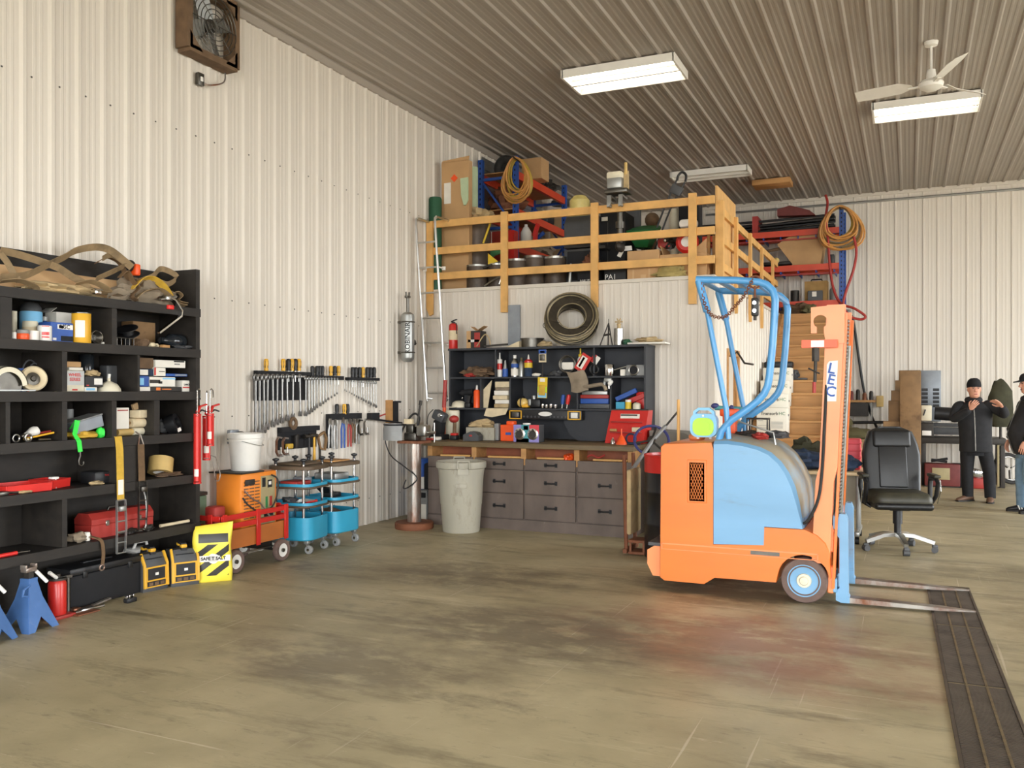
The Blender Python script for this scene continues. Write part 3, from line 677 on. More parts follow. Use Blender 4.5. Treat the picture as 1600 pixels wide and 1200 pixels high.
# things lying on the hood top are separate (see below)
# ================= contents of the left storage shelf
def span(u0, u1, v0, x):
    return PX(u0, v0, x).y, PX(u1, v0, x).y, PX((u0 + u1) / 2, v0, x).z
def decal(parent, mats, x, y0, y1, z0, z1, rects, nm='printed_label', sgn=1):
    """flat printed panels on a face that looks along +X; rects in 0..1 of the face"""
    b = B()
    for a0, a1, c0, c1, k in rects:
        b.k(k).bb((x, y0 + (y1 - y0) * a0, z0 + (z1 - z0) * c0), (x + sgn * .0012, y0 + (y1 - y0) * a1, z0 + (z1 - z0) * c1))
    return O(b, nm, mats, parent, True, smooth=0)
def carton(label, u0, u1, v0, z0, x, dep, mat, rects=None, dm=None, text=None, name='cardboard_box', cat='box', group=None, rz=0.0, flaps=False):
    y0, y1, zt = span(u0, u1, v0, x)
    r = T(name, label, cat, (x - dep / 2, (y0 + y1) / 2, z0), rz, group); o = V((x - dep / 2, (y0 + y1) / 2, z0))
    h = zt - z0; w = y1 - y0
    b = B().rbox((0, 0, h / 2), (dep, w, h), .003, 1)
    O(b, 'body', mat, r)
    if flaps:
        O(B().box((0, -w / 2 - .02, h + .012), (dep, .06, .003), (R(35), 0, 0)), 'flap', mat, r)
        O(B().box((0, w / 2 + .02, h + .010), (dep, .07, .003), (R(-25), 0, 0)), 'flap', mat, r)
    if rects:
        b = B()
        for a0, a1, c0, c1, k in rects: b.k(k).bb((dep / 2, -w / 2 + w * a0, h * c0), (dep / 2 + .0012, -w / 2 + w * a1, h * c1))
        O(b, 'printed_label', dm, r, smooth=0)
    if text:
        tx, size, fy, fz, m = text
        O(B().text(tx, size, facing((dep / 2 + .0016, -w / 2 + w * fy, h * fz), (1, 0, 0)), .0005, .0008), 'lettering', m, r, smooth=0)
    return r
def can(label, u0, u1, v0, z0, x, mat, name='can', cat='can', lid=None, band=None, top=None, group=None, n=24):
    y0, y1, zt = span(u0, u1, v0, x); rr = (y1 - y0) / 2; h = zt - z0
    r = T(name, label, cat, (x, (y0 + y1) / 2, z0), 0, group)
    O(B().lathe([(0, 0), (rr * .96, 0), (rr, .004), (rr, h - .006), (rr * .94, h), (0, h)], n=n), 'body', mat, r)
    if lid: O(B().lathe([(0, h - .001), (rr * 1.03, h - .001), (rr * 1.03, h + lid[1] * .8), (rr * .9, h + lid[1]), (0, h + lid[1])], n=n), 'lid', lid[0], r)
    if band:
        a0, a1, m = band
        O(B().lathe([(rr * .9, h * a0), (rr * 1.006, h * a0), (rr * 1.006, h * a1), (rr * .9, h * a1)], n=n), 'label_band', m, r)
    return r
z = SH['B'] + .001
can('cream canister at the left end of the upper shelf bay', 17.5, 26, 486, z, -5.58, 'cream')
r = can('pale blue tank with dark domed lid at the back of the upper shelf', 33, 63, 487, z, -5.62, 'sky_blue', 'tank', 'tank')
y0, y1, zt = span(33, 63, 487, -5.62); h = zt - z; q = (y1 - y0) / 2
O(B().lathe([(q * .95, h), (q * .9, h + .03), (q * .6, h + .06), (0, h + .07)]), 'lid', 'grey_dark', r)
can('beige can in front of the pale blue tank', 37, 57, 502, z, -5.5, 'cream', band=(.25, .7, 'paper_tan'))
can('small white tub beside the orange lidded tin', 17.8, 25, 519, z, -5.385, 'white_plastic', 'tub', 'tub')
can('orange tin with grey lid on the upper shelf edge', 27, 44, 521, z, -5.385, 'orange_plastic', 'tin', 'can', lid=('grey_plastic', .025))
can('plain white cup next to the orange tin', 44.5, 59.5, 517, z, -5.385, 'white_plastic', 'cup', 'cup')
r = can('white oil filter with red print between cup and blue box', 60.5, 79, 509, z, -5.39, 'white_paint', 'oil_filter', 'filter')
y0, y1, zt = span(60.5, 79, 509, -5.39); q = (y1 - y0) / 2 + .001; b = B()
for z_, w in ((.05, .022), (.026, .01), (.1, .006)): b.ribbon([(q * math.cos(R(a)), q * math.sin(R(a)), z_) for a in range(-60, 1, 10)], w, .0016, (0, 0, 1))
O(b, 'printed_label', 'red_paint', r)
r = T('spray_bottle', 'small blue bottle with white cap behind the blue box', 'bottle', (-5.64, PX(70, 500, -5.64).y, z))
O(B().lathe([(0, 0), (.028, 0), (.028, .12), (.012, .15), (.012, .165), (0, .165)]), 'body', 'box_blue', r); O(B().lathe([(.014, .162), (.018, .162), (.018, .19), (0, .195)]), 'cap', 'white_plastic', r)
carton('blue filter box with white and red label beside the yellow filter', 79, 114.5, 504, z, -5.385, .12, 'box_blue', [(.3, .98, .66, .9, 1), (.36, .58, .7, .86, 2), (.45, .98, .06, .32, 3), (.1, .25, .08, .2, 1)], ['white_paper', 'white_paint', 'red_paint', 'glass_dark'], ('USC', .042, .63, .78, 'black_matte'))
carton('open white cardboard box with bent flaps behind the yellow filter', 88, 152, 490, z, -5.62, .14, 'white_paper', flaps=True)
r = can('tall yellow oil filter with white sticker on the upper shelf', 114.8, 139, 489, z, -5.395, 'cat_yellow', 'oil_filter', 'filter', band=(.97, 1.0, 'steel_dark'))
y0, y1, zt = span(114.8, 139, 489, -5.395); q = (y1 - y0) / 2 + .0015
def wrap(q, a0, a1, z_, w): return B().ribbon([(q * math.cos(R(a)), q * math.sin(R(a)), z_) for a in range(a0, a1, 8)], w, .002, (0, 0, 1))
O(wrap(q, -75, -15, .1, .12), 'sticker', 'white_paper', r)
r = T('headlamp', 'round chrome work lamp lying beside the yellow filter', 'lamp', (-5.42, PX(150, 530, -5.42).y, z + .05))
O(B().lathe([(0, -.05), (.03, -.05), (.05, 0), (.052, .012), (.046, .014), (.02, -.02), (0, -.022)], ax='X'), 'shell', 'steel_dark', r); O(B().torus((.012, 0, 0), .049, .004, 'X'), 'rim', 'chrome', r)
O(B().cyl((0, .048, -.045), (.02, .075, -.035), .012), 'bolt', 'white_plastic', r)
# right bay of the upper row
r = T('pulley', 'black flanged reel tilted in the right bay of the upper shelf', 'reel', (-5.5, PX(199, 512, -5.5).y, z + .115)); E = Euler((R(25), R(10), 0)).to_matrix().to_4x4()
O(B().lathe([(0, -.03), (.085, -.03), (.085, -.024), (.045, -.02), (.045, .02), (.085, .024), (.085, .03), (0, .03)]).xf(E), 'reel_body', 'black_plastic', r)
O(B().cyl((0, 0, -.115), (0, 0, -.03), .03), 'base', 'black_matte', r)
b = B(); y0, y1, _ = span(183, 209, 530, -5.42)
for k in range(5): yy = y0 + (y1 - y0) * k / 4; b.tube([(-5.5, yy, z + .005), (-5.42, yy, z + .005), (-5.42, yy, z + .06), (-5.5, yy, z + .07)], .003, 6)
for xx, zz in ((-5.42, .06), (-5.42, .005), (-5.5, .07), (-5.5, .005)): b.tube([(xx, y0, z + zz), (xx, y1, z + zz)], .0035, 6)
S(b, 'wire_rack', 'small black wire rack under the tilted reel', 'rack', 'steel_dark', True)
carton('worn brown box at the back between reel and dark jar', 208, 243, 503, z, -5.6, .13, 'wood_block')
S(B().blob((-5.43, PX(221, 538, -5.43).y, z + .028), (.05, .05, .035), 3, .3), 'work_glove', 'crumpled brown leather work glove in the upper right bay', 'glove', 'rag_brown', True)
b = B(); gy = PX(236, 538, -5.42).y
b.rbox((-5.42, gy - .01, z + .022), (.08, .05, .036), .015, 2)
for k in range(4): b.tube([(-5.40 - k * .018, gy + .01, z + .024), (-5.40 - k * .018, gy + .04, z + .028), (-5.40 - k * .018, gy + .055, z + .012)], .009, 6)
S(b, 'work_glove', 'striped tan work glove beside the brown leather glove', 'glove', 'paper_tan', True)
r = T('glass_jar', 'dark bottle lying on its side beside the striped glove', 'bottle', (-5.46, PX(250, 535, -5.46).y, z + .066))
O(B().lathe([(0, 0), (.024, .0), (.026, .05), (.03, .06), (.058, .1), (.06, .22), (.055, .232), (0, .235)], ax='Y'), 'body', 'glass_dark', r)
S(B().rbox((-5.40, PX(256, 543, -5.4).y, z + .013), (.06, .075, .025), .003, 1), 'wood_block', 'short wood offcut in front of the dark bottle', 'wood', 'lumber_old', True)
S(B().blob((-5.40, PX(284, 541, -5.4).y, z + .014), (.05, .085, .018), 5, .25), 'rag', 'flat grey oily rag at the right end of the upper shelf', 'rag', 'grey_dark', True)
# ---- second row
z = SH['C'] + .001
r = T('circular_saw', 'white circular saw at the left edge of the second shelf', 'saw', (-5.44, PX(8, 600, -5.42).y, z))
b = B(); g = [V((0.03, .135 * math.cos(a), .03 + .135 * math.sin(a))) for a in [R(5 + k * 10) for k in range(18)]]
b.ribbon(g, .06, .006, (1, 0, 0)); b.ribbon([p * 1 for p in [V((.058, .118 * math.cos(R(5 + k * 10)), .03 + .118 * math.sin(R(5 + k * 10)))) for k in range(18)]], .004, .04, (1, 0, 0))
O(b, 'blade_guard', 'cream', r); O(B().lathe([(0, -.002), (.112, -.002), (.112, .002), (0, .002)], (.03, 0, .05), 'X', 32), 'blade', 'steel_dark', r)
O(B().bb((-.06, -.16, .003), (.09, .17, .012)), 'base_plate', 'galv', r); O(B().rbox((-.03, -.05, .09), (.09, .09, .1), .02), 'motor', 'grey_dark', r)
O(B().rbox((.02, -.12, .022), (.1, .1, .02), .004), 'fence', 'white_plastic', r)
r = T('sanding_disc', 'round cream sanding disc with dark hub on the second shelf', 'disc', (-5.43, PX(52, 600, -5.43).y, z + .087)); E = Euler((0, R(-12), R(-20))).to_matrix().to_4x4()
O(B().lathe([(.045, -.03), (.08, -.035), (.087, -.02), (.085, .02), (.075, .03), (.05, .012), (.045, .0)], ax='X', n=32).xf(E), 'rim', 'paper_tan', r); O(B().lathe([(0, -.03), (.046, -.03), (.046, -.004), (.02, .0), (.015, .012), (0, .012)], ax='X').xf(E), 'hub', 'steel_dark', r)
S(B().lathe([(0, -.01), (.05, -.01), (.05, .01), (.0, .01)], (-5.5, PX(27, 590, -5.5).y, z + .075), 'X'), 'grinding_disc', 'grey grinding disc between the saw and cream disc', 'disc', 'grey_metal', True)
S(B().cyl((-5.6, PX(33, 575, -5.6).y, z), (-5.6, PX(33, 575, -5.6).y, z + .16), .03), 'bottle', 'small blue bottle in the dark behind the cream disc', 'bottle', 'box_blue', True)
yy = PX(47, 570, -5.6).y
S(B().tube([(-5.6, yy + .06 * math.cos(a), z + .12 + .1 * math.sin(a)) for a in [R(k * 20) for k in range(18)]], .006, 6, True).tube([(-5.58, yy + .02 + .05 * math.cos(a), z + .1 + .098 * math.sin(a)) for a in [R(k * 20) for k in range(18)]], .006, 6, True), 'cable_loop', 'loop of dark cable standing behind the cream disc', 'cable', 'grey_dark', True)
S(B().sph((-5.53, PX(44, 584, -5.53).y, z + .115), (.02, .03, .016)).cyl((-5.53, PX(44, 584, -5.53).y, z), (-5.53, PX(44, 584, -5.53).y, z + .11), .008), 'orange_knob_tool', 'orange knobbed tool peeking over the cream disc', 'tool', 'orange_plastic', True)
carton('white and grey box with red lettering on the second shelf', 104.5, 132, 579, z, -5.40, .13, 'cream', [(.02, .98, .3, .98, 1), (.3, .6, .05, .12, 2)], ['cream', 'galv', 'red_paint'], ('WHEEL\nSERIES', .032, .45, .68, 'red_paint'))
zz = PX(118, 579, -5.4).z + .002
carton('small white box stacked on the red lettered box', 108, 130, 574, zz, -5.42, .08, 'white_paper', name='small_box')
carton('small open brown box stacked above the red lettered box', 104.5, 127, 565, PX(118, 574, -5.42).z + .002, -5.44, .08, 'cardboard', name='small_box')
can('dark tinted canister behind the red lettered box', 125, 144, 554, z, -5.63, 'glass_dark', 'canister', 'canister')
carton('flat pale blue box under the black labelled box', 132.6, 152, 605, z, -5.40, .1, 'white_paper', [(.1, .8, .3, .8, 1)], ['white_paper', 'sky_blue'], name='small_box')
zz = PX(142, 605, -5.4).z + .002
carton('black box with square white label on the second shelf', 133, 161, 588, zz, -5.41, .1, 'black_plastic', [(.5, .96, .22, .8, 1), (.08, .2, .1, .2, 2)], ['white_paper', 'white_paint', 'red_paint'])
S(B().blob((-5.46, PX(144, 584, -5.46).y, PX(142, 588, -5.41).z + .022), (.04, .06, .025), 8, .25), 'paper_wad', 'crumpled brown paper on top of the black labelled box', 'paper', 'rag_tan', True)
r = T('dome_lamp', 'white dome shaped funnel standing in the middle bay', 'funnel', (-5.44, PX(170, 610, -5.44).y, z))
O(B().lathe([(.085, 0), (.083, .02), (.06, .055), (.02, .075), (.012, .078), (.012, .1), (.0, .1)]), 'dome', 'cream', r); O(B().cyl((0, 0, .099), (0, .005, .13), .011), 'spout', 'white_plastic', r)
S(B().rbox((-5.58, PX(171, 590, -5.58).y, z + .1), (.08, .12, .2), .01), 'toolbox', 'dark grey plastic case at the back of the middle bay', 'case', 'grey_dark', True)
# stacked parts boxes in the right bay
zl = [z]; x = -5.40
carton('long dark box with orange print at the bottom of the parts stack', 218, 284, 604.5, z, x, .13, 'iron', [(.0, .24, .1, .95, 1), (.38, .48, .25, .85, 2), (.52, .74, .4, .6, 2)], ['iron', 'white_paper', 'orange_paint'], group=None, name='parts_box')
carton('white box with red slash at the right end of the parts stack', 285.5, 300, 594.5, z, x, .13, 'white_paper', [(.0, 1, .32, .42, 1)], ['white_paper', 'red_paint'], ('LANCER', .02, .5, .62, 'black_matte'), name='parts_box')
za = PX(250, 604.5, x).z + .002
carton('blue and white parts box second from the bottom at left', 216.5, 233, 587.5, za, x, .12, 'box_blue', [(.05, .5, .15, .8, 1)], ['box_blue', 'sky_blue'], name='parts_box')
carton('white parts box with dark silhouette in the middle of the stack', 234, 274, 589, za, x, .13, 'white_paper', [(.0, .4, .35, .7, 1), (.5, 1, .75, .9, 2), (.33, .48, .3, .55, 1)], ['white_paper', 'iron', 'sky_blue'], name='parts_box')
zb = PX(250, 588, x).z + .002
carton('navy parts box with white label in the stack at left', 216.5, 240, 576.5, zb, x, .12, 'navy_cloth', [(.05, .62, .12, .9, 1)], ['navy_cloth', 'white_paper'], name='parts_box')
carton('white parts box with red edge in the middle of the stack', 241, 259, 574.5, zb, x, .12, 'white_paper', [(.0, .14, .1, 1, 1), (.4, .9, .5, .6, 2)], ['white_paper', 'red_paint', 'steel_dark'], name='parts_box')
carton('blue parts box under the big white box', 260, 293, 584, zb, x, .12, 'box_blue', [(.4, .95, .2, .8, 1)], ['box_blue', 'grey_metal'], name='parts_box')
zc = PX(250, 574.5, x).z + .003
carton('big white parts box with black stripe topping the stack', 243, 290, 563, zc, x - .01, .12, 'white_paper', [(.6, .95, .78, .95, 1), (.62, .8, .4, .6, 2)], ['white_paper', 'black_matte', 'grey_plastic'], name='parts_box')
carton('crushed brown parts box topping the stack at left', 217, 240, 559, PX(228, 576.5, x).z + .003, x - .02, .1, 'rag_brown', name='parts_box')
# ---- third row
z = SH['D'] + .001
r = T('light_bulb', 'white light bulb lying on the third shelf', 'light bulb', (-5.46, PX(34, 684, -5.46).y, z + .036)); E = Euler((R(-70), 0, R(-15))).to_matrix().to_4x4()
O(B().lathe([(.014, .02), (.018, .035), (.035, .07), (.036, .09), (.026, .112), (0, .122)]).xf(E), 'bulb', 'white_plastic', r); O(B().lathe([(0, -.005), (.013, -.003), (.014, .022), (0, .022)]).xf(E), 'screw_base', 'steel', r)
S(B().cyl((-5.40, PX(37, 684, -5.4).y, z + .02), (-5.37, PX(84, 680, -5.37).y, z + .055), .007, n=8), 'chisel', 'yellow rod shaped tool lying across small parts', 'tool', 'cat_yellow', True)
S(B().cyl((-5.44, PX(42, 682, -5.44).y, z + .042), (-5.44, PX(80, 678, -5.44).y, z + .062), .008, n=8), 'marker', 'dark red marker lying above the yellow rod', 'marker', 'red_dull', True)
S(B().cyl((-5.36, PX(60, 687, -5.36).y, z + .012), (-5.36, PX(79, 686, -5.36).y, z + .01), .006, n=8), 'bit', 'thin silver drill bit below the yellow rod', 'drill bit', 'steel', True)
S(B().torus((-5.38, PX(25, 690, -5.38).y, z + .028), .024, .006, 'X', 18, 6), 'hose_clamp', 'steel hose clamp at the left of the third shelf', 'clamp', 'steel', True)
S(B().torus((-5.37, PX(44, 690, -5.37).y, z + .03), .024, .008, 'X', 18, 6), 'bearing_ring', 'steel bearing ring under the yellow rod', 'ring', 'steel', True)
S(B().sph((-5.38, PX(43, 690, -5.38).y, z + .014), .014, 10), 'steel_ball', 'small tan ball inside the bearing ring', 'ball', 'paper_tan', True)
r = T('metal_box', 'grey steel box tilted on yellow cloth in the third shelf', 'box', (-5.45, PX(129, 668, -5.45).y, z + .1)); E = Euler((R(13), 0, 0)).to_matrix().to_4x4()
O(B().rbox((0, 0, 0), (.14, .245, .085), .004, 1).xf(E), 'body', 'grey_metal', r); O(B().bb((-.072, -.125, .043), (.072, .125, .05)).xf(E), 'lid', 'grey_plastic', r)
S(B().blob((-5.43, PX(127, 684, -5.43).y, z + .026), (.075, .12, .032), 11, .22), 'cloth', 'folded yellow cloth under the tilted grey box', 'cloth', 'yellow_strap', True)
S(B().blob((-5.40, PX(157, 682, -5.4).y, z + .035), (.03, .03, .045), 12, .15), 'rag', 'bright green rag at the right of the yellow cloth', 'rag', 'green_neon', True)
r = T('ratchet_strap', 'neon green strap with hook hanging over the third shelf edge', 'strap', (-5.31, PX(122, 660, -5.31).y, 1.21)); o = ORG[r.name]
gy = o.y; p0 = PX(121, 657, -5.36); p1 = PX(125.5, 706, -5.308)
b = B().ribbon([p0 - V((.06, 0, .06)), p0, V((-5.345, gy, 1.25)), V((-5.312, gy + .01, 1.2)), p1], .036, .004, (0, 1, 0)); O(b, 'webbing', 'green_neon', r, True)
q = p1; O(B().tube([q, q + V((0, 0, -.03)), q + V((0, -.012, -.06)), q + V((0, -.008, -.09)), q + V((0, .012, -.1)), q + V((0, .026, -.085)), q + V((0, .026, -.07))], .005, 8), 'hook', 'steel_dark', r, True)
S(B().cyl((-5.6, PX(108, 650, -5.6).y, z), (-5.6, PX(108, 650, -5.6).y, z + .21), .03), 'grey_tube', 'grey tube standing behind the tilted steel box', 'tube', 'grey_plastic', True)
# right bays
carton('tall white carton in the third shelf bay', 181.5, 202, 637, z + .055, -5.42, .12, 'white_paper', [(.1, .9, .85, .9, 1)], ['white_paper', 'red_dull'], flaps=False)
S(B().cyl((-5.46, PX(182, 676, -5.46).y, z + .028), (-5.46, PX(206, 676, -5.46).y, z + .028), .027, n=16), 'tape_roll', 'ochre roll lying under the tall white carton', 'roll', 'tan_tape', True)
S(B().cyl((-5.45, PX(206.5, 676, -5.45).y, z + .03), (-5.45, PX(223, 676, -5.45).y, z + .03), .029, n=16), 'tape_roll', 'cream tape roll between ochre and blue rolls', 'roll', 'cream', True)
S(B().cyl((-5.44, PX(224, 677, -5.44).y, z + .031), (-5.44, PX(238, 677, -5.44).y, z + .031), .03, n=16), 'tape_roll', 'blue tape roll at the right of the cream roll', 'roll', 'trolley_blue', True)
r = T('paper_roll', 'cream paper roll lying below the small ribbed carton', 'paper roll', (-5.44, PX(203, 664, -5.44).y, z + .097))
O(B().lathe([(.012, 0), (.036, 0), (.036, .165), (.012, .165)], ax='Y'), 'sheet', 'paper_tan', r); O(B().lathe([(.006, .0), (.013, 0), (.013, .168), (.006, .168)], ax='Y'), 'core', 'cardboard', r)
S(B().rbox((-5.44, PX(219, 648, -5.44).y, z + .165), (.09, .14, .06), .003, 1, (0, 0, R(14))), 'small_box', 'ribbed cream carton stacked on the paper roll', 'box', 'paper_tan', True)
S(B().box((-5.5, PX(211, 637, -5.5).y, z + .22), (.02, .05, .05), (R(20), 0, 0)), 'cardboard_scrap', 'torn cardboard scrap behind the ribbed cream carton', 'cardboard', 'cardboard_pale', True)
r = T('tape_roll', 'black coiled belt with white tag in the right third shelf bay', 'belt', (-5.45, PX(270, 666, -5.45).y, z + .075)); E = Euler((0, R(-20), R(25))).to_matrix().to_4x4()
O(B().lathe([(.045, -.04), (.078, -.04), (.078, .04), (.045, .04)], ax='X', n=28).xf(E), 'coil', 'black_plastic', r); O(B().box((.07, .0, -.045), (.004, .035, .03), (R(20), 0, 0)), 'tag', 'white_paper', r)
S(B().blob((-5.5, PX(255, 670, -5.5).y, z + .05), (.04, .05, .06), 14, .2), 'rag', 'dark grey rag behind the black coiled belt', 'rag', 'grey_dark', True)
# ---- fourth row
z = SH['E'] + .001
def tray(label, pts, h, mat, inside=None):
    r = T('tool_tray', label, 'case', (pts[0][0], pts[0][1], z)); o = ORG[r.name]
    P4 = [V((p[0], p[1], z + .002)) for p in pts]; c = sum(P4, V((0, 0, 0))) / 4
    b = B().add(P4 + [p + V((0, 0, .006)) for p in P4], [[0, 1, 2, 3], [4, 5, 6, 7]])
    for i in range(4):
        a, d = P4[i], P4[(i + 1) % 4]; n = (c - (a + d) / 2).normalized() * .012
        b.ring([[a, a + n, a + n + V((0, 0, h)), a + V((0, 0, h)) - n * .6], [d, d + n, d + n + V((0, 0, h)), d + V((0, 0, h)) - n * .6]])
    O(b, 'shell', mat, r, True); return r
tray('open red plastic tool case lying on the fourth shelf', [(-5.37, 3.86), (-5.36, 4.18), (-5.6, 4.2), (-5.65, 3.87)], .055, 'red_plastic')
tray('lid half of the red tool case beside the open tray', [(-5.40, 4.215), (-5.48, 4.42), (-5.66, 4.36), (-5.62, 4.205)], .06, 'red_plastic')
S(B().rbox((-5.44, PX(84, 750, -5.44).y, z + .075), (.05, .05, .018), .006).cyl((-5.42, PX(84, 750, -5.44).y, z + .002), (-5.42, PX(84, 750, -5.44).y, z + .07), .004), 'white_stopper', 'small white cap standing in the red tool case', 'cap', 'white_plastic', True)
r = T('drill_case', 'low black drill case behind the yellow hanging strap', 'case', (-5.48, PX(160, 748, -5.48).y, z))
O(B().rbox((0, 0, .045), (.16, .26, .09), .012), 'body', 'black_plastic', r); O(B().text('TOOL', .02, facing((.081, -.02, .06), (1, 0, 0)), .0006), 'lettering', 'red_paint', r, smooth=0)
r = T('tape_roll', 'big yellow tape roll tilted in the fourth shelf', 'tape', (-5.46, PX(251, 725, -5.46).y, z + .085)); E = Euler((R(-18), R(-12), 0)).to_matrix().to_4x4()
O(B().lathe([(.055, -.06), (.095, -.06), (.095, .06), (.055, .06)], n=32).xf(E), 'tape', 'tan_tape', r); O(B().lathe([(.05, -.058), (.056, -.058), (.056, .061), (.05, .061)], n=32).xf(E), 'core', 'white_paper', r)
S(B().blob((-5.40, PX(262, 744, -5.4).y, z + .016), (.05, .13, .02), 21, .3), 'rag', 'brown rag lying below the big yellow tape roll', 'rag', 'rag_brown', True)
S(B().blob((-5.39, PX(150, 752, -5.39).y, z + .012), (.03, .06, .015), 22, .35), 'rag', 'small tan rag in front of the low black case', 'rag', 'rag_tan', True)
S(B().rbox((-5.38, 3.83, z + .014), (.06, .07, .028), .008).cyl((-5.36, 3.80, z + .02), (-5.36, 3.93, z + .012), .009, n=8), 'pliers', 'grey hand tool at the left edge of the fourth shelf', 'tool', 'steel_dark', True)
S(B().blob((-5.365, 3.98, z + .01), (.025, .05, .013), 25, .3), 'rag', 'yellowish rag scrap in front of the red tray', 'rag', 'rag_tan', True)
# hanging straps
def strap_ladder(p, n, w, step, mat, nm, parent):
    b = B()
    for s in (-1, 1): b.ribbon([p + V((0, s * w / 2, 0)), p + V((.006, s * w / 2 * 1.15, -step * n * .5)), p + V((0, s * w / 2, -step * n))], .02, .004, (1, 0, 0))
    for k in range(n + 1): b.cyl(p + V((0, -w / 2, -step * k)), p + V((0, w / 2, -step * k)), .006, n=8)
    b.rbox(p + V((.015, 0, -step * .8)), (.03, w * .8, .04), .008)
    return O(b, nm, mat, parent, True)
yy = PX(188, 700, -5.30).y
r = T('ratchet_strap', 'yellow ratchet strap with steel buckle hanging down the shelf front', 'strap', (-5.31, yy, 1.19))
O(B().ribbon([V((-5.36, yy - .005, 1.222)), V((-5.315, yy - .005, 1.218)), V((-5.306, yy, 1.12)), V((-5.300, yy + .004, .75))], .062, .005, (0, 1, 0)), 'webbing', 'yellow_strap', r, True)
O(B().bb((-5.296, yy - .024, .79), (-5.294, yy + .024, .9)), 'sewn_label', 'white_paper', r, True)
strap_ladder(V((-5.298, yy + .004, .75)), 5, .075, .078, 'galv', 'ratchet_buckle', r)
yy = PX(221, 700, -5.30).y
r = T('ratchet_strap', 'brown ratchet strap hanging at the shelf divider beside the yellow one', 'strap', (-5.31, yy, 1.19))
O(B().tube([(-5.36, yy, 1.245), (-5.318, yy, 1.222), (-5.306, yy - .022, 1.15), (-5.304, yy + .022, 1.15), (-5.316, yy + .004, 1.222)], .006, 6), 'hook', 'rust_steel', r, True)
O(B().ribbon([V((-5.305, yy, 1.15)), V((-5.300, yy + .004, .87))], .058, .007, (0, 1, 0)), 'webbing', 'brown_strap', r, True)
strap_ladder(V((-5.298, yy + .006, .87)), 5, .07, .072, 'steel_dark', 'ratchet_buckle', r)
O(B().tube(smoothpts([(-5.30, yy + .02, .5), (-5.298, yy + .045, .55), (-5.298, yy + .04, .72), (-5.302, yy + .02, .8)], 4), .006, 6), 'handle', 'galv', r, True)
# ---- fifth row
z = SH['F'] + .001
r = T('toolbox', 'dull red steel toolbox on the fifth shelf behind the yellow strap', 'toolbox', (-5.50, PX(180, 810, -5.5).y, z)); w = PX(226, 800, -5.45).y - PX(128, 800, -5.45).y
O(B().rbox((0, 0, .05), (.18, w, .1), .004, 1), 'body', 'red_dull', r); O(B().prism([(-.09, .102), (.09, .102), (.09, .14), (.05, .185), (-.05, .185), (-.09, .14)], -w / 2, w / 2, 'Y'), 'lid', 'red_dull', r)
for s in (-.15, .15): O(B().rbox((.093, s, .105), (.01, .03, .04), .003, 1), 'latch', 'steel', r)
O(B().tube([(0, -.07, .186), (0, -.06, .205), (0, .06, .205), (0, .07, .186)], .007), 'handle', 'steel_dark', r)
S(B().blob((-5.44, PX(122, 835, -5.44).y, z + .03), (.06, .08, .038), 31, .28), 'rag', 'grey rag heap at the left of the red toolbox', 'rag', 'rag_grey', True)
S(B().rbox((-5.39, PX(136, 832, -5.39).y, z + .035), (.04, .03, .065), .008), 'sparkplug_box', 'small white carton in front of the grey rag heap', 'box', 'white_paper', True)
S(B().cyl((-5.40, PX(250, 823, -5.4).y, z + .014), (-5.37, PX(295, 815, -5.37).y, z + .02), .013, n=10), 'dowel', 'pale wooden dowel at the right end of the fifth shelf', 'stick', 'paper_tan', True)
S(B().cyl((-5.36, 3.70, z + .014), (-5.36, PX(26, 858, -5.36).y, z + .014), .013, n=10).k(1).cyl((-5.36, PX(26, 858, -5.36).y, z + .014), (-5.37, PX(48, 856, -5.36).y, z + .008), .005, n=8), 'screwdriver', 'screwdriver with red handle at the left of the fifth shelf', 'screwdriver', ['red_plastic', 'steel'], True)
for u, v, sd, lab in ((205, 830, 41, 'small dark iron casting in front of the red toolbox'), (232, 825, 43, 'rusty iron bracket right of the brown strap buckle')):
    S(B().blob((-5.38, PX(u, v, -5.38).y, z + .018), (.03, .05, .022), sd, .4), 'iron_casting', lab, 'casting', 'iron', True)
S(B().tube([(-5.42, PX(185, 832, -5.4).y, z + .01), (-5.36, PX(222, 826, -5.36).y, z + .01)], .008), 'tow_bar', 'thin steel rod lying along the fifth shelf edge', 'rod', 'steel_dark', True)
r = T('leather_strap', 'leather strap with steel ring draped over the lowest shelf', 'strap', (-5.31, PX(158, 850, -5.31).y, .47)); yy = ORG[r.name].y
O(B().ribbon(smoothpts([(-5.42, yy - .06, .51), (-5.34, yy - .03, .5), (-5.305, yy, .47), (-5.296, yy + .008, .38), (-5.297, yy, .30)], 4), .026, .006, (0, 1, 0)), 'webbing', 'brown_strap', r, True)
O(B().torus((-5.297, yy - .004, .283), .02, .006, 'X', 18, 6), 'ring', 'brass' if 'brass' in MATS else 'rust_steel', r, True)
# ---- top of the shelf: plank and a heap of tie-down straps
z = SH['A'] + .002
r = S(B().rbox((0, 0, 0), (.03, 1.95, .17), .004, 1), 'plank', 'tan plank leaning on top of the storage shelf under the straps', 'plank', 'board_tan', loc=(-5.56, 3.98, z + .092), rot=(0, R(-16), 0))
def strap(label, pts, w=.05, mat='tan_strap', up=(0, 0, 1), end=None, n=5):
    pp = smoothpts(pts, n); r = T('tie_down_strap', label, 'strap', pp[0], 0, 'straps heaped on the storage shelf'); o = ORG[r.name]
    b = B(); fr = []
    b.ribbon(pp, w, .005, up); O(b, 'webbing', mat, r, True)
    if end: O(B().rbox(pp[-1] + V((0, 0, 0)), (.05, .06, .035), .006).cyl(pp[-1] + V((.02, -.035, .015)), pp[-1] + V((.02, .035, .015)), .008), 'ratchet_buckle', end, r, True)
    return r
def tp(u, v, x=-5.42): return PX(u, v, x)
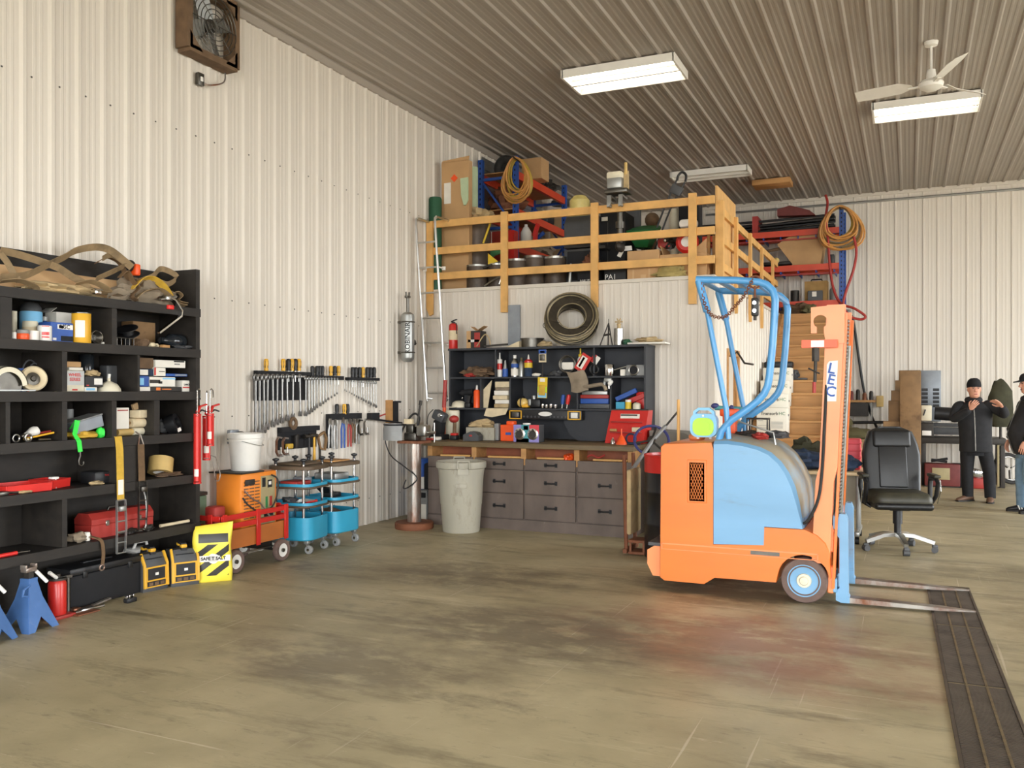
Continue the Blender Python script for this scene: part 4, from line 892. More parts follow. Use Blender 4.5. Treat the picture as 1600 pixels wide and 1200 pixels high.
strap('wide tan strap arching high over the shelf top', [tp(0, 434, -5.40), tp(40, 430, -5.41), tp(75, 414, -5.42), tp(100, 402, -5.42), tp(120, 391, -5.43), tp(150, 386, -5.43), tp(172, 391, -5.43), tp(192, 406, -5.42), tp(206, 418, -5.42)], .055, up=(.5, .2, 1), n=6)
strap('tan strap running diagonally down across the plank from the left', [tp(0, 391, -5.44), tp(30, 398, -5.44), tp(62, 408, -5.43), tp(90, 418, -5.42), tp(112, 432, -5.42), tp(130, 442, -5.42), tp(138, 450, -5.42)], .05, up=(.6, .3, 1), n=5)
strap('thin tan strap crossing the plank near the shelf left edge', [tp(0, 396, -5.42), tp(10, 408, -5.42), tp(20, 425, -5.42), tp(30, 440, -5.41)], .04, up=(.6, 1, .3), n=5)
strap('brownish strap looping low along the shelf edge at left', [tp(0, 440, -5.37), tp(25, 438, -5.36), tp(42, 442, -5.36), tp(56, 450, -5.37), tp(48, 455, -5.40), tp(20, 452, -5.42)], .05, up=(1, 0, .4), n=5)
strap('tan strap running over the plank into the heap', [tp(150, 436, -5.40), tp(168, 428, -5.42), tp(185, 420, -5.43), tp(196, 412, -5.44), tp(176, 398, -5.45), tp(160, 404, -5.46)], .05, up=(.6, .2, 1), n=5)
strap('dark strap hanging loose behind the heap', [tp(150, 411, -5.5), tp(158, 406, -5.5), tp(170, 402, -5.5), tp(188, 412, -5.5), tp(200, 440, -5.48)], .045, 'brown_strap', up=(1, 0, .3), n=5)
strap('pale strap with steel buckle crossing the shelf edge', [tp(118, 444, -5.42), tp(140, 440, -5.39), tp(158, 446, -5.37), tp(172, 458, -5.36), tp(150, 456, -5.345)], .052, 'tan_strap', up=(1, 0, .5), end='chrome')
strap('looped strap standing up at the heap right side', [tp(215, 440, -5.42), tp(238, 432, -5.41), tp(252, 420, -5.41), tp(276, 432, -5.42), tp(262, 444, -5.40), tp(240, 436, -5.38)], .045, up=(.2, .3, 1), n=6)
strap('yellow and tan strap folded in the heap', [tp(205, 452, -5.39), tp(222, 436, -5.38), tp(240, 436, -5.37), tp(256, 448, -5.37), tp(266, 464, -5.37)], .06, 'yellow_strap', up=(1, .3, .5), n=5)
strap('tan strap arching at the right end of the heap', [tp(212, 466, -5.36), tp(225, 456, -5.35), tp(248, 452, -5.35), tp(264, 462, -5.35), tp(276, 474, -5.35), tp(290, 478, -5.36)], .045, up=(1, .3, .4), n=6)
strap('twisted strap in the middle of the heap', [tp(186, 434, -5.39), tp(198, 424, -5.38), tp(208, 440, -5.38), tp(216, 450, -5.37), tp(206, 462, -5.36), tp(214, 470, -5.36)], .04, 'brown_strap', up=(1, .2, .2), n=6)
strap('knotted grey strap lying at the front of the heap', [tp(168, 462, -5.36), tp(185, 454, -5.37), tp(200, 462, -5.37), tp(188, 468, -5.36), tp(172, 466, -5.36)], .045, 'rag_grey', up=(.6, 0, 1), n=6)
strap('short strap end curling at the far right', [tp(262, 462, -5.42), tp(276, 456, -5.42), tp(284, 462, -5.41), tp(278, 470, -5.40), tp(292, 474, -5.40)], .035, 'tan_strap', up=(1, 0, .2), n=5)
S(B().blob((-5.50, PX(225, 460, -5.5).y, z + .08), (.14, .28, .1), 51, .28, 4, 28), 'strap_bundle', 'tangled bundle of old tan straps under the loose straps', 'straps', 'rag_grey', True, kind='stuff')
S(B().blob((-5.46, PX(90, 455, -5.46).y, z + .03), (.09, .3, .045), 53, .35, 4, 28), 'strap_bundle', 'flat tangle of tan straps below the leaning plank', 'straps', 'rag_tan', True, kind='stuff')
S(B().rbox((-5.45, PX(212, 422, -5.45).y, z + .26), (.06, .05, .09), .012), 'ratchet_buckle', 'orange and black ratchet on top of the strap heap', 'ratchet', 'orange_plastic', True)
S(B().sph((-5.47, PX(204, 412, -5.47).y, z + .29), (.03, .045, .045)), 'pulley', 'black pulley block on top of the strap heap', 'pulley', 'black_plastic', True)
r = T('ratchet_binder', 'chrome ratchet handle with red grip hanging over the top shelf edge', 'ratchet', (-5.33, PX(270, 480, -5.33).y, z)); p = [PX(258, 463, -5.34), PX(272, 470, -5.31), PX(282, 486, -5.30), PX(281, 494, -5.30), PX(248, 520, -5.30)]
O(B().ribbon(p, [.04, .05, .05, .045, .03], .014, (1, 0, 0)), 'lever', 'chrome', r, True); O(B().rbox(PX(266, 480, -5.31), (.03, .06, .035), .008), 'grip', 'red_plastic', r, True)
O(B().rbox(PX(262, 466, -5.33), (.05, .07, .04), .01).cyl(PX(250, 468, -5.33), PX(275, 464, -5.33), .012), 'ratchet_body', 'steel', r, True)
# ================= on the floor in front of the storage shelf
r = T('toolbox', 'long black plastic toolbox on the floor under the storage shelf', 'toolbox', (-5.52, 4.68, 0)); w = .64
O(B().rbox((0, 0, .12), (.24, w, .235), .012), 'body', 'black_matte', r); O(B().rbox((0, 0, .265), (.25, w + .01, .05), .012), 'lid', 'black_plastic', r)
O(B().rbox((0, 0, .298), (.04, .26, .014), .006), 'handle', 'black_plastic', r)
for s in (-.2, .2): O(B().rbox((.123, s, .235), (.012, .04, .05), .004), 'latch', 'black_plastic', r)
def booster(x, y, rz, label):
    r = T('jump_starter', label, 'jump starter', (x, y, 0), rz, 'black and yellow jump starter packs')
    w, d, h = .22, .2, .3
    pl = [(-d / 2, 0), (d / 2, 0), (d / 2 + .005, .03), (d / 2, .2), (d / 2 - .05, .285), (-d / 2 + .05, .285), (-d / 2, .2)]
    b = B(); b.ring([[V((x_, y_, z_)) for x_, z_ in [(p[0] * k, p[1]) for p in pl]] for y_, k in ((-w / 2, .94), (-w / 2 + .01, 1), (w / 2 - .01, 1), (w / 2, .94))])
    O(b, 'body', 'grey_dark', r)
    O(B().prism([(-.1, .03), (.1, .03), (.1, .19), (-.1, .19)], d / 2 - .002, d / 2 + .008, 'X'), 'front_frame', 'cat_yellow', r)
    O(B().bb((d / 2 + .008, -.075, .09), (d / 2 + .011, .075, .178)).k(1).bb((d / 2 + .011, -.012, .122), (d / 2 + .0125, .016, .142)), 'front_panel', ['black_plastic', 'white_paint'], r)
    b = B().bb((d / 2 + .008, -.08, .04), (d / 2 + .011, .08, .078)).k(1)
    for s in (-.05, 0, .05): b.bb((d / 2 + .011, s - .017, .046), (d / 2 + .014, s + .017, .07))
    O(b, 'socket_row', ['black_plastic', 'rag_brown'], r)
    for s in (-1, 1): O(B().ribbon([(.05, s * .1, .29), (.098, s * .1, .205), (.105, s * .1, .03)], .018, .022, (0, 1, 0)), 'trim_strip', 'cat_yellow', r)
    O(B().ribbon([(-.06, 0, .27), (-.045, 0, .32), (0, 0, .338), (.045, 0, .325), (.06, 0, .275)], .045, .022, (0, 1, 0)), 'handle', 'black_plastic', r)
    for hx, hz in ((-.045, .315), (.05, .31)): O(B().rbox((hx, 0, hz), (.043, .05, .03), .01), 'handle_end', 'cat_yellow', r)
    O(B().bb((.055, -.07, .246), (.085, .07, .252)).xf(Matrix.Identity(4)), 'gauge', 'glass_dark', r)
    return r
booster(-5.45, 5.10, R(-8), 'jump starter pack half hidden behind its neighbour beside the black toolbox')
booster(-5.36, 5.36, R(-28), 'jump starter pack standing forward near the yellow salt bag')
r = T('jug', 'white plastic jug handle behind the jump starter packs', 'jug', (-5.66, 5.2, 0))
O(B().rbox((0, 0, .15), (.16, .2, .3), .03), 'body', 'white_plastic', r); O(B().tube([(.02, -.07, .29), (.03, -.05, .345), (.03, .05, .345), (.02, .07, .29)], .012), 'handle', 'white_plastic', r)
def jack_stand(x, y, rz, label):
    r = T('jack_stand', label, 'jack stand', (x, y, 0), rz, 'blue jack stands')
    for a in range(4):
        E = Matrix.Rotation(a * PI / 2, 4, 'Z')
        pl = [V((.035, -.035, .31)), V((.035, .035, .31)), V((.06, .055, .2)), V((.125, .125, 0)), V((.125, .07, 0)), V((.1, .0, .085)), V((.125, -.07, 0)), V((.125, -.125, 0)), V((.06, -.055, .2))]
        b = B().ring([pl, [p - V((.005, 0, 0)) for p in pl]]).xf(E)
        O(b, 'leg_panel', 'jack_blue', r)
    O(B().bb((-.036, -.036, .26), (.036, .036, .33)), 'collar', 'jack_blue', r)
    O(B().bb((-.02, -.02, .1), (.02, .02, .37)), 'ratchet_post', 'iron', r); O(B().rbox((0, 0, .385), (.05, .09, .03), .006).rbox((0, .04, .405), (.05, .016, .03), .004).rbox((0, -.04, .405), (.05, .016, .03), .004), 'saddle', 'rust_steel', r)
    O(B().tube([(.04, -.03, .29), (.05, -.09, .27), (.05, -.1, .235), (.045, -.05, .22)], .008), 'lever', 'jack_blue', r)
    O(B().cyl((.03, .03, .37), (.06, .09, .29), .012), 'handle_grip', 'white_plastic', r)
    return r
jack_stand(-5.255, 3.93, R(8), 'blue jack stand with spread legs beside the red bottle jack')
jack_stand(-5.20, 3.60, R(20), 'blue jack stand cut off at the photo left edge')
r = T('bottle_jack', 'red hydraulic bottle jack between jack stand and black toolbox', 'jack', (-5.33, 4.20, 0))
O(B().rbox((.0, .0, .012), (.16, .17, .024), .006), 'base', 'red_dull', r); O(B().lathe([(0, .02), (.055, .02), (.058, .04), (.058, .235), (.045, .26), (0, .26)]), 'cylinder', 'red_paint', r)
O(B().lathe([(0, .258), (.06, .258), (.06, .272), (.022, .272), (.022, .3), (0, .3)]), 'top_nut', 'iron', r); O(B().cyl((.0, .085, .024), (.0, .085, .26), .013).bb((-.012, -.03, .255), (.012, .11, .275)), 'pump', 'steel_dark', r)
O(B().cyl((.03, -.03, .28), (.05, -.1, .33), .012), 'handle_socket', 'white_plastic', r)
r = T('wrench', 'rusty adjustable wrench lying in front of the black toolbox', 'wrench', (-5.34, 4.50, 0))
O(B().ribbon([(0, -.12, .012), (-.005, 0, .014), (-.02, .16, .03)], [.022, .026, .03], .012, (1, 0, 0)), 'handle', 'rust_steel', r); O(B().rbox((.0, -.15, .018), (.06, .07, .03), .012), 'jaw', 'rust_steel', r)
S(B().rbox((-5.29, 4.40, .014), (.05, .12, .026), .01).cyl((-5.28, 4.30, .012), (-5.28, 4.54, .012), .011), 'grease_gun', 'small silver hand tool on the floor beside the rusty wrench', 'tool', 'steel', True)
S(B().bb((-5.36, 4.26, .003), (-5.2, 4.44, .012)), 'steel_plate', 'flat rusty steel plate on the floor by the bottle jack', 'plate', 'rust', True)
r = T('battery_clamp', 'small black and silver clamp lying on the floor', 'clamp', (-5.22, 4.72, 0))
O(B().rbox((0, 0, .018), (.05, .09, .035), .01), 'body', 'black_plastic', r); O(B().rbox((.0, -.015, .045), (.03, .012, .025), .004).rbox((0, .02, .045), (.03, .012, .025), .004).rbox((.0, -.035, .04), (.02, .01, .03), .003), 'jaw', 'chrome', r)
# salt bag
r = T('salt_bag', 'yellow and black striped bag of road salt on the floor at shelf end', 'bag', (-5.19, 5.535, 0), R(0))
E = Matrix.Translation((-5.19, 5.535, 0)) @ Matrix.Rotation(R(43), 4, 'Z')
W_, D_, H_ = .29, .12, .47
def bagp(u, t):
    z_ = H_ * t; pin = 1 - .9 * max(0, (t - .72) / .28) ** 1.2 - .25 * max(0, (.1 - t) / .1) ** 2
    a = 2 * PI * u; cx, sy = math.cos(a), math.sin(a); e = .45
    x_ = W_ / 2 * math.copysign(abs(cx) ** e, cx) * (1 - .05 * math.sin(t * 6)) ; y_ = D_ / 2 * math.copysign(abs(sy) ** .7, sy) * max(.08, pin)
    n_ = noise.noise(V((x_ * 9, t * 5, y_ * 9))) * .012
    return V((x_ + .012 * math.sin(t * 7), y_ + n_ - .02 * t, z_ + (.03 * (x_ / W_) if t > .9 else 0)))
loops = [[bagp(k / 40, t) for k in range(40)] for t in [0, .02, .06, .12, .2, .3, .4, .5, .6, .7, .78, .85, .9, .95, 1.0]]
def sacks():
    m = bpy.data.materials.new('salt_bag_print'); m.use_nodes = True; nt = m.node_tree; n = nt.nodes; l = nt.links; bs = n['Principled BSDF']
    tc = n.new('ShaderNodeTexCoord'); sp = n.new('ShaderNodeSeparateXYZ'); l.new(tc.outputs['Object'], sp.inputs[0])
    def ma(op, a, b_=None):
        q = n.new('ShaderNodeMath'); q.operation = op
        for i, x in enumerate((a, b_)):
            if x is None: continue
            if isinstance(x, (int, float)): q.inputs[i].default_value = x
            else: l.new(x, q.inputs[i])
        return q.outputs[0]
    cs, sn_ = math.cos(R(43)), math.sin(R(43))
    lx = ma('ADD', ma('MULTIPLY', sp.outputs['X'], cs), ma('MULTIPLY', sp.outputs['Y'], sn_))
    d = ma('FRACT', ma('ADD', ma('MULTIPLY', ma('SUBTRACT', sp.outputs['Z'], ma('MULTIPLY', lx, .75)), 8.2), .2))
    st = ma('GREATER_THAN', d, .52)
    inz = ma('MULTIPLY', ma('GREATER_THAN', sp.outputs['Z'], .055), ma('LESS_THAN', sp.outputs['Z'], .31))
    inx = ma('LESS_THAN', ma('ABSOLUTE', lx), .12)
    st = ma('MULTIPLY', st, ma('MULTIPLY', inz, inx))
    blk = ma('MULTIPLY', ma('MULTIPLY', ma('GREATER_THAN', sp.outputs['Z'], .325), ma('LESS_THAN', sp.outputs['Z'], .395)), ma('LESS_THAN', ma('ABSOLUTE', lx), .115))
    f = ma('MAXIMUM', st, blk)
    mx = n.new('ShaderNodeMix'); mx.data_type = 'RGBA'; l.new(f, mx.inputs['Factor']); mx.inputs['A'].default_value = sc(lin('#efdb4a'), 1); mx.inputs['B'].default_value = sc(lin('#2e2d28'), 1)
    l.new(mx.outputs['Result'], bs.inputs['Base Color']); bs.inputs['Roughness'].default_value = .4; return m
MATS['salt_bag_print'] = sacks()
b = B().ring(loops).xf(E); O(b, 'sack', 'salt_bag_print', r, True, smooth=70)
fwd_ = (E.to_3x3() @ V((0, -1, 0)))
def onbag(x_, z_, off=.066): return E @ V((x_, -off, z_))
b = B().rbox((0, 0, 0), (.265, .05, .006), .002, 1).cyl((0, 0, -.003), (0, 0, .003), .042, n=20).xf(facing(onbag(.0, .195, .064), fwd_)); O(b, 'name_plate', 'white_paint', r, True)
b = B().text('SAFE T SALT', .035, facing(onbag(.0, .195, .0685), fwd_), .0006, .0012); O(b, 'lettering', 'black_matte', r, True, smooth=0)
# ---- red caulking guns hanging on the shelf end
def caulk_gun(p, label, L=.36, rz=0, mat='red_paint'):
    r = T('caulking_gun', label, 'caulking gun', p, rz, 'red caulking guns hanging on the shelf end')
    b = B()
    for s in (-1, 1): b.bb((-.004 + s * .027, -.01, -L), (.004 + s * .027, .01, -.13))
    b.lathe([(0, -.145), (.03, -.145), (.03, -.13), (0, -.13)]).lathe([(.012, -L), (.032, -L), (.032, -L + .012), (.012, -L + .012)])
    O(b, 'cradle', mat, r)
    O(B().cyl((0, 0, -L + .02), (0, 0, -.15), .024), 'cartridge', 'red_plastic', r); O(B().lathe([(.0244, -L + .06), (.0248, -L + .06), (.0248, -L + .12), (.0244, -L + .12)]), 'label_band', 'white_paper', r)
    O(B().cyl((0, 0, -.2), (0, 0, .06), .005, n=8).tube([(0, 0, .06), (0, .012, .075), (0, .03, .06), (0, .034, .0)], .005), 'plunger_rod', 'chrome', r)
    O(B().ribbon([(0, 0, -.12), (0, .03, -.07), (0, .1, -.055)], [.03, .022, .018], .014, (1, 0, 0)), 'handle', mat, r); O(B().ribbon([(0, .01, -.12), (0, .05, -.1), (0, .1, -.115)], .014, .01, (1, 0, 0)), 'trigger', 'black_plastic', r)
    return r
yb = SY1 + .01
caulk_gun((-5.289, 5.46, 1.50), 'red caulking gun with chrome rod hanging lowest on the shelf end', .72 - .02)
caulk_gun((-5.27, 5.585, 1.50), 'red caulking gun hanging with its handle pointing to the wall', .40)
caulk_gun((-5.325, 5.60, 1.48), 'red caulking gun hanging closest to the steel wall', .50, R(30), 'red_plastic')
S(B().tube(smoothpts([(-5.30, 5.62, 1.02), (-5.29, 5.65, .9), (-5.29, 5.66, .82), (-5.29, 5.70, .80), (-5.29, 5.72, .86), (-5.30, 5.68, 1.0)], 5), .004, 6, True), 'wire_loop', 'bent wire loop hanging below the red caulking guns', 'wire', 'rust_steel', True)
# ---- wagon with battery charger, bucket, crates behind
wx0, wx1, wy0, wy1 = -5.66, -5.28, 5.72, 6.56
r = T('garden_wagon', 'red slatted wooden wagon on four white hubbed wheels', 'wagon', (-5.47, 6.14, 0))
O(B().bb((wx0, wy0, .2), (wx1, wy1, .225)), 'deck', 'lumber_old', r, True)
for x in (wx0, wx1): O(B().bb((x - .008, wy0, .2), (x + .008, wy1, .36)), 'side_panel', 'orange_wood' if 'orange_wood' in MATS else 'wagon_wood', r, True)
for y in (wy0, wy1): O(B().bb((wx0, y - .008, .2), (wx1, y + .008, .36)), 'end_panel', 'wagon_wood', r, True)
for x, s in ((wx0, -1), (wx1, 1)):
    for zz in (.40, .475): O(B().rbox((x + s * .012, (wy0 + wy1) / 2, zz), (.014, wy1 - wy0 + .02, .045), .003, 1), 'slat', 'red_paint', r, True)
    for y in (wy0 + .02, (wy0 + wy1) / 2 + .02, wy1 - .02): O(B().rbox((x + s * .024, y, .35), (.014, .05, .32), .003, 1), 'stake', 'red_paint', r, True)
for y, s in ((wy0, -1), (wy1, 1)):
    for zz in (.40, .475): O(B().rbox(((wx0 + wx1) / 2, y + s * .012, zz), (wx1 - wx0, .014, .045), .003, 1), 'slat', 'red_paint', r, True)
    for x in (wx0 + .1, wx1 - .1): O(B().rbox((x, y + s * .024, .35), (.05, .014, .32), .003, 1), 'stake', 'red_paint', r, True)
for y in (wy0 + .12, wy1 - .11):
    O(B().cyl((wx0 - .03, y, .1), (wx1 + .03, y, .1), .009).bb((wx0 + .08, y - .02, .1), (wx1 - .08, y + .02, .2)), 'axle', 'iron', r, True)
    for x, s in ((wx0 - .0, -1), (wx1 + .0, 1)):
        w_ = O(B().lathe([(.062, -.024), (.092, -.026), (.1, -.015), (.1, .015), (.092, .026), (.062, .024)], ax='X', n=28), 'wheel', 'rubber_dirty', r, loc=(x + s * .04 + 5.47, y - 6.14, .1))
        O(B().lathe([(0, -.012), (.064, -.02), (.064, .02), (.0, .012)], ax='X', n=24), 'rim', 'white_plastic', w_); O(B().lathe([(0, -.03), (.018, -.03), (.018, .03), (0, .03)], ax='X', n=12), 'hub', 'steel_dark', w_)
O(B().cyl((wx1 - .06, wy0 + .1, .13), (wx1 - .06, wy1 - .1, .13), .008), 'reach_rod', 'steel', r, True)
r = T('battery_charger', 'orange battery charger with vented side standing in the wagon', 'battery charger', (-5.45, 6.27, .226)); cx0, cx1, cy0, cy1, cz = -5.62, -5.33, 6.02, 6.50, .60
b = B().rbox(((cx0 + cx1) / 2, (cy0 + cy1) / 2, .226 + cz / 2), (cx1 - cx0, cy1 - cy0, cz), .02, 2); O(b, 'cabinet', 'charger_orange', r, True)
b = B()
for k in range(15):
    for j in range(3): b.bb((cx1 - .004, cy0 + .035 + j * .072, .226 + .11 + k * .029), (cx1 + .002, cy0 + .095 + j * .072, .226 + .12 + k * .029))
O(b, 'vent_slots', 'rag_brown', r, True)
O(B().bb((cx1 - .002, cy0 + .255, .226 + .02), (cx1 + .004, cy1 - .035, .226 + cz - .04)), 'control_panel', 'olive_panel', r, True)
b = B().bb((cx1 + .004, cy0 + .27, .226 + .46), (cx1 + .006, cy0 + .315, .226 + .545)).bb((cx1 + .004, cy0 + .345, .226 + .45), (cx1 + .006, cy0 + .405, .226 + .52)).bb((cx1 + .004, cy0 + .295, .226 + .19), (cx1 + .006, cy0 + .42, .226 + .25)).bb((cx1 + .004, cy0 + .295, .226 + .06), (cx1 + .006, cy0 + .42, .226 + .12)).k(1).bb((cx1 + .004, cy0 + .315, .226 + .27), (cx1 + .006, cy0 + .345, .226 + .37)).k(2).bb((cx1 + .004, cy0 + .37, .226 + .28), (cx1 + .006, cy0 + .405, .226 + .37)).k(3).bb((cx1 + .006, cy0 + .357, .226 + .475), (cx1 + .007, cy0 + .392, .226 + .505))
O(b, 'gauge', ['black_plastic', 'green_plastic', 'red_dull', 'white_paint'], r, True)
O(B().tube(smoothpts([(cx1 + .02, cy0 + .38, .79), (cx1 + .04, cy0 + .44, .74), (cx1 + .04, cy0 + .43, .6), (cx1 + .04, cy0 + .36, .5), (cx1 + .05, cy0 + .2, .47), (cx1 + .04, cy0 + .05, .55), (cx1 + .02, cy0 + .0, .62)], 6), .008), 'cable', 'iron', r, True)
O(B().tube(smoothpts([(cx1 + .02, cy0 + .02, .68), (cx1 + .045, cy0 + .1, .6), (cx1 + .045, cy0 + .2, .55), (cx1 + .04, cy0 + .33, .42), (cx1 + .06, cy0 + .36, .40)], 6), .008), 'cable', 'rust_steel', r, True)
O(B().rbox(((cx1) + .012, cy0 + .1, .226 + .52), (.016, .12, .05), .005), 'clamp_holder', 'iron', r, True)
zt = .226 + cz
S(B().prism([(-5.66, 5.98), (-5.30, 6.0), (-5.31, 6.30), (-5.66, 6.42)], zt + .001, zt + .014, 'Z'), 'steel_plate', 'dark flat steel plate lying on the battery charger', 'plate', 'iron', True)
r = T('bucket', 'white plastic bucket standing on the orange battery charger', 'bucket', (-5.47, 6.235, zt + .015))
O(B().lathe([(0, .0), (.122, .0), (.125, .004), (.147, .285), (.158, .29), (.158, .33), (.15, .335), (.144, .33), (.12, .012), (0, .012)], n=40), 'pail', 'white_plastic', r)
O(B().lathe([(.148, .262), (.16, .262), (.16, .27), (.148, .27)], n=40).lathe([(.148, .3), (.163, .3), (.163, .306), (.148, .306)], n=40), 'rim_rib', 'white_plastic', r)
O(B().tube([V((.16 * math.cos(a), .16 * math.sin(a), .27 - .05 * math.sin((a - R(-60)) / R(180) * PI))) for a in [R(-60 + k * 9) for k in range(21)]], .003, 6), 'bail_handle', 'galv', r)
r = T('ammunition_case', 'faded green metal case standing behind the red wagon', 'case', (-5.66, 5.79, .226))
O(B().rbox((0, .0, .21), (.14, .19, .42), .01), 'body', 'case_green', r); O(B().rbox((0, 0, .437), (.15, .2, .03), .006), 'lid', 'iron', r)
S(B().rbox((-5.42, 5.80, .40), (.12, .13, .34), .02), 'fuel_can', 'small faded red can inside the wagon end', 'can', 'red_dull', True)
S(B().blob((-5.44, 5.93, .27), (.1, .06, .055), 61, .3), 'rag', 'grey rag in the wagon beside the charger', 'rag', 'rag_grey', True)
# ---- two blue tool trolleys
def trolley(x, y, rz, label, top=True):
    r = T('tool_trolley', label, 'tool trolley', (x, y, 0), rz, 'blue tool trolleys')
    L, W_, rad = .46, .42, .09
    def ol(L, W_, rad):
        o = []
        for cx, cy, a in ((1, 1, 0), (-1, 1, 90), (-1, -1, 180), (1, -1, 270)):
            for k in range(6): t = R(a + k * 18); o.append((cx * (L / 2 - rad) + rad * math.cos(t), cy * (W_ / 2 - rad) + rad * math.sin(t)))
        return o
    def tray_(z, h, nm='tray', k=1.0):
        b = B(); lo = lambda f, zz, dl: [V((px_, py_, zz)) for px_, py_ in ol(L * k * f + dl, W_ * k * f + dl, rad)]
        b.ring([lo(.96, z, 0), lo(1, z + .01, 0), lo(1, z + h, 0), lo(1, z + h, -.02), lo(1, z + .014, -.022)]); O(b, nm, 'trolley_blue', r)
        return lo
    tray_(.13, .22, 'bin')
    for z_ in (.44, .62):
        tray_(z_, .05)
        b = B(); o_ = [V((a, c, z_ + .012)) for a, c in ol(L + .012, W_ + .012, rad + .006)]; b.tube(o_, .011, 6, True); O(b, 'bumper', 'bumper_brown', r)
    b = B().ring([[V((a, c, z_)) for a, c in ol(L + d, W_ + d, rad)] for z_, d in ((.80, -.01), (.805, .02), (.835, .02), (.84, -.005))]); O(b, 'top_tray', 'bumper_brown', r)
    for sx, sy in ((.5, -.78), (.5, .78), (-.5, -.78), (-.5, .78)):
        O(B().cyl((sx * .30, sy * .23, .3), (sx * .30, sy * .23, .86), .014, n=12), 'post', 'chrome', r); O(B().lathe([(0, .855), (.016, .855), (.014, .88), (.032, .892), (.032, .905), (0, .915)], (sx * .30, sy * .23, 0)), 'knob', 'black_plastic', r)
    for sx in (-1, 1):
        for sy in (-1, 1):
            c = O(B().rbox((0, 0, .112), (.05, .05, .03), .005).ribbon([(0, 0, .1), (.02, 0, .06)], .05, .006, (0, 1, 0)), 'caster', 'galv', r, loc=(sx * .17, sy * .15, 0))
            O(B().lathe([(0, -.016), (.035, -.018), (.042, -.01), (.042, .01), (.035, .018), (0, .016)], (.02, 0, .043), 'Y', 20), 'wheel', 'grey_plastic', c); O(B().lathe([(0, -.022), (.014, -.022), (.014, .022), (0, .022)], (.02, 0, .043), 'Y', 12), 'hub', 'chrome', c)
    return r
trolley(-5.42, 6.94, R(8), 'blue three tier tool trolley nearer the red wagon')
trolley(-5.41, 7.45, R(-4), 'blue three tier tool trolley nearer the bench vise')
def tl(x, y, z, b, nm, lab, cat, m): S(b.xf(Matrix.Translation((x, y, z))), nm, lab, cat, m, True)
tl(-5.40, 6.86, .638, B().rbox((0, 0, .03), (.2, .22, .045), .006), 'tool_case', 'flat red case in the upper tray of the nearer trolley', 'case', 'red_dull')
tl(-5.46, 7.04, .638, B().rbox((0, 0, .04), (.14, .12, .06), .006), 'tool_case', 'grey metal case in the upper tray of the nearer trolley', 'case', 'grey_metal')
tl(-5.40, 7.44, .638, B().rbox((0, 0, .045), (.26, .24, .08), .01), 'organizer_box', 'clear grey organizer box in the upper tray of the farther trolley', 'organizer', 'galv')
tl(-5.36, 6.93, .458, B().ribbon([(-.08, -.1, .02), (0, -.02, .04), (.05, .1, .02)], .03, .018, (0, 0, 1)), 'locking_pliers', 'bright steel pliers in the middle tray of the nearer trolley', 'pliers', 'steel')
tl(-5.46, 6.85, .458, B().blob((0, 0, .03), (.08, .07, .04), 71, .3), 'rag', 'dark rag in the middle tray of the nearer trolley', 'rag', 'grey_dark')
tl(-5.33, 7.0, .458, B().cyl((-.02, -.05, .016), (.03, .06, .02), .016), 'file_tool', 'red tool handle in the middle tray of the nearer trolley', 'tool', 'red_plastic')
tl(-5.42, 7.36, .458, B().rbox((0, 0, .09), (.16, .1, .03), .01, 2, (R(-35), 0, 0)).rbox((0, .1, .035), (.14, .16, .05), .01), 'power_tool', 'black power tool leaning in the middle tray of the farther trolley', 'power tool', 'black_plastic')
tl(-5.42, 6.94, .842, B().rbox((0, 0, .012), (.3, .34, .02), .006), 'drip_tray', 'brown oily tray on top of the nearer trolley', 'tray', 'bumper_brown')
tl(-5.35, 7.40, .842, B().rbox((0, 0, .008), (.2, .3, .014), .004), 'wood_offcut', 'thin wooden board on top of the farther trolley', 'board', 'lumber_old')
tl(-5.44, 7.47, .145, B().blob((0, 0, .1), (.14, .13, .1), 73, .25), 'rag', 'brown rags filling the lower bin of the farther trolley', 'rag', 'rag_brown')
# ================= left wall tools
WT = WX + .035
r = T('outlet_box', 'grey wall outlet with black plug on the left steel wall above the bucket', 'outlet', (WX + .02, PX(359, 667, WX).y, 1.13))
O(B().rbox((.02, 0, 0), (.04, .12, .13), .006), 'box', 'grey_metal', r); O(B().rbox((.065, .045, 0), (.06, .07, .1), .02), 'plug', 'black_plastic', r)
r = T('exhaust_fan', 'dusty square exhaust fan high on the left steel wall', 'fan', (WX + .02, 6.0, 4.80)); w = .58
b = B()
for s in (-1, 1): b.bb((0, s * w / 2 - .03, -w / 2), (.14, s * w / 2 + .03, w / 2)).bb((0, -w / 2, s * w / 2 - .03), (.14, w / 2, s * w / 2 + .03))
for s in (-1, 1):
    for q in (-1, 1): b.prism([(s * w / 2, q * w / 2), (s * (w / 2 - .15), q * w / 2), (s * w / 2, q * (w / 2 - .15))], .12, .14, 'X')
O(b, 'frame', 'rag_brown', r); b = B()
for k in range(6): b.torus((.15, 0, 0), .05 + k * .042, .004, 'X', 28, 6)
for k in range(8): a = k * PI / 4; b.cyl((.152, .03 * math.cos(a), .03 * math.sin(a)), (.15, .27 * math.cos(a), .27 * math.sin(a)), .004, n=6)
O(b, 'guard', 'steel_dark', r)
for k in range(4):
    E = Matrix.Rotation(k * PI / 2 + .4, 4, 'X')
    O(B().ribbon([(.07, 0, .05), (.075, 0, .25)], .14, .004, (.4, 1, 0)).xf(E), 'blade', 'galv', r)
O(B().cyl((.02, 0, 0), (.1, 0, 0), .06), 'motor', 'steel_dark', r)
O(B().tube(smoothpts([(.02, .26, -.3), (.04, .22, -.42), (.03, .05, -.5), (.02, -.03, -.49)], 5), .007), 'cable', 'rust_steel', r)
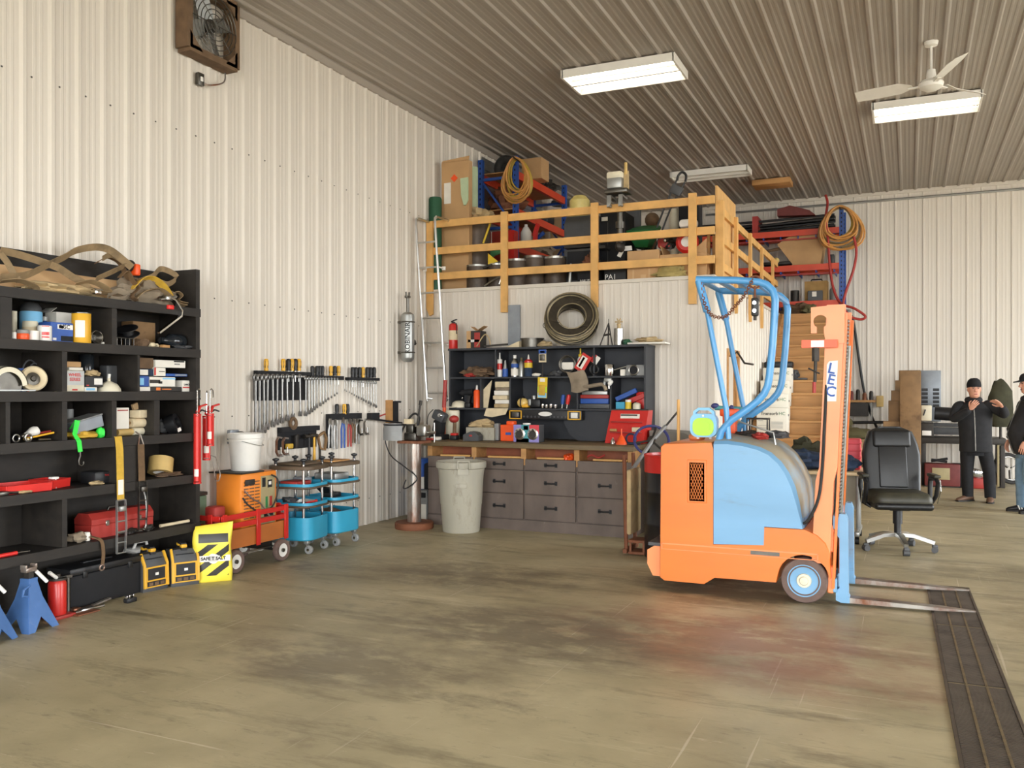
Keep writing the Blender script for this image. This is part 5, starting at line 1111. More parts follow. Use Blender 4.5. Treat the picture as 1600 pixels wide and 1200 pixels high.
r = T('outlet_box', 'small steel outlet box high on the wall below the exhaust fan', 'outlet', (WX + .02, PX(307, 125, WX).y, 4.32)); O(B().rbox((.02, 0, 0), (.04, .07, .11), .005), 'box', 'steel_dark', r); O(B().rbox((.044, 0, 0), (.008, .03, .04), .003), 'socket', 'white_paint', r)
# racks
def wrack(label, u0, u1, v0, v1, board=None, x=WT, deep=.04):
    a = PX(u0, v0, x); c = PX(u1, v1, x); r = T('tool_rack', label, 'tool rack', (x, (a.y + c.y) / 2, (a.z + c.z) / 2))
    O(B().bb((WX + .02, a.y, c.z), (x + deep, c.y, a.z)), 'rail', 'black_matte', r, True)
    if board:
        d = PX(u0, board[0], x); e = PX(board[2] if len(board) > 2 else u1, board[1], x); O(B().bb((WX + .02, d.y, e.z), (x - .004, e.y, d.z)), 'back_board', 'black_matte', r, True)
    return r
wrack('black tool rack with the largest wrenches on the left wall', 398, 481, 579, 587, (588, 625))
wrack('narrow black tool rack right of the largest wrench rack', 481.5, 533, 586.5, 594)
wrack('small black tool rack nearest the wall mounted steel tank', 541, 589, 589.5, 595)
wrack('black tool rack holding pliers above the blue trolleys', 511, 561, 647, 654, (654, 700, 519))
wrack('plain black steel panel with hammers behind the trolleys', 435, 495, 668, 672, (672, 698))
def wrench_mesh():
    b = B(); L = 1.0
    b.tube([(0, 0, -.1), (0, 0, -.5), (0, 0, -.9)], [.021, .019, .022], 8)
    b.torus((0, 0, -.055), .042, .019, 'X', 18, 8)
    pl = [(-.045, -.9), (-.06, -.95), (-.055, -1.0), (-.03, -1.01), (-.028, -.965), (.012, -.955), (.022, -1.01), (.045, -1.0), (.06, -.95), (.045, -.9), (.02, -.87), (-.02, -.87)]
    b.prism(pl, -.017, .017, 'X'); return b
w0 = None
def put_wrench(u, v0, v1, label, grp, x=WT + .07):
    global w0
    a = PX(u, v0, x); c = PX(u, v1, x); L = a.z - c.z; a.x = WT + .041 + .010 * L
    if w0 is None:
        w0 = S(wrench_mesh(), 'combination_wrench', label, 'wrench', 'tool_chrome', loc=a, group=grp); w0.scale = (L,) * 3
    else: dup(w0, a, (0, R(random.uniform(-1, 2)), 0), label, grp, L)
us = [402, 408.5, 415, 421.5, 429, 436.5, 444, 451.5, 461, 471.5]; vb = [687, 682, 676, 671, 667, 664, 661, 657, 655, 650]
for i, (u, v) in enumerate(zip(us, vb)): put_wrench(u, 584.5, v, '%s long chrome wrench from the left on the largest wrench rack' % ORD[i], 'wrenches on the largest wall rack')
for i in range(12): put_wrench(481 + i * 4.5, 588 + .2 * i, 650 - 3.1 * i, '%s chrome wrench from the left on the narrow middle rack' % ORD[i], 'wrenches on the middle wall rack')
for i in range(14): put_wrench(541.5 + i * 3.75, 594 + .15 * i, 610 + 2.1 * i, '%s short chrome wrench from the left on the small end rack' % ORD[i], 'wrenches on the end wall rack')
sd0 = {}
def put_driver(u, v0, v1, label, kind, grp, x=WT + .02):
    a = PX(u, v1, x); c = PX(u, v0, x); L = c.z - a.z
    if kind not in sd0:
        r = T('screwdriver', label, 'screwdriver', a, 0, grp); sd0[kind] = r
        O(B().lathe([(0, .0), (.16, .0), (.19, .1), (.15, .25), (.2, .5), (.19, .85), (.14, .98), (0, 1.0)], n=12), 'handle', kind, r); O(B().cyl((0, 0, -.9), (0, 0, .02), .05, n=8), 'shank', 'steel', r)
        b = B()
        for k in range(5): q = 2 * PI * k / 5; b.rbox((.175 * math.cos(q), .175 * math.sin(q), .55), (.05, .05, .6), .02, 1, (0, 0, q))
        O(b, 'grip_rib', 'black_plastic', r); r.scale = (L,) * 3
    else: dup(sd0[kind], a, (0, 0, random.random() * 3), label, grp, L)
for i, (u, k) in enumerate(((416, 'cat_yellow'), (442.5, 'cat_yellow'), (451, 'black_plastic'), (456, 'cat_yellow'), (461.5, 'black_plastic'), (467, 'cat_yellow'))):
    put_driver(u, 560.5, 579.5, '%s screwdriver from the left standing in the largest wrench rack' % ORD[i], k, 'screwdrivers in the wall racks')
for i, (u, k) in enumerate(((488, 'black_plastic'), (495.5, 'black_plastic'), (500, 'black_plastic'), (504, 'black_plastic'), (517, 'cat_yellow'), (523, 'black_plastic'), (529, 'cat_yellow'))):
    put_driver(u, 571.5, 587, '%s screwdriver from the left standing in the narrow middle rack' % ORD[i], k, 'screwdrivers in the wall racks')
for i, (u, k) in enumerate(((551, 'black_plastic'), (556, 'black_plastic'), (562, 'black_plastic'), (567, 'cat_yellow'), (574, 'black_plastic'), (579, 'black_plastic'), (584.5, 'black_plastic'))):
    put_driver(u, 573.5, 590, '%s screwdriver from the left standing in the small end rack' % ORD[i], k, 'screwdrivers in the wall racks')
for i, (u, k) in enumerate(((526.5, 'black_plastic'), (538, 'cat_yellow'), (543, 'black_plastic'))):
    put_driver(u, 631, 648, '%s screwdriver from the left standing in the pliers rack' % ORD[i], k, 'screwdrivers in the wall racks')
def pliers(u, v0, v1, hm, label, x=WT + .042):
    a = PX(u, v0, x); c = PX(u, v1, x); L = a.z - c.z; r = T('pliers', label, 'pliers', a, 0, 'pliers hanging on the wall rack')
    for s in (-1, 1):
        O(B().tube([(0, s * .012, -.18 * L), (0, s * .03, -.4 * L), (0, s * .026, -.8 * L), (0, s * .03, -L)], [.009, .011, .011, .009], 8), 'handle', hm, r)
    O(B().prism([(-.012, 0), (.012, 0), (.022, -.1 * L), (.02, -.2 * L), (-.02, -.2 * L), (-.022, -.1 * L)], -.008, .008, 'X').cyl((-.012, 0, -.17 * L), (.012, 0, -.17 * L), .016), 'jaw', 'steel', r)
pliers(516, 654, 700, 'tool_chrome', 'first chrome pliers hanging left in the pliers rack'); pliers(524, 655, 702, 'tool_chrome', 'second chrome pliers hanging in the pliers rack')
pliers(536, 652, 700, 'box_blue', 'blue handled pliers hanging in the pliers rack'); pliers(546, 654, 698, 'red_dull', 'red handled pliers hanging in the pliers rack')
pliers(552, 654, 692, 'rag_brown', 'brown handled pliers hanging in the pliers rack'); pliers(558.5, 654, 694, 'tool_chrome', 'rightmost chrome pliers hanging in the pliers rack')
def clampC(u, v0, v1, label, ang=0, mat='steel_dark', x=WT + .05):
    a = PX(u, (v0 + v1) / 2, x); h = PX(u, v0, x).z - PX(u, v1, x).z; r = T('c_clamp', label, 'clamp', a)
    O(B().ribbon([(0, .03, h * .45), (0, -.02, h * .5), (0, -.05, h * .3), (0, -.05, -h * .3), (0, -.02, -h * .5), (0, .03, -h * .45)], .02, .016, (1, 0, 0)), 'frame', mat, r)
    O(B().cyl((0, .02, -h * .55), (0, .02, -h * .05), .008).cyl((0, -.01, -h * .55), (0, .05, -h * .55), .005), 'screw', 'steel', r)
clampC(564, 656, 679, 'steel clamp hanging right of the pliers rack'); clampC(573, 655, 678, 'second steel clamp hanging furthest right of the pliers rack', mat='steel')
r = T('small_shelf', 'tiny black bracket shelf on the left wall near the vise', 'bracket', PX(580, 650, WT)); O(B().rbox((.03, 0, 0), (.07, .17, .075), .006), 'body', 'black_matte', r)
S(B().cyl(PX(583, 654, WT + .03), PX(602, 647, WT + .06), .009, n=8), 'marker', 'red marker sticking up beside the tiny black bracket', 'marker', 'red_dull', True)
S(B().cyl(PX(577, 654, WT + .03), PX(628, 661, WT + .12), .012, n=8), 'pry_bar', 'long black bar lying across toward the vise', 'bar', 'black_plastic', True)
r = T('hammer', 'yellow handled hammer hanging at left on the black panel', 'hammer', PX(483, 683, WT + .05))
def hammer(r, m): O(B().tube([(0, 0, 0), (0, 0, -.12), (0, 0, -.26)], [.012, .014, .017], 10), 'handle', m, r); O(B().cyl((0, -.07, .01), (0, .05, .01), .018).cyl((0, -.085, .01), (0, -.07, .01), .024), 'head', 'steel_dark', r)
hammer(r, 'black_plastic')
r['label'] = 'black handled hammer hanging at left on the black panel'
r = T('hammer', 'yellow handled hammer hanging at right on the black panel', 'hammer', PX(491, 682, WT + .05)); hammer(r, 'cat_yellow')
r = T('hand_saw', 'hand saw with open handle hanging right of the hammers', 'saw', PX(503, 690, WX + .026))
O(B().ribbon([(0, -.07, .06), (0, .04, .1), (0, .08, .03), (0, .05, -.09), (0, -.03, -.07), (0, -.07, .06)], .02, .026, (1, 0, 0)), 'handle', 'wood_block', r); O(B().prism([(-.06, .03), (-.02, -.06), (.0, -.45), (-.04, -.45)], -.002, .002, 'X'), 'blade', 'steel_dark', r)
clampC(437, 683, 712, 'large brown clamp hanging left of the hammers', mat='rust_steel')
clampC(447, 684, 710, 'rusty clamp with yellow tag beside the hammers', mat='rust_steel')
S(B().torus(PX(458, 662, WT + .03), .05, .018, 'X', 20, 8).torus(PX(458, 660, WT + .05), .045, .014, 'X', 20, 8), 'rope_hank', 'brown rope hank hanging above the black steel panel', 'rope', 'rag_brown', True)
S(B().rbox(PX(452, 697, WT + .04), (.04, .09, .05), .01), 'trowel', 'yellow tag tool hanging on the black panel', 'tool', 'yellow_strap', True)
S(B().rbox(PX(463, 690, WT + .04), (.03, .05, .14), .012), 'chisel_holder', 'dark chisel holder in the middle of the black panel', 'tool', 'iron', True)
# wall-mounted steel tank in the corner
ty = PX(637, 520, -5.62); r = T('steel_tank', 'grey steel cylinder tank hanging upright on the wall beside the ladder', 'tank', (-5.62, ty.y, PX(637, 566, -5.62).z)); H_ = PX(637, 488, -5.62).z - ORG[r.name].z
O(B().lathe([(0, 0), (.05, .005), (.078, .04), (.082, .06), (.082, H_ - .05), (.078, H_ - .03), (.04, H_), (0, H_)], n=28), 'body', 'galv', r)
O(B().cyl((0, 0, H_ - .01), (0, 0, H_ + .19), .02).rbox((0, .0, H_ + .19), (.05, .07, .03), .006).cyl((0, -.03, H_ + .19), (0, -.04, H_ + .25), .012).cyl((0, .03, H_ + .19), (0, .04, H_ + .25), .012), 'valve', 'steel_dark', r)
O(B().cyl((.0, .07, H_ * .42), (.0, .15, H_ * .42), .03).cyl((0, .15, H_ * .42), (0, .18, H_ * .38), .02), 'outlet_pipe', 'iron', r)
for zz in (.12, H_ - .12): O(B().torus((0, 0, zz), .085, .008, 'Z', 24, 6).bb((-.15, -.02, zz - .015), (-.075, .02, zz + .015)), 'strap_band', 'steel_dark', r)
fw = V((5.62, -ty.y, 0)).normalized(); m_ = facing(V((0, 0, H_ * .48)) + fw * .0835, fw) @ Matrix.Rotation(R(90), 4, 'Z'); O(B().text('ROBINAIR', .085, m_, .0008, .001), 'lettering', 'black_matte', r, smooth=0)
# hooked aluminium ladder hung over the guard rail
r = T('ladder', 'aluminium hook ladder hanging from the loft rail beside the corner', 'ladder', PY(668, 618, 9.65)); LYY = 9.65
la, lb = PY(650, 345, LYY), PY(667, 618, LYY); la.x = max(la.x, WX + .06); off = V((.275, 0, 0))
for o_ in (V((0, 0, 0)), off):
    a, c = la + o_, lb + o_
    O(B().tube(smoothpts([a + V((0, .95, -.32)), a + V((0, .93, -.02)), a + V((0, .85, .04)), a + V((0, .12, .04)), a + V((0, .03, .02)), a + V((.004, 0, -.1)), (a + c) / 2, c + V((0, 0, .03)), c + V((.02, 0, -.03)), c + V((.07, .02, -.04))], 5), .015, 8), 'rail', 'alu', r, True)
    O(B().cyl(a + V((0, .95, -.34)), a + V((0, .95, -.3)), .026), 'rubber_foot', 'grey_plastic', r, True)
for v in (379, 418.5, 458, 497.5, 536, 575, 614):
    t = (PY(660, v, LYY).z - la.z) / (lb.z - la.z); p = la.lerp(lb, t); O(B().cyl(p, p + off, .012), 'rung', 'alu', r, True)
for v in (418.5, 536):
    t = (PY(660, v, LYY).z - la.z) / (lb.z - la.z); p = la.lerp(lb, t)
    for o_ in (V((0, 0, 0)), off): O(B().cyl(p + o_, p + o_ + V((0, .14, 0)), .01).rbox(p + o_ + V((0, .15, 0)), (.05, .02, .05), .006), 'standoff', 'white_plastic', r, True)
# vise stand
vx, vy = -5.12, 8.62
r = T('bench_vise', 'steel bench vise on a rusty pipe pedestal beside the workbench', 'vise', (vx, vy, 0))
O(B().lathe([(0, 0), (.215, 0), (.22, .01), (.22, .065), (.21, .075), (0, .075)], n=36), 'base', 'rust', r); O(B().cyl((0, 0, .07), (0, 0, .97), .078, n=24), 'pedestal', 'rust_steel', r)
O(B().rbox((0, 0, .98), (.3, .26, .03), .006), 'plate', 'rust', r)
O(B().rbox((-.02, 0, 1.04), (.16, .14, .1), .02).rbox((-.02, 0, 1.13), (.1, .16, .1), .015), 'body', 'steel_dark', r); O(B().rbox((.12, 0, 1.11), (.12, .14, .13), .02).bb((.055, -.08, 1.155), (.075, .08, 1.2)), 'sliding_jaw', 'steel', r)
O(B().cyl((.18, 0, 1.09), (.27, 0, 1.09), .018).cyl((.26, 0, .98), (.26, 0, 1.2), .008), 'handle', 'steel', r)
S(B().tube(smoothpts([(vx - .16, vy - .06, 1.02), (vx - .1, vy - .05, 1.16), (vx + .02, vy - .05, 1.3), (vx + .1, vy - .06, 1.26), (vx + .08, vy - .05, 1.17)], 5), .012), 'rubber_tube', 'black rubber tube looped over the bench vise', 'hose', 'rubber', True)
S(B().cyl((vx + .1, vy - .1, 1.19), (vx + .14, vy - .1, 1.42), .011).cyl((vx + .135, vy - .1, 1.40), (vx + .145, vy - .1, 1.45), .018), 'breaker_bar', 'dark steel bar standing up out of the bench vise', 'bar', 'iron', True)
S(B().rbox((vx - .0, vy - .12, 1.215), (.09, .07, .055), .006), 'small_box', 'small yellowish box resting on the bench vise', 'box', 'paper_tan', True)
r = T('face_shield', 'grey plastic face shield hanging on the left of the vise', 'face shield', (vx - .2, vy - .1, 1.0))
b = B()
pts = [(.16 * math.cos(R(a)), .16 * math.sin(R(a))) for a in range(200, 345, 12)]
b.ring([[V((x, y, 0)) for x, y in pts] + [V((x * .97, y * .97, 0)) for x, y in pts[::-1]], [V((x, y, .16)) for x, y in pts] + [V((x * .97, y * .97, .16)) for x, y in pts[::-1]], [V((x * .9, y * .9, .24)) for x, y in pts] + [V((x * .87, y * .87, .24)) for x, y in pts[::-1]]])
r.scale = (.8,) * 3; O(b, 'visor', 'grey_plastic', r); O(B().torus((0, 0, .22), .15, .012, 'Z', 24, 6), 'head_band', 'black_plastic', r)
S(B().tube(smoothpts([(vx - .36, vy, 1.18), (vx - .37, vy - .03, 1.0), (vx - .28, vy - .05, .82), (vx - .05, vy - .12, .7), (vx + .09, vy - .09, .58), (vx - .0, vy - .12, .48), (vx - .09, vy - .09, .46), (vx - .08, vy - .05, .55)], 5), .007), 'extension_lead', 'black cord drooping around the vise pedestal', 'cord', 'black_plastic', True)
S(B().bb((WX + .002, PX(606, 640, WT).y, PX(606, 661, WT).z), (WT + .03, PX(611, 640, WT).y, PX(606, 625, WT).z)).k(1).bb((WT - .01, PX(610.5, 640, WT).y, PX(606, 661, WT).z), (WT + .05, PX(617, 640, WT).y, PX(606, 627, WT).z)).cyl(PX(616, 628, WT + .03), PX(626, 628, WT + .06), .012), 'steel_bracket', 'black steel bracket on a wooden block on the wall above the vise', 'bracket', ['lumber_old', 'black_matte'], True)
# things between wall and bench
S(B().rbox((-5.33, 9.55, .34), (.26, .3, .66), .03), 'plastic_bin', 'tall black plastic bin at the left end of the workbench', 'bin', 'black_matte', True)
r = T('drum', 'blue plastic drum partly hidden behind the vise pedestal', 'drum', (-5.56, 9.5, 0)); O(B().lathe([(0, 0), (.14, 0), (.145, .03), (.145, .68), (.13, .72), (0, .72)]), 'body', 'box_blue', r); O(B().lathe([(.1455, .35), (.147, .35), (.147, .5), (.1455, .5)]), 'label_band', 'white_paper', r)
r = T('oil_jug', 'grey oil jug with white label on the floor by the vise base', 'jug', (-5.27, 9.08, 0)); O(B().rbox((0, 0, .13), (.19, .14, .26), .02).prism([(-.09, .25), (.09, .25), (.085, .38), (-.05, .38)], -.06, .06, 'Y'), 'body', 'grey_plastic', r); O(B().bb((-.08, -.073, .02), (.08, -.071, .22)), 'label_panel', 'white_paper', r)
O(B().rbox((.03, -.066, .325), (.08, .014, .06), .012), 'handle_hole', 'black_matte', r)
r = T('garbage_can', 'tall dirty grey plastic garbage can standing before the workbench', 'garbage can', (-4.54, 8.66, 0)); Rr = .265
O(B().lathe([(0, 0), (.2, 0), (.207, .012), (.228, .3), (.232, .31), (.25, .62), (.255, .66), (.262, .70), (.278, .71), (.282, .74), (.28, .775), (.27, .78), (.262, .77), (.245, .6), (.2, .02), (0, .02)], n=48), 'body', 'grey_bin', r, smooth=45)
for a in (R(-58), R(122)):
    E = Matrix.Rotation(a, 4, 'Z'); O(B().tube([(.262, -.065, .71), (.30, -.065, .72), (.305, -.06, .80), (.305, .06, .80), (.30, .065, .72), (.262, .065, .71)], .011).bb((.262, -.06, .65), (.272, .06, .72)).xf(E), 'handle', 'grey_bin', r)
E = Matrix.Rotation(R(-62), 4, 'Z'); O(B().rbox((.246, 0, .52), (.01, .12, .05), .004).xf(E), 'embossed_plate', 'grey_bin', r)
# ================= on the hutch
HZ = 2.0865
def hy(u0, u1, v0, z0, y):
    a, c = PY(u0, v0, y), PY(u1, v0, y); return a.x, c.x, PY((u0 + u1) / 2, v0, y).z - z0
def hbox(nm, lab, cat, u0, u1, v0, z0, y, dep, mat, rects=None, dm=None, text=None, rz=0, group=None):
    x0, x1, h = hy(u0, u1, v0, z0, y); w = x1 - x0; r = T(nm, lab, cat, ((x0 + x1) / 2, y + dep / 2, z0), rz, group)
    O(B().rbox((0, 0, h / 2), (w, dep, h), .003, 1), 'body', mat, r)
    if rects:
        b = B()
        for a0, a1, c0, c1, k in rects: b.k(k).bb((-w / 2 + w * a0, -dep / 2 - .0013, h * c0), (-w / 2 + w * a1, -dep / 2, h * c1))
        O(b, 'printed_label', dm, r, smooth=0)
    if text:
        tx, size, fx, fz, m = text; O(B().text(tx, size, facing((-w / 2 + w * fx, -dep / 2 - .0018, h * fz), (0, -1, 0)), .0004, .0006), 'lettering', m, r, smooth=0)
    return r
def hbot(nm, lab, cat, u0, u1, v0, z0, y, prof, mats, names, group=None):
    """bottle-like: list of profiles in units of (half width, height)"""
    x0, x1, h = hy(u0, u1, v0, z0, y); q = (x1 - x0) / 2; r = T(nm, lab, cat, ((x0 + x1) / 2, y, z0), 0, group)
    for pr, m, n_ in zip(prof, mats, names): O(B().lathe([(a * q, c * h) for a, c in pr], n=18), n_, m, r)
    return r
CYL = [(0, 0), (.97, 0), (1, .01), (1, .98), (.9, 1), (0, 1)]
r = hbot('fire_extinguisher', 'red fire extinguisher standing at the left end of the hutch top', 'fire extinguisher', 702, 714.5, 499, HZ, 9.74, [[(0, 0), (.95, 0), (1, .02), (1, .78), (.8, .84), (.35, .87), (0, .88)], [(0, .87), (.35, .87), (.35, .92), (0, .92)], [(1.004, .3), (1.01, .3), (1.01, .62), (1.004, .62)]], ['red_paint', 'black_plastic', 'paper_tan'], ['cylinder', 'neck', 'label_band'])
x0, x1, h = hy(702, 714.5, 499, HZ, 9.74); q = (x1 - x0) / 2; O(B().ribbon([(-q * .5, 0, h * .92), (q * .3, 0, h * .97), (q * .9, 0, h * .99)], .02, .012, (0, 1, 0)).tube([(q * .3, -.01, h * .9), (q * .95, -.02, h * .85), (q * 1.05, -.02, h * .5)], .006), 'valve', 'black_plastic', r)
hbox('cardboard_box', 'open box of black and red parts on the left of the hutch top', 'box', 729, 751, 517, HZ, 9.68, .16, 'iron', [(.0, .3, .0, 1, 1), (.1, .9, .35, .5, 2), (.55, .95, .05, .9, 3)], ['iron', 'cardboard', 'white_paint', 'red_dull'])
x0, x1, h = hy(729, 751, 517, HZ, 9.68); S(B().box((x1 - .02, 9.76, HZ + h + .03), (.12, .12, .004), (0, R(-30), 0)).box((x1 - .1, 9.76, HZ + h + .02), (.12, .12, .004), (0, R(35), 0)), 'cardboard', 'bent cardboard sheet above the box of parts on the hutch', 'cardboard', 'cardboard', True)
S(B().tube(smoothpts([PY(745, 541, 9.66), PY(757, 523, 9.66), PY(764, 529, 9.66), PY(766, 540, 9.66)], 6), .008), 'hose', 'tan hose curling beside the box of parts on the hutch', 'hose', 'rag_tan', True)
S(B().ribbon([PY(756, 541, 9.64), PY(775, 539.5, 9.64), PY(793, 538, 9.64)], [.03, .035, .03], .022, (0, 1, 0)), 'rasp', 'dark flat bar lying along the hutch top edge', 'bar', 'iron', True)
S(B().prism([(PY(790, 540, 9.7).x, HZ), (PY(812, 540, 9.7).x, HZ), (PY(812, 530, 9.7).x, HZ + .075)], 9.68, 9.82, 'Y'), 'paper_wedge', 'folded yellowish paper beside the steel ring on the hutch', 'paper', 'paper_tan', True)
x0, x1, h = hy(808, 842, 528, HZ, 9.70); q = (x1 - x0) / 2
S(B().lathe([(q * .9, 0), (q * .95, 0), (q * .95, h * .9), (q * 1.05, h * .92), (q * 1.05, h), (q * .9, h)], ((x0 + x1) / 2, 9.83, HZ), n=32), 'steel_ring', 'dull steel flanged ring on the middle of the hutch top', 'ring', 'steel_dark', True)
S(B().blob((PY(850, 536, 9.72).x, 9.75, HZ + .03), (.1, .06, .038), 81, .25), 'rag', 'tan rag between steel ring and wire coil on the hutch', 'rag', 'rag_tan', True)
# coil of wire
r = T('wire_coil', 'large dark coil of wire leaning on the wall above the hutch', 'wire coil', (PY(891, 500, 9.72).x, 9.75, HZ + .32)); b = B(); random.seed(3)
for k in range(46):
    a = random.uniform(-.1, .1); Rr = .135 + .155 * math.sqrt(random.random()) * (1 if abs(a) < .085 else .93); e = random.uniform(-.012, .012)
    b.k(k % 2).torus((e, a, random.uniform(-.012, .012)), Rr, random.uniform(.005, .009), 'Y', 40, 5)
b.k(0).lathe([(.155, -.07), (.262, -.07), (.262, .07), (.155, .07)], ax='Y', n=40)
Ecoil = Euler((R(-24), 0, R(20))).to_matrix().to_4x4(); b.xf(Ecoil); r.scale = (1.1,) * 3; O(b, 'coil', ['wire_coil', 'wire_pale'], r)
for a in (R(60), R(200), R(320)): O(B().torus((.215 * math.cos(a), 0, .215 * math.sin(a)), .1, .004, 'Z', 16, 5).xf(Ecoil), 'tie_wire', 'steel_dark', r)
for nm, c_ in (('tripod_tool', 0),):
    b = B(); p = PY(951, 505, 9.68)
    for u, v in ((937, 541), (950, 541), (957, 541)): b.cyl(p, PY(u, v, 9.66 if u != 950 else 9.78), .007)
    b.cyl(p, p + V((0, 0, .05)), .004).cyl(PY(943, 524, 9.67), PY(954, 522, 9.67), .012); S(b, 'gear_puller', 'black three legged puller on the hutch beside the wire coil', 'puller', 'iron', True)
r = hbot('spray_gun_can', 'bare metal spray can with star knob on the hutch top', 'spray can', 960, 974, 513, HZ, 9.7, [CYL], ['steel'], ['body']); x0, x1, h = hy(960, 974, 513, HZ, 9.7); b = B().cyl((0, 0, h), (0, 0, h + .05), .02)
for k in range(6): a = k * PI / 3; b.cyl((0, 0, h + .075), (.045 * math.cos(a), 0, h + .075 + .045 * math.sin(a)), .009, n=6)
O(b, 'star_knob', 'rag_tan', r)
S(B().blob((PY(980, 533, 9.7).x, 9.7, HZ + .03), (.05, .05, .035), 83, .25), 'rag', 'dark green rag beside the metal spray can', 'rag', 'green_dark', True)
S(B().rbox((PY(1012, 538, 9.7).x, 9.74, HZ + .012), (.44, .22, .02), .004, 1), 'board', 'white board overhanging the right end of the hutch top', 'board', 'white_paper', True)
S(B().blob((PY(1012, 530, 9.7).x, 9.74, HZ + .05), (.14, .08, .034), 85, .3, 5), 'rag', 'crumpled tan rag on the white board at hutch right', 'rag', 'rag_tan', True)
S(B().rbox(((PY(793, 500, 10).x + PY(813, 500, 10).x) / 2, LY - .03, 2.36), (.165, .02, .55), .003, 1), 'plastic_sheet', 'pale grey plastic sheet propped on the loft wall behind the hutch', 'sheet', 'grey_metal', True)
# upper hutch shelf
Z1, Z2, ZB = 1.732, 1.352, .975
S(B().blob((PY(746, 580, 9.72).x, 9.74, Z1 + .055), (.2, .1, .068), 87, .3, 5, 26), 'plastic_bag', 'crumpled dark plastic bag on the upper left hutch shelf', 'bag', 'rag_brown', True)
S(B().blob((PY(734, 586, 9.66).x, 9.66, Z1 + .022), (.07, .035, .027), 88, .35), 'red_package', 'red and white blister package before the dark plastic bag', 'package', 'red_dull', True)
hbot('caulk_tube', 'white caulk tube with long nozzle on the hutch shelf', 'caulk tube', 777.5, 784.5, 551, Z1, 9.68, [[(0, 0), (1, 0), (1, .7), (.9, .72), (0, .72)], [(0, .72), (.45, .72), (.3, .85), (.2, 1), (0, 1)], [(1.0, .3), (1.03, .3), (1.03, .55), (1, .55)]], ['white_paint', 'white_plastic', 'red_paint'], ['tube', 'nozzle', 'label_band'])
BOT = [(0, 0), (.95, 0), (1, .02), (1, .55), (.6, .68), (.4, .72), (0, .72)]
hbot('spray_bottle', 'short clear bottle with blue base next to the caulk tube', 'bottle', 785.5, 793.5, 563, Z1, 9.67, [[(0, 0), (1, 0), (1, .48), (0, .48)], [(0, .48), (.75, .48), (.45, .8), (.3, 1), (0, 1)]], ['box_blue', 'galv'], ['base', 'top'])
hbot('spray_bottle', 'silver and blue squeeze bottle second from the caulk tube', 'bottle', 799, 810, 555, Z1, 9.68, [[(0, 0), (1, 0), (1, .62), (.7, .78), (.4, .85), (0, .85)], [(0, .85), (.45, .85), (.45, 1), (0, 1)], [(1.01, .42), (1.04, .42), (1.04, .6), (1.01, .6)], [(1.01, .05), (1.04, .05), (1.04, .36), (1.01, .36)]], ['steel', 'white_plastic', 'box_blue', 'white_paper'], ['body', 'cap', 'label_band', 'label_band'])
r = hbot('spray_bottle', 'silver pump spray bottle in the middle of the bottle row', 'bottle', 811, 818.5, 559, Z1, 9.67, [[(0, 0), (1, 0), (1, .68), (.6, .78), (.4, .82), (0, .82)], [(0, .82), (.5, .82), (.45, 1), (0, 1)]], ['galv', 'olive'], ['body', 'pump'])
hbot('spray_bottle', 'dark blue lubricant bottle with red collar and yellow label', 'bottle', 820, 831.5, 554, Z1, 9.68, [[(0, 0), (1, 0), (1, .64), (0, .64)], [(0, .63), (1.05, .63), (1.05, .7), (.5, .78), (0, .78)], [(0, .78), (.3, .78), (.1, 1), (0, 1)], [(1.0, .4), (1.03, .4), (1.03, .62), (1.0, .62)]], ['navy_cloth', 'red_paint', 'white_plastic', 'yellow'], ['body', 'collar', 'nozzle', 'label_band'])
S(B().blob((PY(838, 586, 9.68).x, 9.68, Z1 + .018), (.06, .03, .022), 90, .2), 'paper_wad', 'flattened white paper beside the blue lubricant bottle', 'paper', 'white_paper', True)
def card(lab, u0, u1, v0, v1, y, mats, rects, tilt=0, nm='blister_pack', bulge=None):
    a, c = PY(u0, v0, y), PY(u1, v1, y); w, h = c.x - a.x, a.z - c.z; r = T(nm, lab, 'package', ((a.x + c.x) / 2, y, (a.z + c.z) / 2)); r.rotation_euler = (0, tilt, 0)
    O(B().box((0, 0, 0), (w, .004, h)), 'card', mats[0], r); b = B()
    for a0, a1, c0, c1, k in rects: b.k(k).bb((-w / 2 + w * a0, -.0035, -h / 2 + h * c0), (-w / 2 + w * a1, -.0022, -h / 2 + h * c1))
    O(b, 'printed_label', mats, r, smooth=0)
    if bulge: O(B().rbox((0, -.012, -h * .12), (w * .7, .02, h * .5), .008), 'blister', bulge, r)
    return r
card('blue and tan hang card package clipped to the upper hutch shelf', 842, 853.5, 546.5, 566, 9.60, ['paper_tan', 'box_blue', 'white_paper', 'steel_dark'], [(0, 1, .68, 1, 1), (.2, .8, .75, .9, 2)], bulge='steel_dark')
S(B().tube([PY(847.5, 566, 9.6), PY(848, 578, 9.6), PY(847.5, 589, 9.6)], .006, 6), 'chain', 'short dark chain linking the two hang card packages', 'chain', 'iron', True)
card('yellow hang card package below the blue and tan one', 840, 855, 589.5, 622, 9.595, ['yellow', 'lime', 'white_paper', 'sky_blue'], [(.05, .95, .3, .55, 1), (.25, .75, .78, .95, 2), (.05, .95, .02, .25, 3)], R(2), bulge='yellow_strap')
p = PY(886, 569, 9.64); S(B().torus(p, .098, .009, 'Y', 28, 8).torus(p + V((.004, .02, -.005)), .09, .009, 'Y', 28, 8).torus(p + V((.0, .04, .0)), .094, .009, 'Y', 28, 8), 'cable_coil', 'coil of grey cable standing on the upper hutch shelf', 'cable', 'steel_dark', True)
S(B().rbox(p + V((0, .03, -.02)), (.15, .03, .09), .012), 'paper_roll', 'white roll behind the grey cable coil on the hutch', 'roll', 'white_paper', True)
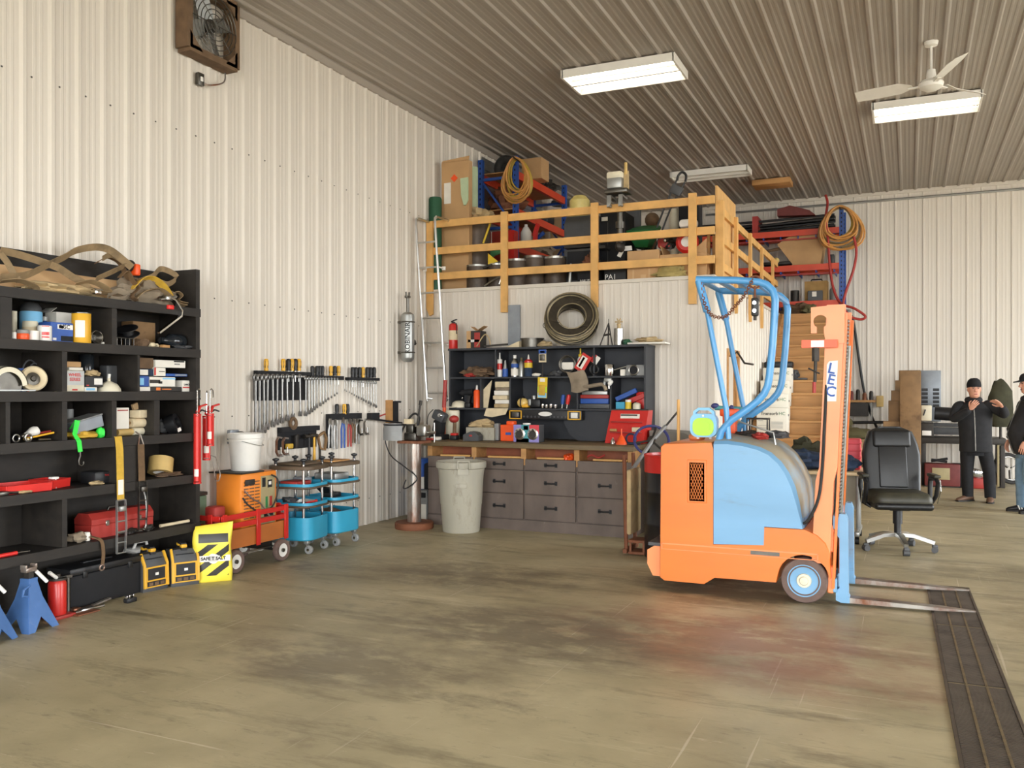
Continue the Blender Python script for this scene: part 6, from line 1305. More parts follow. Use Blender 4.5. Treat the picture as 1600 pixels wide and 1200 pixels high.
S(B().blob((PY(868, 584, 9.68).x, 9.68, Z1 + .03), (.07, .05, .036), 91, .35), 'rag', 'black rag under the grey cable coil', 'rag', 'grey_dark', True)
a = PY(885, 580, 9.585); b = B()
def bagf(i, j): u = 884 + 28 * i + 8 * j * (1 - .2 * i) ; v = 580 + 32 * j + 2 * math.sin(i * 5); return PY(u + 3 * math.sin(j * 3), v, 9.585 - .022 * math.sin(PI * i) * math.sin(PI * min(1, j * .9 + .1)))
b.grid(bagf, 10, 10); b.grid(lambda i, j: bagf(i, j) + V((0, .018 + .02 * math.sin(PI * i), 0)), 10, 10); S(b, 'plastic_bag', 'clear bag of small grey fittings hanging off the hutch shelf', 'bag', 'rag_grey', True)
hbot('glue_bottle', 'white glue bottle with yellow tip at the back of the hutch shelf', 'bottle', 902.5, 911.5, 542.5, Z1, 9.76, [[(0, 0), (1, 0), (1, .6), (.5, .68), (0, .68)], [(0, .67), (.7, .67), (.7, .75), (.3, .78), (.2, 1), (0, 1)]], ['white_plastic', 'yellow'], ['body', 'nozzle'])
card('red and white tool package tilted on the upper hutch shelf', 903, 919, 553, 581, 9.62, ['red_paint', 'white_paper', 'red_paint'], [(.1, .7, .15, .85, 1), (.25, .45, .2, .8, 2)], R(32))
card('smaller red and white package right of the tilted one', 924, 936, 555, 568, 9.66, ['white_paper', 'red_paint'], [(0, .45, 0, 1, 1)], R(35))
p = PY(928, 577, 9.62); S(B().torus(p, .052, .008, 'Y', 22, 8).torus(p + V((0, .03, 0)), .05, .008, 'Y', 22, 8), 'cable_coil', 'small black cable ring on the hutch shelf by the red packages', 'cable', 'black_plastic', True)
hbot('chrome_cup', 'polished chrome cup on the right of the upper hutch shelf', 'cup', 944.5, 960, 569.5, Z1, 9.65, [[(0, 0), (.97, 0), (1, .02), (1, .97), (.95, 1), (.85, .97), (0, .95)]], ['chrome'], ['body'])
r = T('spray_gun', 'white and steel spray gun hanging under the chrome cup', 'spray gun', PY(950, 598, 9.59)); O(B().rbox((0, 0, .03), (.09, .04, .05), .012).ribbon([(-.03, 0, .03), (-.045, 0, -.03)], .03, .025, (0, 1, 0)), 'body', 'galv', r); O(B().rbox((.03, -.005, .0), (.05, .05, .07), .02, 2, (0, R(35), 0)), 'handle', 'white_plastic', r); O(B().cyl((.01, 0, -.02), (.01, 0, -.07), .012), 'nozzle', 'steel', r)
S(B().cyl(PY(960, 578, 9.66), PY(980, 572, 9.66), .007), 'steel_rod', 'thin steel rod beside the chrome cup on the hutch', 'rod', 'steel', True)
x0, x1, h = hy(978, 1008.5, 570, Z1, 9.68); r = T('pipe_fitting', 'grey pipe flange with dark bore at the hutch shelf right end', 'pipe fitting', ((x0 + x1) / 2, 9.74, Z1)); w = x1 - x0
O(B().rbox((0, 0, h / 2), (w, .14, h), .012), 'body', 'grey_plastic', r); O(B().cyl((-.02, -.073, h / 2), (-.02, -.03, h / 2), h * .42), 'bore', 'black_matte', r); O(B().torus((-.02, -.073, h / 2), h * .44, .008, 'Y'), 'bore_rim', 'steel', r)
hbox('small_box', 'tiny white box in front of the thin steel rod', 'box', 969, 976, 577, Z1, 9.64, .05, 'white_paper')
# middle hutch shelf
r = T('cap', 'cream baseball cap on the left of the middle hutch shelf', 'cap', (PY(715, 632, 9.68).x, 9.72, Z2)); O(B().lathe([(.1, 0), (.1, .02), (.085, .06), (.05, .082), (0, .088)], n=24), 'crown', 'cream', r); O(B().rbox((-.05, -.1, .006), (.15, .12, .01), .004), 'brim', 'cream', r)
r = T('cordless_drill', 'black cordless drill on the middle hutch shelf beside the cap', 'drill', (PY(732, 630, 9.7).x, 9.7, Z2)); O(B().rbox((0, 0, .03), (.08, .09, .06), .01).ribbon([(0, 0, .05), (.02, 0, .15)], .05, .045, (0, 1, 0)), 'handle', 'black_plastic', r); O(B().cyl((-.09, 0, .185), (.07, 0, .2), .035).cyl((-.12, 0, .18), (-.09, 0, .183), .02), 'motor', 'black_matte', r); O(B().sph((-.085, -.0, .12), .014), 'knob', 'chrome', r)
hbot('spray_bottle', 'bright orange bottle with white nozzle on the middle hutch shelf', 'bottle', 740.5, 750, 601, Z2, 9.66, [[(0, 0), (1, 0), (1, .7), (.6, .78), (0, .78)], [(0, .77), (.35, .77), (.3, .95), (0, 1)]], ['orange_plastic', 'white_plastic'], ['body', 'nozzle'])
S(B().prism([(PY(753, 634, 9.68).x, Z2), (PY(762, 636, 9.68).x, Z2), (PY(768.5, 600, 9.68).x, Z2 + .34), (PY(765, 603, 9.68).x, Z2 + .31), (PY(752.5, 614, 9.68).x, Z2 + .2)], 9.68, 9.69, 'Y'), 'paper_sheets', 'white papers leaning beside the catalogue stack', 'paper', 'paper_tan', True)
xa, xb = PY(770, 600, 9.66).x, PY(796, 600, 9.66).x
zz = Z2
for i, (h, m, dx) in enumerate(((.05, 'rag_tan', .0), (.05, 'white_paper', .01), (.052, 'paper_tan', -.015), (.06, 'white_paper', .0), (.035, 'rag_grey', .015), (.075, 'paper_tan', .012))):
    S(B().rbox(((xa + xb) / 2 + dx, 9.78, zz + h / 2), (xb - xa - .03, .24, h - .002), .008, 2), 'catalogue', '%s catalogue from the bottom of the thick paper stack on the hutch' % ORD[i], 'catalogue', m, True, group='catalogues stacked on the middle hutch shelf'); zz += h
b = B(); b.grid(lambda i, j: PY(760 + 34 * i - 4 * j, 638 + (14 - 7 * abs(i - .35)) * j, 9.6 - .02 * j + .004 * math.sin(i * 9)), 8, 5); b.grid(lambda i, j: PY(760 + 34 * i - 4 * j, 638 + (14 - 7 * abs(i - .35)) * j, 9.604 - .02 * j + .004 * math.sin(i * 9)), 8, 5); S(b, 'paper_sheet', 'loose paper sheet drooping below the catalogue stack', 'paper', 'paper_tan', True)
r = T('headlamp', 'yellow headlight lamp on the middle hutch shelf', 'lamp', (PY(817, 630, 9.68).x, 9.68, Z2)); O(B().sph((0, 0, .065), (.075, .06, .06)), 'lens', 'glass_lamp', r); O(B().rbox((.03, 0, .03), (.12, .1, .05), .02), 'body', 'cat_yellow', r); O(B().torus((0, 0, .065), .078, .008, 'X', 20, 6), 'band', 'black_plastic', r)
r = T('camcorder', 'black and silver power tool beside the yellow headlight lamp', 'power tool', (PY(838, 628, 9.68).x, 9.68, Z2)); O(B().rbox((0, 0, .06), (.14, .1, .1), .02), 'body', 'black_plastic', r); O(B().rbox((-.07, -.02, .07), (.04, .06, .08), .01).cyl((-.03, 0, .11), (-.03, 0, .15), .025), 'front', 'galv', r)
b = None
for i, u in enumerate((848, 854, 861, 868)): hbot('socket', '%s chrome socket from the left in the row on the hutch shelf' % ORD[i], 'socket', u - 2.6, u + 2.6, 631 + (i % 2), Z2, 9.64, [[(0, 0), (.9, 0), (1, .1), (1, .95), (.85, 1), (.6, .95), (0, .8)]], ['chrome'], ['body'], 'chrome sockets in a row')
for u, m, lab, t in ((878, 'box_blue', 'blue handled screwdriver standing on the hutch shelf', 7), (885.5, 'red_plastic', 'red handled screwdriver standing on the hutch shelf', 10)):
    r = T('screwdriver', lab, 'screwdriver', (PY(u, 637, 9.68).x, 9.68, Z2)); E = Euler((0, R(t), 0)).to_matrix().to_4x4(); O(B().lathe([(0, .05), (.02, .05), (.025, .1), (.022, .16), (0, .17)], n=12).xf(E), 'handle', m, r); O(B().cyl((0, 0, 0), (0, 0, .06), .008).xf(E), 'shank', 'steel', r)
S(B().tube(smoothpts([PY(905, 600, 9.6), PY(915, 604, 9.59), PY(930, 602, 9.59), PY(942, 601, 9.59), PY(947, 610, 9.59)], 5), .022), 'grey_hose', 'grey dusty hose piece hanging below the upper hutch shelf', 'hose', 'rag_grey', True)
r = T('socket_set', 'socket set case with clear lid, red row and blue base', 'tool case', (PY(928, 630, 9.66).x, 9.75, Z2 + .058)); w = .345
O(B().rbox((0, 0, .03), (w, .16, .06), .008), 'base', 'box_blue', r); O(B().rbox((0, 0, .082), (w, .16, .042), .006), 'tool_row', 'red_dull', r); O(B().rbox((0, 0, .126), (w - .03, .15, .045), .006), 'clear_lid', 'galv', r)
S(B().rbox((PY(928, 634, 9.66).x, 9.76, Z2 + .0285), (.37, .18, .055), .006), 'tool_case', 'dark flat case under the red and blue socket set', 'case', 'grey_dark', True)
S(B().rbox((PY(978, 617, 9.68).x, 9.70, PY(978, 617, 9.68).z), (.27, .05, .055), .006, 1, (0, R(-24), 0)), 'spirit_level', 'blue spirit level lying tilted on the red tools', 'level', 'box_blue', True)
S(B().rbox((PY(990, 622, 9.68).x, 9.76, PY(988, 622, 9.68).z - .01), (.24, .05, .06), .006, 1, (0, R(-22), 0)), 'pipe_wrench', 'red pipe wrench under the blue spirit level', 'wrench', 'red_paint', True)
S(B().rbox((PY(1000, 628, 9.7).x, 9.80, Z2 + .1), (.12, .1, .19), .006), 'first_aid_box', 'orange red box in the right end of the middle hutch shelf', 'box', 'red_plastic', True)
hbox('small_box', 'light blue box at the left of the yellow can', 'box', 962, 976, 628, Z2, 9.64, .1, 'trolley_blue')
hbot('paint_can', 'small yellow can with white lid below the blue level', 'can', 977, 986.5, 624.5, Z2, 9.65, [[(0, 0), (1, 0), (1, .75), (0, .75)], [(0, .74), (.95, .74), (.95, 1), (0, 1)]], ['yellow', 'white_plastic'], ['body', 'lid'])
hbot('jar', 'white jar next to the small yellow can', 'jar', 989, 1001, 628.5, Z2, 9.65, [[(0, 0), (1, 0), (1, .7), (.7, .9), (0, 1)]], ['cream'], ['body'])
# car stereo panel below the middle shelf
a, c = PY(797, 641, 9.59), PY(909, 656.5, 9.59); r = T('stereo_panel', 'black stereo panel with yellow framed ends mounted under the hutch shelf', 'stereo', ((a.x + c.x) / 2, 9.64, c.z)); w = c.x - a.x; h = 1.328 - c.z
O(B().rbox((0, 0, h / 2), (w, .1, h), .006), 'panel', 'black_plastic', r)
for fx, m in ((-.42, 'steel_dark'), (.40, 'white_plastic')):
    b = B(); q = .075
    for s in (-1, 1): b.bb((w * fx - q, -.058, h / 2 + s * (h / 2 - .008) - .006), (w * fx + q, -.05, h / 2 + s * (h / 2 - .008) + .006)).bb((w * fx + s * q - .006, -.058, .004), (w * fx + s * q + .006, -.05, h - .004))
    f = O(b, 'speaker_frame', 'cat_yellow', r); O(B().rbox((w * fx, -.054, h / 2), (.085, .008, h * .6), .004), 'lens', m, r)
O(B().lathe([(0, -.003), (1, -.003), (1, .003), (0, .003)], ax='Y', n=28).xf(Matrix.Diagonal((.085, 1, .026, 1))).xf(Matrix.Translation((0, -.053, h * .62))), 'badge', 'white_paint', r)
b = B()
for k in range(12):
    if not 5 <= k <= 6: b.cyl((-w * .3 + k * w * .053, -.056, h * .3), (-w * .3 + k * w * .053, -.05, h * .3), .012, n=10)
O(b, 'button', 'grey_dark', r)
# lower hutch bay and bench top
x0, x1, h = hy(878, 960, 642, ZB, 9.72)
pl = [(x0, ZB + h), (x1 + .02, ZB + h), (x1 - .01, ZB + .1), (x1 - .06, ZB + .03), (x1 - .14, ZB), (x0 + .2, ZB), (x0 + .1, ZB + .06), (x0 + .03, ZB + .2)]
S(B().prism(pl, 9.72, 9.9, 'Y'), 'plastic_tub', 'big black plastic tub standing on edge in the lower hutch bay', 'tub', 'hutch_black', True)
r = T('toolbox', 'open red steel mechanic toolbox with slanted front on the workbench', 'toolbox', (PY(981, 693, 9.5).x, 9.55, ZB)); zt = PY(985, 641, 9.6).z - ZB; zh = zt
wA, wB = .235, .2
def slab(z0, z1, y0, y1, w, xo=0): return B().bb((xo - w, y0, z0), (xo + w, y1, z1))
O(B().ring([[V((-wA + .0, -.16, 0)), V((wA - .03, -.16, 0)), V((wA - .03, .14, 0)), V((-wA, .14, 0))], [V((-wA + .04, -.04, zh)), V((wA + .0, -.04, zh)), V((wA, .14, zh)), V((-wA + .04, .14, zh))]]), 'body', 'red_paint', r)
for zz, m in ((.12, 'red_dull'), (.235, 'red_dull')):
    y_ = -.16 + .12 * zz / zh; O(B().rbox((0, y_ - .012, zz), (.36, .05, .014), .004, 1), 'tray_lip', m, r)
y_ = -.16 + .12 * .3 / zh; O(B().box((.03, y_ - .004, .3), (.22, .006, .05), (R(-16), 0, 0)).k(1).box((.02, y_ - .0075, .312), (.19, .006, .018), (R(-16), 0, 0)), 'maker_label', ['white_paper', 'steel_dark'], r)
O(B().rbox((.12, -.14, .155), (.09, .03, .05), .006), 'paper_slip', 'paper_tan', r); O(B().rbox((-.14, -.14, .145), (.08, .03, .03), .006), 'brush', 'lumber_old', r)
O(B().bb((-.195, -.045, zh), (.235, .14, zh + .015)), 'lid_edge', 'iron', r)
r = T('funnel', 'orange funnel upside down on the workbench before the red toolbox', 'funnel', (PY(971, 697, 9.2).x, 9.2, ZB)); O(B().lathe([(.062, 0), (.06, .012), (.02, .09), (.008, .1), (.006, .17), (0, .17)]), 'cone', 'orange_plastic', r)
hbot('spray_bottle', 'small silver bottle left of the orange funnel', 'bottle', 954, 961, 684, ZB, 9.24, [[(0, 0), (1, 0), (1, .5), (.4, .8), (.3, 1), (0, 1)]], ['steel'], ['body'])
S(B().torus((PY(986, 690, 9.25).x, 9.25, ZB + .06), .055, .01, 'Y', 20, 6).rbox((PY(986, 690, 9.25).x, 9.25, ZB + .012), (.2, .06, .022), .006), 'navy_clamp', 'dark navy clamp right of the orange funnel', 'clamp', 'navy_cloth', True)
hbot('paper_towel_roll', 'tall white plastic cylinder at the left end of the workbench', 'cylinder', 697.5, 717, 641, ZB, 9.5, [CYL], ['cream'], ['body'])
r = T('cordless_drill', 'black angle tool with cord at the left end of the workbench', 'power tool', (PY(686, 688, 9.3).x, 9.3, ZB)); O(B().rbox((0, 0, .03), (.2, .16, .06), .012).rbox((0, 0, .14), (.13, .11, .18), .02, 2, (0, R(8), 0)), 'body', 'black_matte', r); O(B().rbox((.02, -.01, .28), (.17, .12, .12), .025, 2, (0, R(25), 0)), 'head', 'grey_dark', r); O(B().tube(smoothpts([(-.07, -.02, .36), (-.14, -.02, .28), (-.15, -.02, .12), (-.1, -.03, .03)], 5), .005), 'cord', 'black_plastic', r); O(B().sph((.05, -.075, .29), (.035, .01, .025)), 'lamp', 'chrome', r)
S(B().cyl((PY(699, 690, 9.62).x, 9.56, ZB), (PY(699, 690, 9.62).x - .01, 9.56, ZB + .38), .022).k(1).cyl((PY(699, 690, 9.62).x - .01, 9.55, ZB + .38), (PY(699, 690, 9.62).x + .01, 9.55, ZB + .72), .025), 'caulking_gun', 'red and orange caulking gun leaning on the hutch left side', 'caulking gun', ['orange_plastic', 'red_dull'], True)
r = T('impact_driver', 'red and black impact driver standing on the workbench', 'drill', (PY(710, 690, 9.2).x, 9.2, ZB)); O(B().rbox((0, 0, .03), (.09, .09, .055), .012), 'battery', 'black_plastic', r); O(B().rbox((0, 0, .07), (.08, .07, .03), .01), 'battery_top', 'red_paint', r); O(B().cyl((0, 0, .07), (0, .01, .23), .022), 'handle', 'rag_brown', r); O(B().sph((0, -.01, .25), (.055, .075, .045)), 'head', 'red_dull', r)
S(B().rbox((PY(680, 684, 9.1).x, 9.12, ZB + .02), (.1, .1, .038), .006), 'small_box', 'white small box at the left front of the workbench', 'box', 'white_paper', True)
S(B().rbox((PY(672, 689, 9.05).x, 9.06, ZB + .014), (.1, .06, .026), .008), 'red_pliers', 'red tool lying at the left front of the workbench', 'tool', 'red_dull', True)
r = hbox('storage_tote', 'grey plastic tote filled with rags on the workbench', 'tote', 728, 772, 668, ZB, 9.3, .25, 'grey_bin'); x0, x1, h = hy(728, 772, 668, ZB, 9.3)
S(B().blob(((x0 + x1) / 2 - .03, 9.42, ZB + h + .035), (.16, .11, .05), 95, .3, 5), 'rag', 'tan rags heaped in the grey plastic tote', 'rag', 'rag_tan', True)
r = T('battery_charger', 'dark grey arched charger in front of the grey tote', 'charger', (PY(739, 688, 9.2).x, 9.2, ZB)); O(B().prism([(-.1, 0), (.1, 0), (.1, .06), (.06, .1), (-.0, .11), (-.1, .07)], -.06, .06, 'Y'), 'body', 'grey_dark', r); O(B().rbox((0, -.062, .06), (.04, .006, .02), .004), 'badge', 'red_dull', r)
r = hbox('jug', 'bright orange jug with slanted shoulder on the workbench', 'jug', 782, 803, 664, ZB, 9.3, .16, 'orange_plastic'); x0, x1, h = hy(782, 803, 664, ZB, 9.3); O(B().rbox((.02, 0, h + .02), (.1, .1, .05), .015), 'shoulder', 'orange_plastic', r); O(B().bb((-.02, -.0825, .07), (.05, -.08, .1)), 'printed_label', 'box_blue', r)
S(B().rbox((PY(776, 680, 9.35).x, 9.38, ZB + .1), (.06, .08, .2), .01), 'spray_bottle', 'purple grey bottle between tote and orange jug', 'bottle', 'grey_plastic', True)
r = hbox('headlamp_kit_box', 'colourful printed box with two round lamps on the workbench', 'box', 802.5, 842, 664, ZB, 9.16, .16, 'grey_dark', [(0, .3, 0, 1, 1), (.3, .62, 0, 1, 2), (.62, 1, .5, 1, 3), (.62, 1, 0, .5, 4), (.1, .6, .0, .22, 5), (.4, .58, .72, .95, 6)], ['grey_dark', 'lilac', 'teal', 'pink_crate', 'lilac', 'green_plastic', 'black_matte']); x0, x1, h = hy(802.5, 842, 664, ZB, 9.16); w = x1 - x0
for fx in (.24, .76): O(B().lathe([(0, -.001), (h * .3, -.001), (h * .34, .002), (h * .34, .004), (0, .004)], (-w / 2 + w * fx, -.084, h * .47), 'Y', 24).k(1).lathe([(0, -.002), (h * .22, -.002), (h * .22, .003), (0, .003)], (-w / 2 + w * fx, -.0855, h * .47), 'Y', 24), 'printed_lamp', ['chrome', 'iron'], r)
S(B().lathe([(0, 0), (.045, 0), (.045, .015), (0, .018)], (PY(822, 663, 9.2).x, 9.22, ZB + h + .003)), 'saucer', 'white jar lid on top of the colourful printed box', 'lid', 'white_plastic', True)
for i, (u0, u1, m, lab) in enumerate(((690, 735, 'lumber', 'pale wood strip in the left open compartment of the bench'), (763, 815, 'lumber', 'pale wood strip in the second open compartment of the bench'), (838, 880, 'lumber', 'pale wood strip in the third open compartment of the bench'), (925, 978, 'lumber', 'pale wood strip in the right open compartment of the bench'))):
    a, c = PY(u0, 712, 9.05), PY(u1, 712, 9.05); S(B().rbox(((a.x + c.x) / 2, 9.05 + .02 * i, .806), (c.x - a.x, .05, .022), .003, 1, (0, 0, R(4))), 'wood_strip', lab, 'wood', m, True)
S(B().blob((PY(888, 708, 9.08).x, 9.1, .825), (.05, .05, .04), 97, .3), 'red_rag', 'orange red rag in the third open compartment of the bench', 'rag', 'orange_plastic', True)
S(B().tube(smoothpts([PY(918, 714, 9.03), PY(925, 711, 9.03), PY(935, 715, 9.03), PY(945, 711, 9.03)], 5), .01), 'red_wire', 'dark red cord in the right open compartment of the bench', 'cord', 'red_dull', True)
# steering wheel on a shaft between bench and forklift
r = T('steering_wheel', 'blue steering wheel on a steel shaft leaning by the workbench corner', 'steering wheel', PY(1018, 688, 8.55)); c = ORG[r.name]; d = (PY(1062, 643, 8.75) - PY(985, 738, 8.4)).normalized()
q = V((0, 0, 1)).rotation_difference(V((.25, -.75, .55)).normalized()).to_matrix().to_4x4()
O(B().torus((0, 0, 0), .17, .014, 'Z', 36, 8).xf(q), 'rim', 'navy_rim', r); b = B()
for k in range(3): a = R(90 + 120 * k); b.cyl((0, 0, 0), (.168 * math.cos(a), .168 * math.sin(a), 0), .011)
O(b.cyl((0, 0, -.02), (0, 0, .02), .04).xf(q), 'spoke', 'iron', r)
O(B().tube([PY(985, 738, 8.2), PY(1020, 688, 8.55), PY(1040, 666, 8.68)], .02), 'shaft', 'grey_plastic', r, True); O(B().tube([PY(1040, 666, 8.68), PY(1060, 642, 8.76)], .011), 'shaft_end', 'iron', r, True)
# ================= things stored on the loft
def lc(nm, lab, cat, u0, u1, v0, y, mat, prof=None, z=LZ + .001, extra=None, group=None):
    x0, x1, h = hy(u0, u1, v0, z, y); q = (x1 - x0) / 2; r = T(nm, lab, cat, ((x0 + x1) / 2, y, z), 0, group)
    O(B().lathe([(a * q, c * h) for a, c in (prof or CYL)], n=26), 'body', mat, r)
    for a0, a1, k, m, n_ in extra or (): O(B().lathe([(q * .9, h * a0), (q * k, h * a0), (q * k, h * a1), (q * .9, h * a1)], n=26), n_, m, r)
    return r
lc('matting_roll', 'tall dark green roll standing in the loft corner behind the ladder', 'roll', 671.5, 689, 309, 10.13, 'green_dark')
x0, x1, h = hy(687.5, 730, 252, LZ, 10.27); r = T('cardboard_box', 'very tall flat cardboard box with orange diamond sticker on the loft', 'box', ((x0 + x1) / 2 + .02, 10.33, LZ + .001)); w = x1 - x0
O(B().rbox((0, 0, h / 2), (w, .11, h), .006, 1), 'body', 'cardboard', r); O(B().box((-.01, -.058, h * .87), (.075, .004, .075), (0, R(45), 0)), 'sticker', 'orange_plastic', r); O(B().bb((-w * .4, -.058, h * .68), (-w * .15, -.054, h * .84)), 'shipping_label', 'white_paper', r)
O(B().prism([(-w / 2, h), (w / 2, h), (w / 2 + .01, h + .05), (-w / 2 + .02, h + .02)], -.055, -.05, 'Y'), 'flap', 'cardboard', r)
S(B().prism([(PY(q[0], q[1], 10.25).x, PY(q[0], q[1], 10.25).z) for q in ((719.5, 279), (731.5, 277), (731.5, 312), (728, 320), (725, 321), (721, 306))], 10.24, 10.262, 'Y'), 'foam_sheet', 'pale green foam sheet hanging against the tall cardboard box', 'foam sheet', 'foam_green', True)
lc('foam_roll', 'taller pale green foam roll with yellow stripe on the loft', 'foam roll', 730, 746, 262, 10.95, 'foam_green', [(0, 0), (1, 0), (1, 1), (.3, 1), (.3, .98), (0, .98)])
lc('steel_drum', 'tall dark metal drum beside the tall cardboard box on the loft', 'drum', 729, 764, 350, 10.55, 'keg', extra=((.3, .33, 1.03, 'keg', 'rib'), (.66, .69, 1.03, 'keg', 'rib')))
zt = hy(729, 764, 350, 0, 10.55)[2]
S(B().blob((PY(750, 330, 10.5).x, 10.5, zt + .09), (.16, .14, .1), 101, .4, 6, 26), 'paper_wad', 'crumpled tan paper heaped on the tall metal drum', 'paper', 'rag_tan', True)
for i, (u0, u1, v, y) in enumerate(((731, 761, 415, 10.24), (764, 791, 413, 10.3), (793, 823, 406, 10.3), (820, 852, 401, 10.4), (852, 884, 402, 10.42))):
    r = lc('keg', '%s low dark steel keg from the left along the loft rail' % ORD[i], 'keg', u0, u1, v, y, 'keg', extra=((.93, 1.0, 1.02, 'steel', 'rim'), (.5, .54, 1.02, 'keg', 'rib')), group='dark steel kegs behind the loft rail')
S(B().tube(smoothpts([PY(757, 447, 10.1), PY(770, 438, 10.1), PY(783, 432, 10.1), PY(780, 444, 10.1)], 5), .012), 'wire_bail', 'bent bright wire handle leaning by the kegs', 'wire', 'steel', True)
S(B().prism([(PY(763, 412, 10.2).x, PY(763, 413, 10.2).z), (PY(763, 397, 10.2).x, PY(763, 396, 10.2).z), (PY(779, 409, 10.2).x, PY(779, 409, 10.2).z)], 10.19, 10.2, 'Y'), 'pennant', 'yellow triangular pennant sticking up behind the kegs', 'flag', 'yellow', True)
S(B().cyl(PY(755, 419, 10.16), PY(790, 405, 10.22), .012), 'dark_rod', 'dark rod lying over the kegs below the yellow pennant', 'rod', 'iron', True)
S(B().cyl(PY(755, 380, 10.3), PY(767, 346, 10.3), .014), 'pole', 'thin yellow pole leaning on the loft rail', 'pole', 'yellow', True)
S(B().ribbon([PY(757, 400, 10.7), PY(775, 392, 10.8), PY(790, 388, 10.9)], .12, .03, (0, .3, 1)), 'green_sack', 'green folded sack lying behind the yellow pennant', 'sack', 'green_plastic', True)
hbox('tool_case', 'red plastic case with white handle on the loft rack foot', 'case', 757, 783, 362, LZ + .35, 11.3, .2, 'red_dull', [(.4, .45, 0, 1, 1)], ['red_dull', 'white_paint'])
S(B().bb((-5.7, 11.2, LZ + .001), (-5.1, 11.47, LZ + .348)), 'crate', 'dark wooden crate under the red case on the loft', 'crate', 'rag_brown', True)
hbox('tool_case', 'second red case right of the red case with white handle', 'case', 785, 803, 360, LZ + .35, 11.3, .15, 'red_plastic')
r = hbot('jug', 'white jug with handle on the loft rack lower shelf', 'jug', 814, 830, 351, 3.69, 11.7, [[(0, 0), (1, 0), (1, .6), (.5, .85), (.3, .9), (.3, 1), (0, 1)]], ['white_plastic'], ['body'])
for k, (u, lab) in enumerate(((809, 'red'), (836, 'red'))): S(B().ribbon([PY(u, 378, 11.8), PY(u + 1, 362, 11.8), PY(u + (-5 if k == 0 else 5), 350, 11.8)], .06, .05, (0, 1, 0)), 'red_bracket', ('red bracket left of the white jug on the rack', 'red bracket right of the white jug on the rack')[k], 'bracket', 'red_plastic', True)
S(B().cyl(PY(838, 374, 12.0), PY(850, 363, 12.0), .03), 'blue_handle', 'blue tool grip beside the white jug on the rack', 'tool', 'rack_blue', True)
b = B()
for k in range(14):
    z_ = LZ + .15 + k * .14
    b.bb((WX + .03, 11.6, z_), (WX + .05, 13.9, z_ + .1))
b.bb((WX + .03, 11.6, LZ + .001), (WX + .035, 13.9, LZ + 2.15)); S(b, 'corrugated_sheet', 'corrugated pale sheet standing behind the loft rack', 'metal sheet', 'galv', True)
S(B().torus((-5.43, 11.78, 4.86), .12, .07, 'Y', 26, 10).sph((-5.43, 11.80, 4.86), (.1, .05, .1)), 'tire', 'small black tire on top of the loft rack', 'tire', 'rubber', True)
hbox('cardboard_box', 'worn brown carton on the loft rack top behind the hose', 'box', 815, 846, 247, 4.74, 12.1, .3, 'cardboard')
S(B().blob((-5.35, 12.75, 4.86), (.2, .22, .15), 103, .4, 5), 'engine_part', 'dark greasy engine part on the loft rack top', 'engine part', 'iron', True)
S(B().blob((-5.35, 13.2, 4.84), (.16, .18, .12), 104, .4, 5), 'engine_part', 'second dark engine part further back on the rack top', 'engine part', 'iron', True)
S(B().blob((-5.45, 11.85, 4.36), (.22, .24, .19), 105, .45, 6, 26), 'engine_part', 'rusty machine parts on the middle shelf of the loft rack', 'machine parts', 'rust', True)
S(B().rbox((-5.3, 12.9, 4.3), (.3, .3, .2), .04), 'power_tool', 'black power tool on the middle shelf of the loft rack', 'power tool', 'black_plastic', True)
S(B().blob((-5.35, 12.6, 3.8), (.2, .5, .13), 106, .4, 6, 26), 'rag', 'mixed rags on the bottom shelf of the loft rack', 'rags', 'rag_grey', True)
S(B().rbox((-5.25, 13.95, 4.75), (.5, .5, .12), .05, 2, (R(8), 0, 0)), 'plastic_sheet', 'folded pale plastic sheet beyond the end of the loft rack', 'sheet', 'galv', True)
S(B().bb((-5.5, 13.72, LZ + .002), (-5.0, 14.2, 4.62)), 'carton_stack', 'tall pale carton behind the end of the loft rack', 'box', 'cardboard_pale', True)
def hosecoil(c, rx, rz, n, lab, mat, y, seed, t=.012, nm='hose_coil', mats=None):
    random.seed(seed); r = T(nm, lab, 'hose', c)
    for g, m in enumerate(mats or [mat]):
        b = B()
        for k in range(n):
            e = random.uniform(.72, 1.05); dx = random.uniform(-.05, .05); pts = []
            for q in range(24): a = 2 * PI * q / 24 + PI / 2; pts.append((rx * e * math.cos(a) * (1 - .25 * math.sin(a)) + dx * (1 - math.sin(a)), random.uniform(-.004, .004) - .012 - .012 * k - g * .05, rz * (math.sin(a) - 1) * e + rz * .0))
            b.tube(pts, t, 6, True)
        O(b, 'hose', m, r)
    O(B().cyl((0, .06, -.02), (0, -.2, -.01), .012), 'hook', 'steel_dark', r)
    return r
hosecoil(PY(810, 249, 11.455), .2, .31, 7, 'tan and yellow air hose coil hanging on the loft rack post', 'hose_orange', 11.4, 5, .013, mats=['hose_yellow', 'hose_orange'])
r = hbot('jug', 'yellow plastic jug lying behind the top rail of the loft', 'jug', 891, 921, 305, PY(914, 335, 10.5).z + .004, 10.72, [[(0, 0), (.9, 0), (1, .1), (1, .75), (.6, .95), (0, 1)]], ['jug_yellow'], ['body'])
x0, x1, h = hy(882, 946, 335, LZ, 10.5); r = T('barbecue', 'black barbecue grill with hood standing behind the loft rail', 'barbecue', ((x0 + x1) / 2, 10.75, LZ + .001)); w = x1 - x0
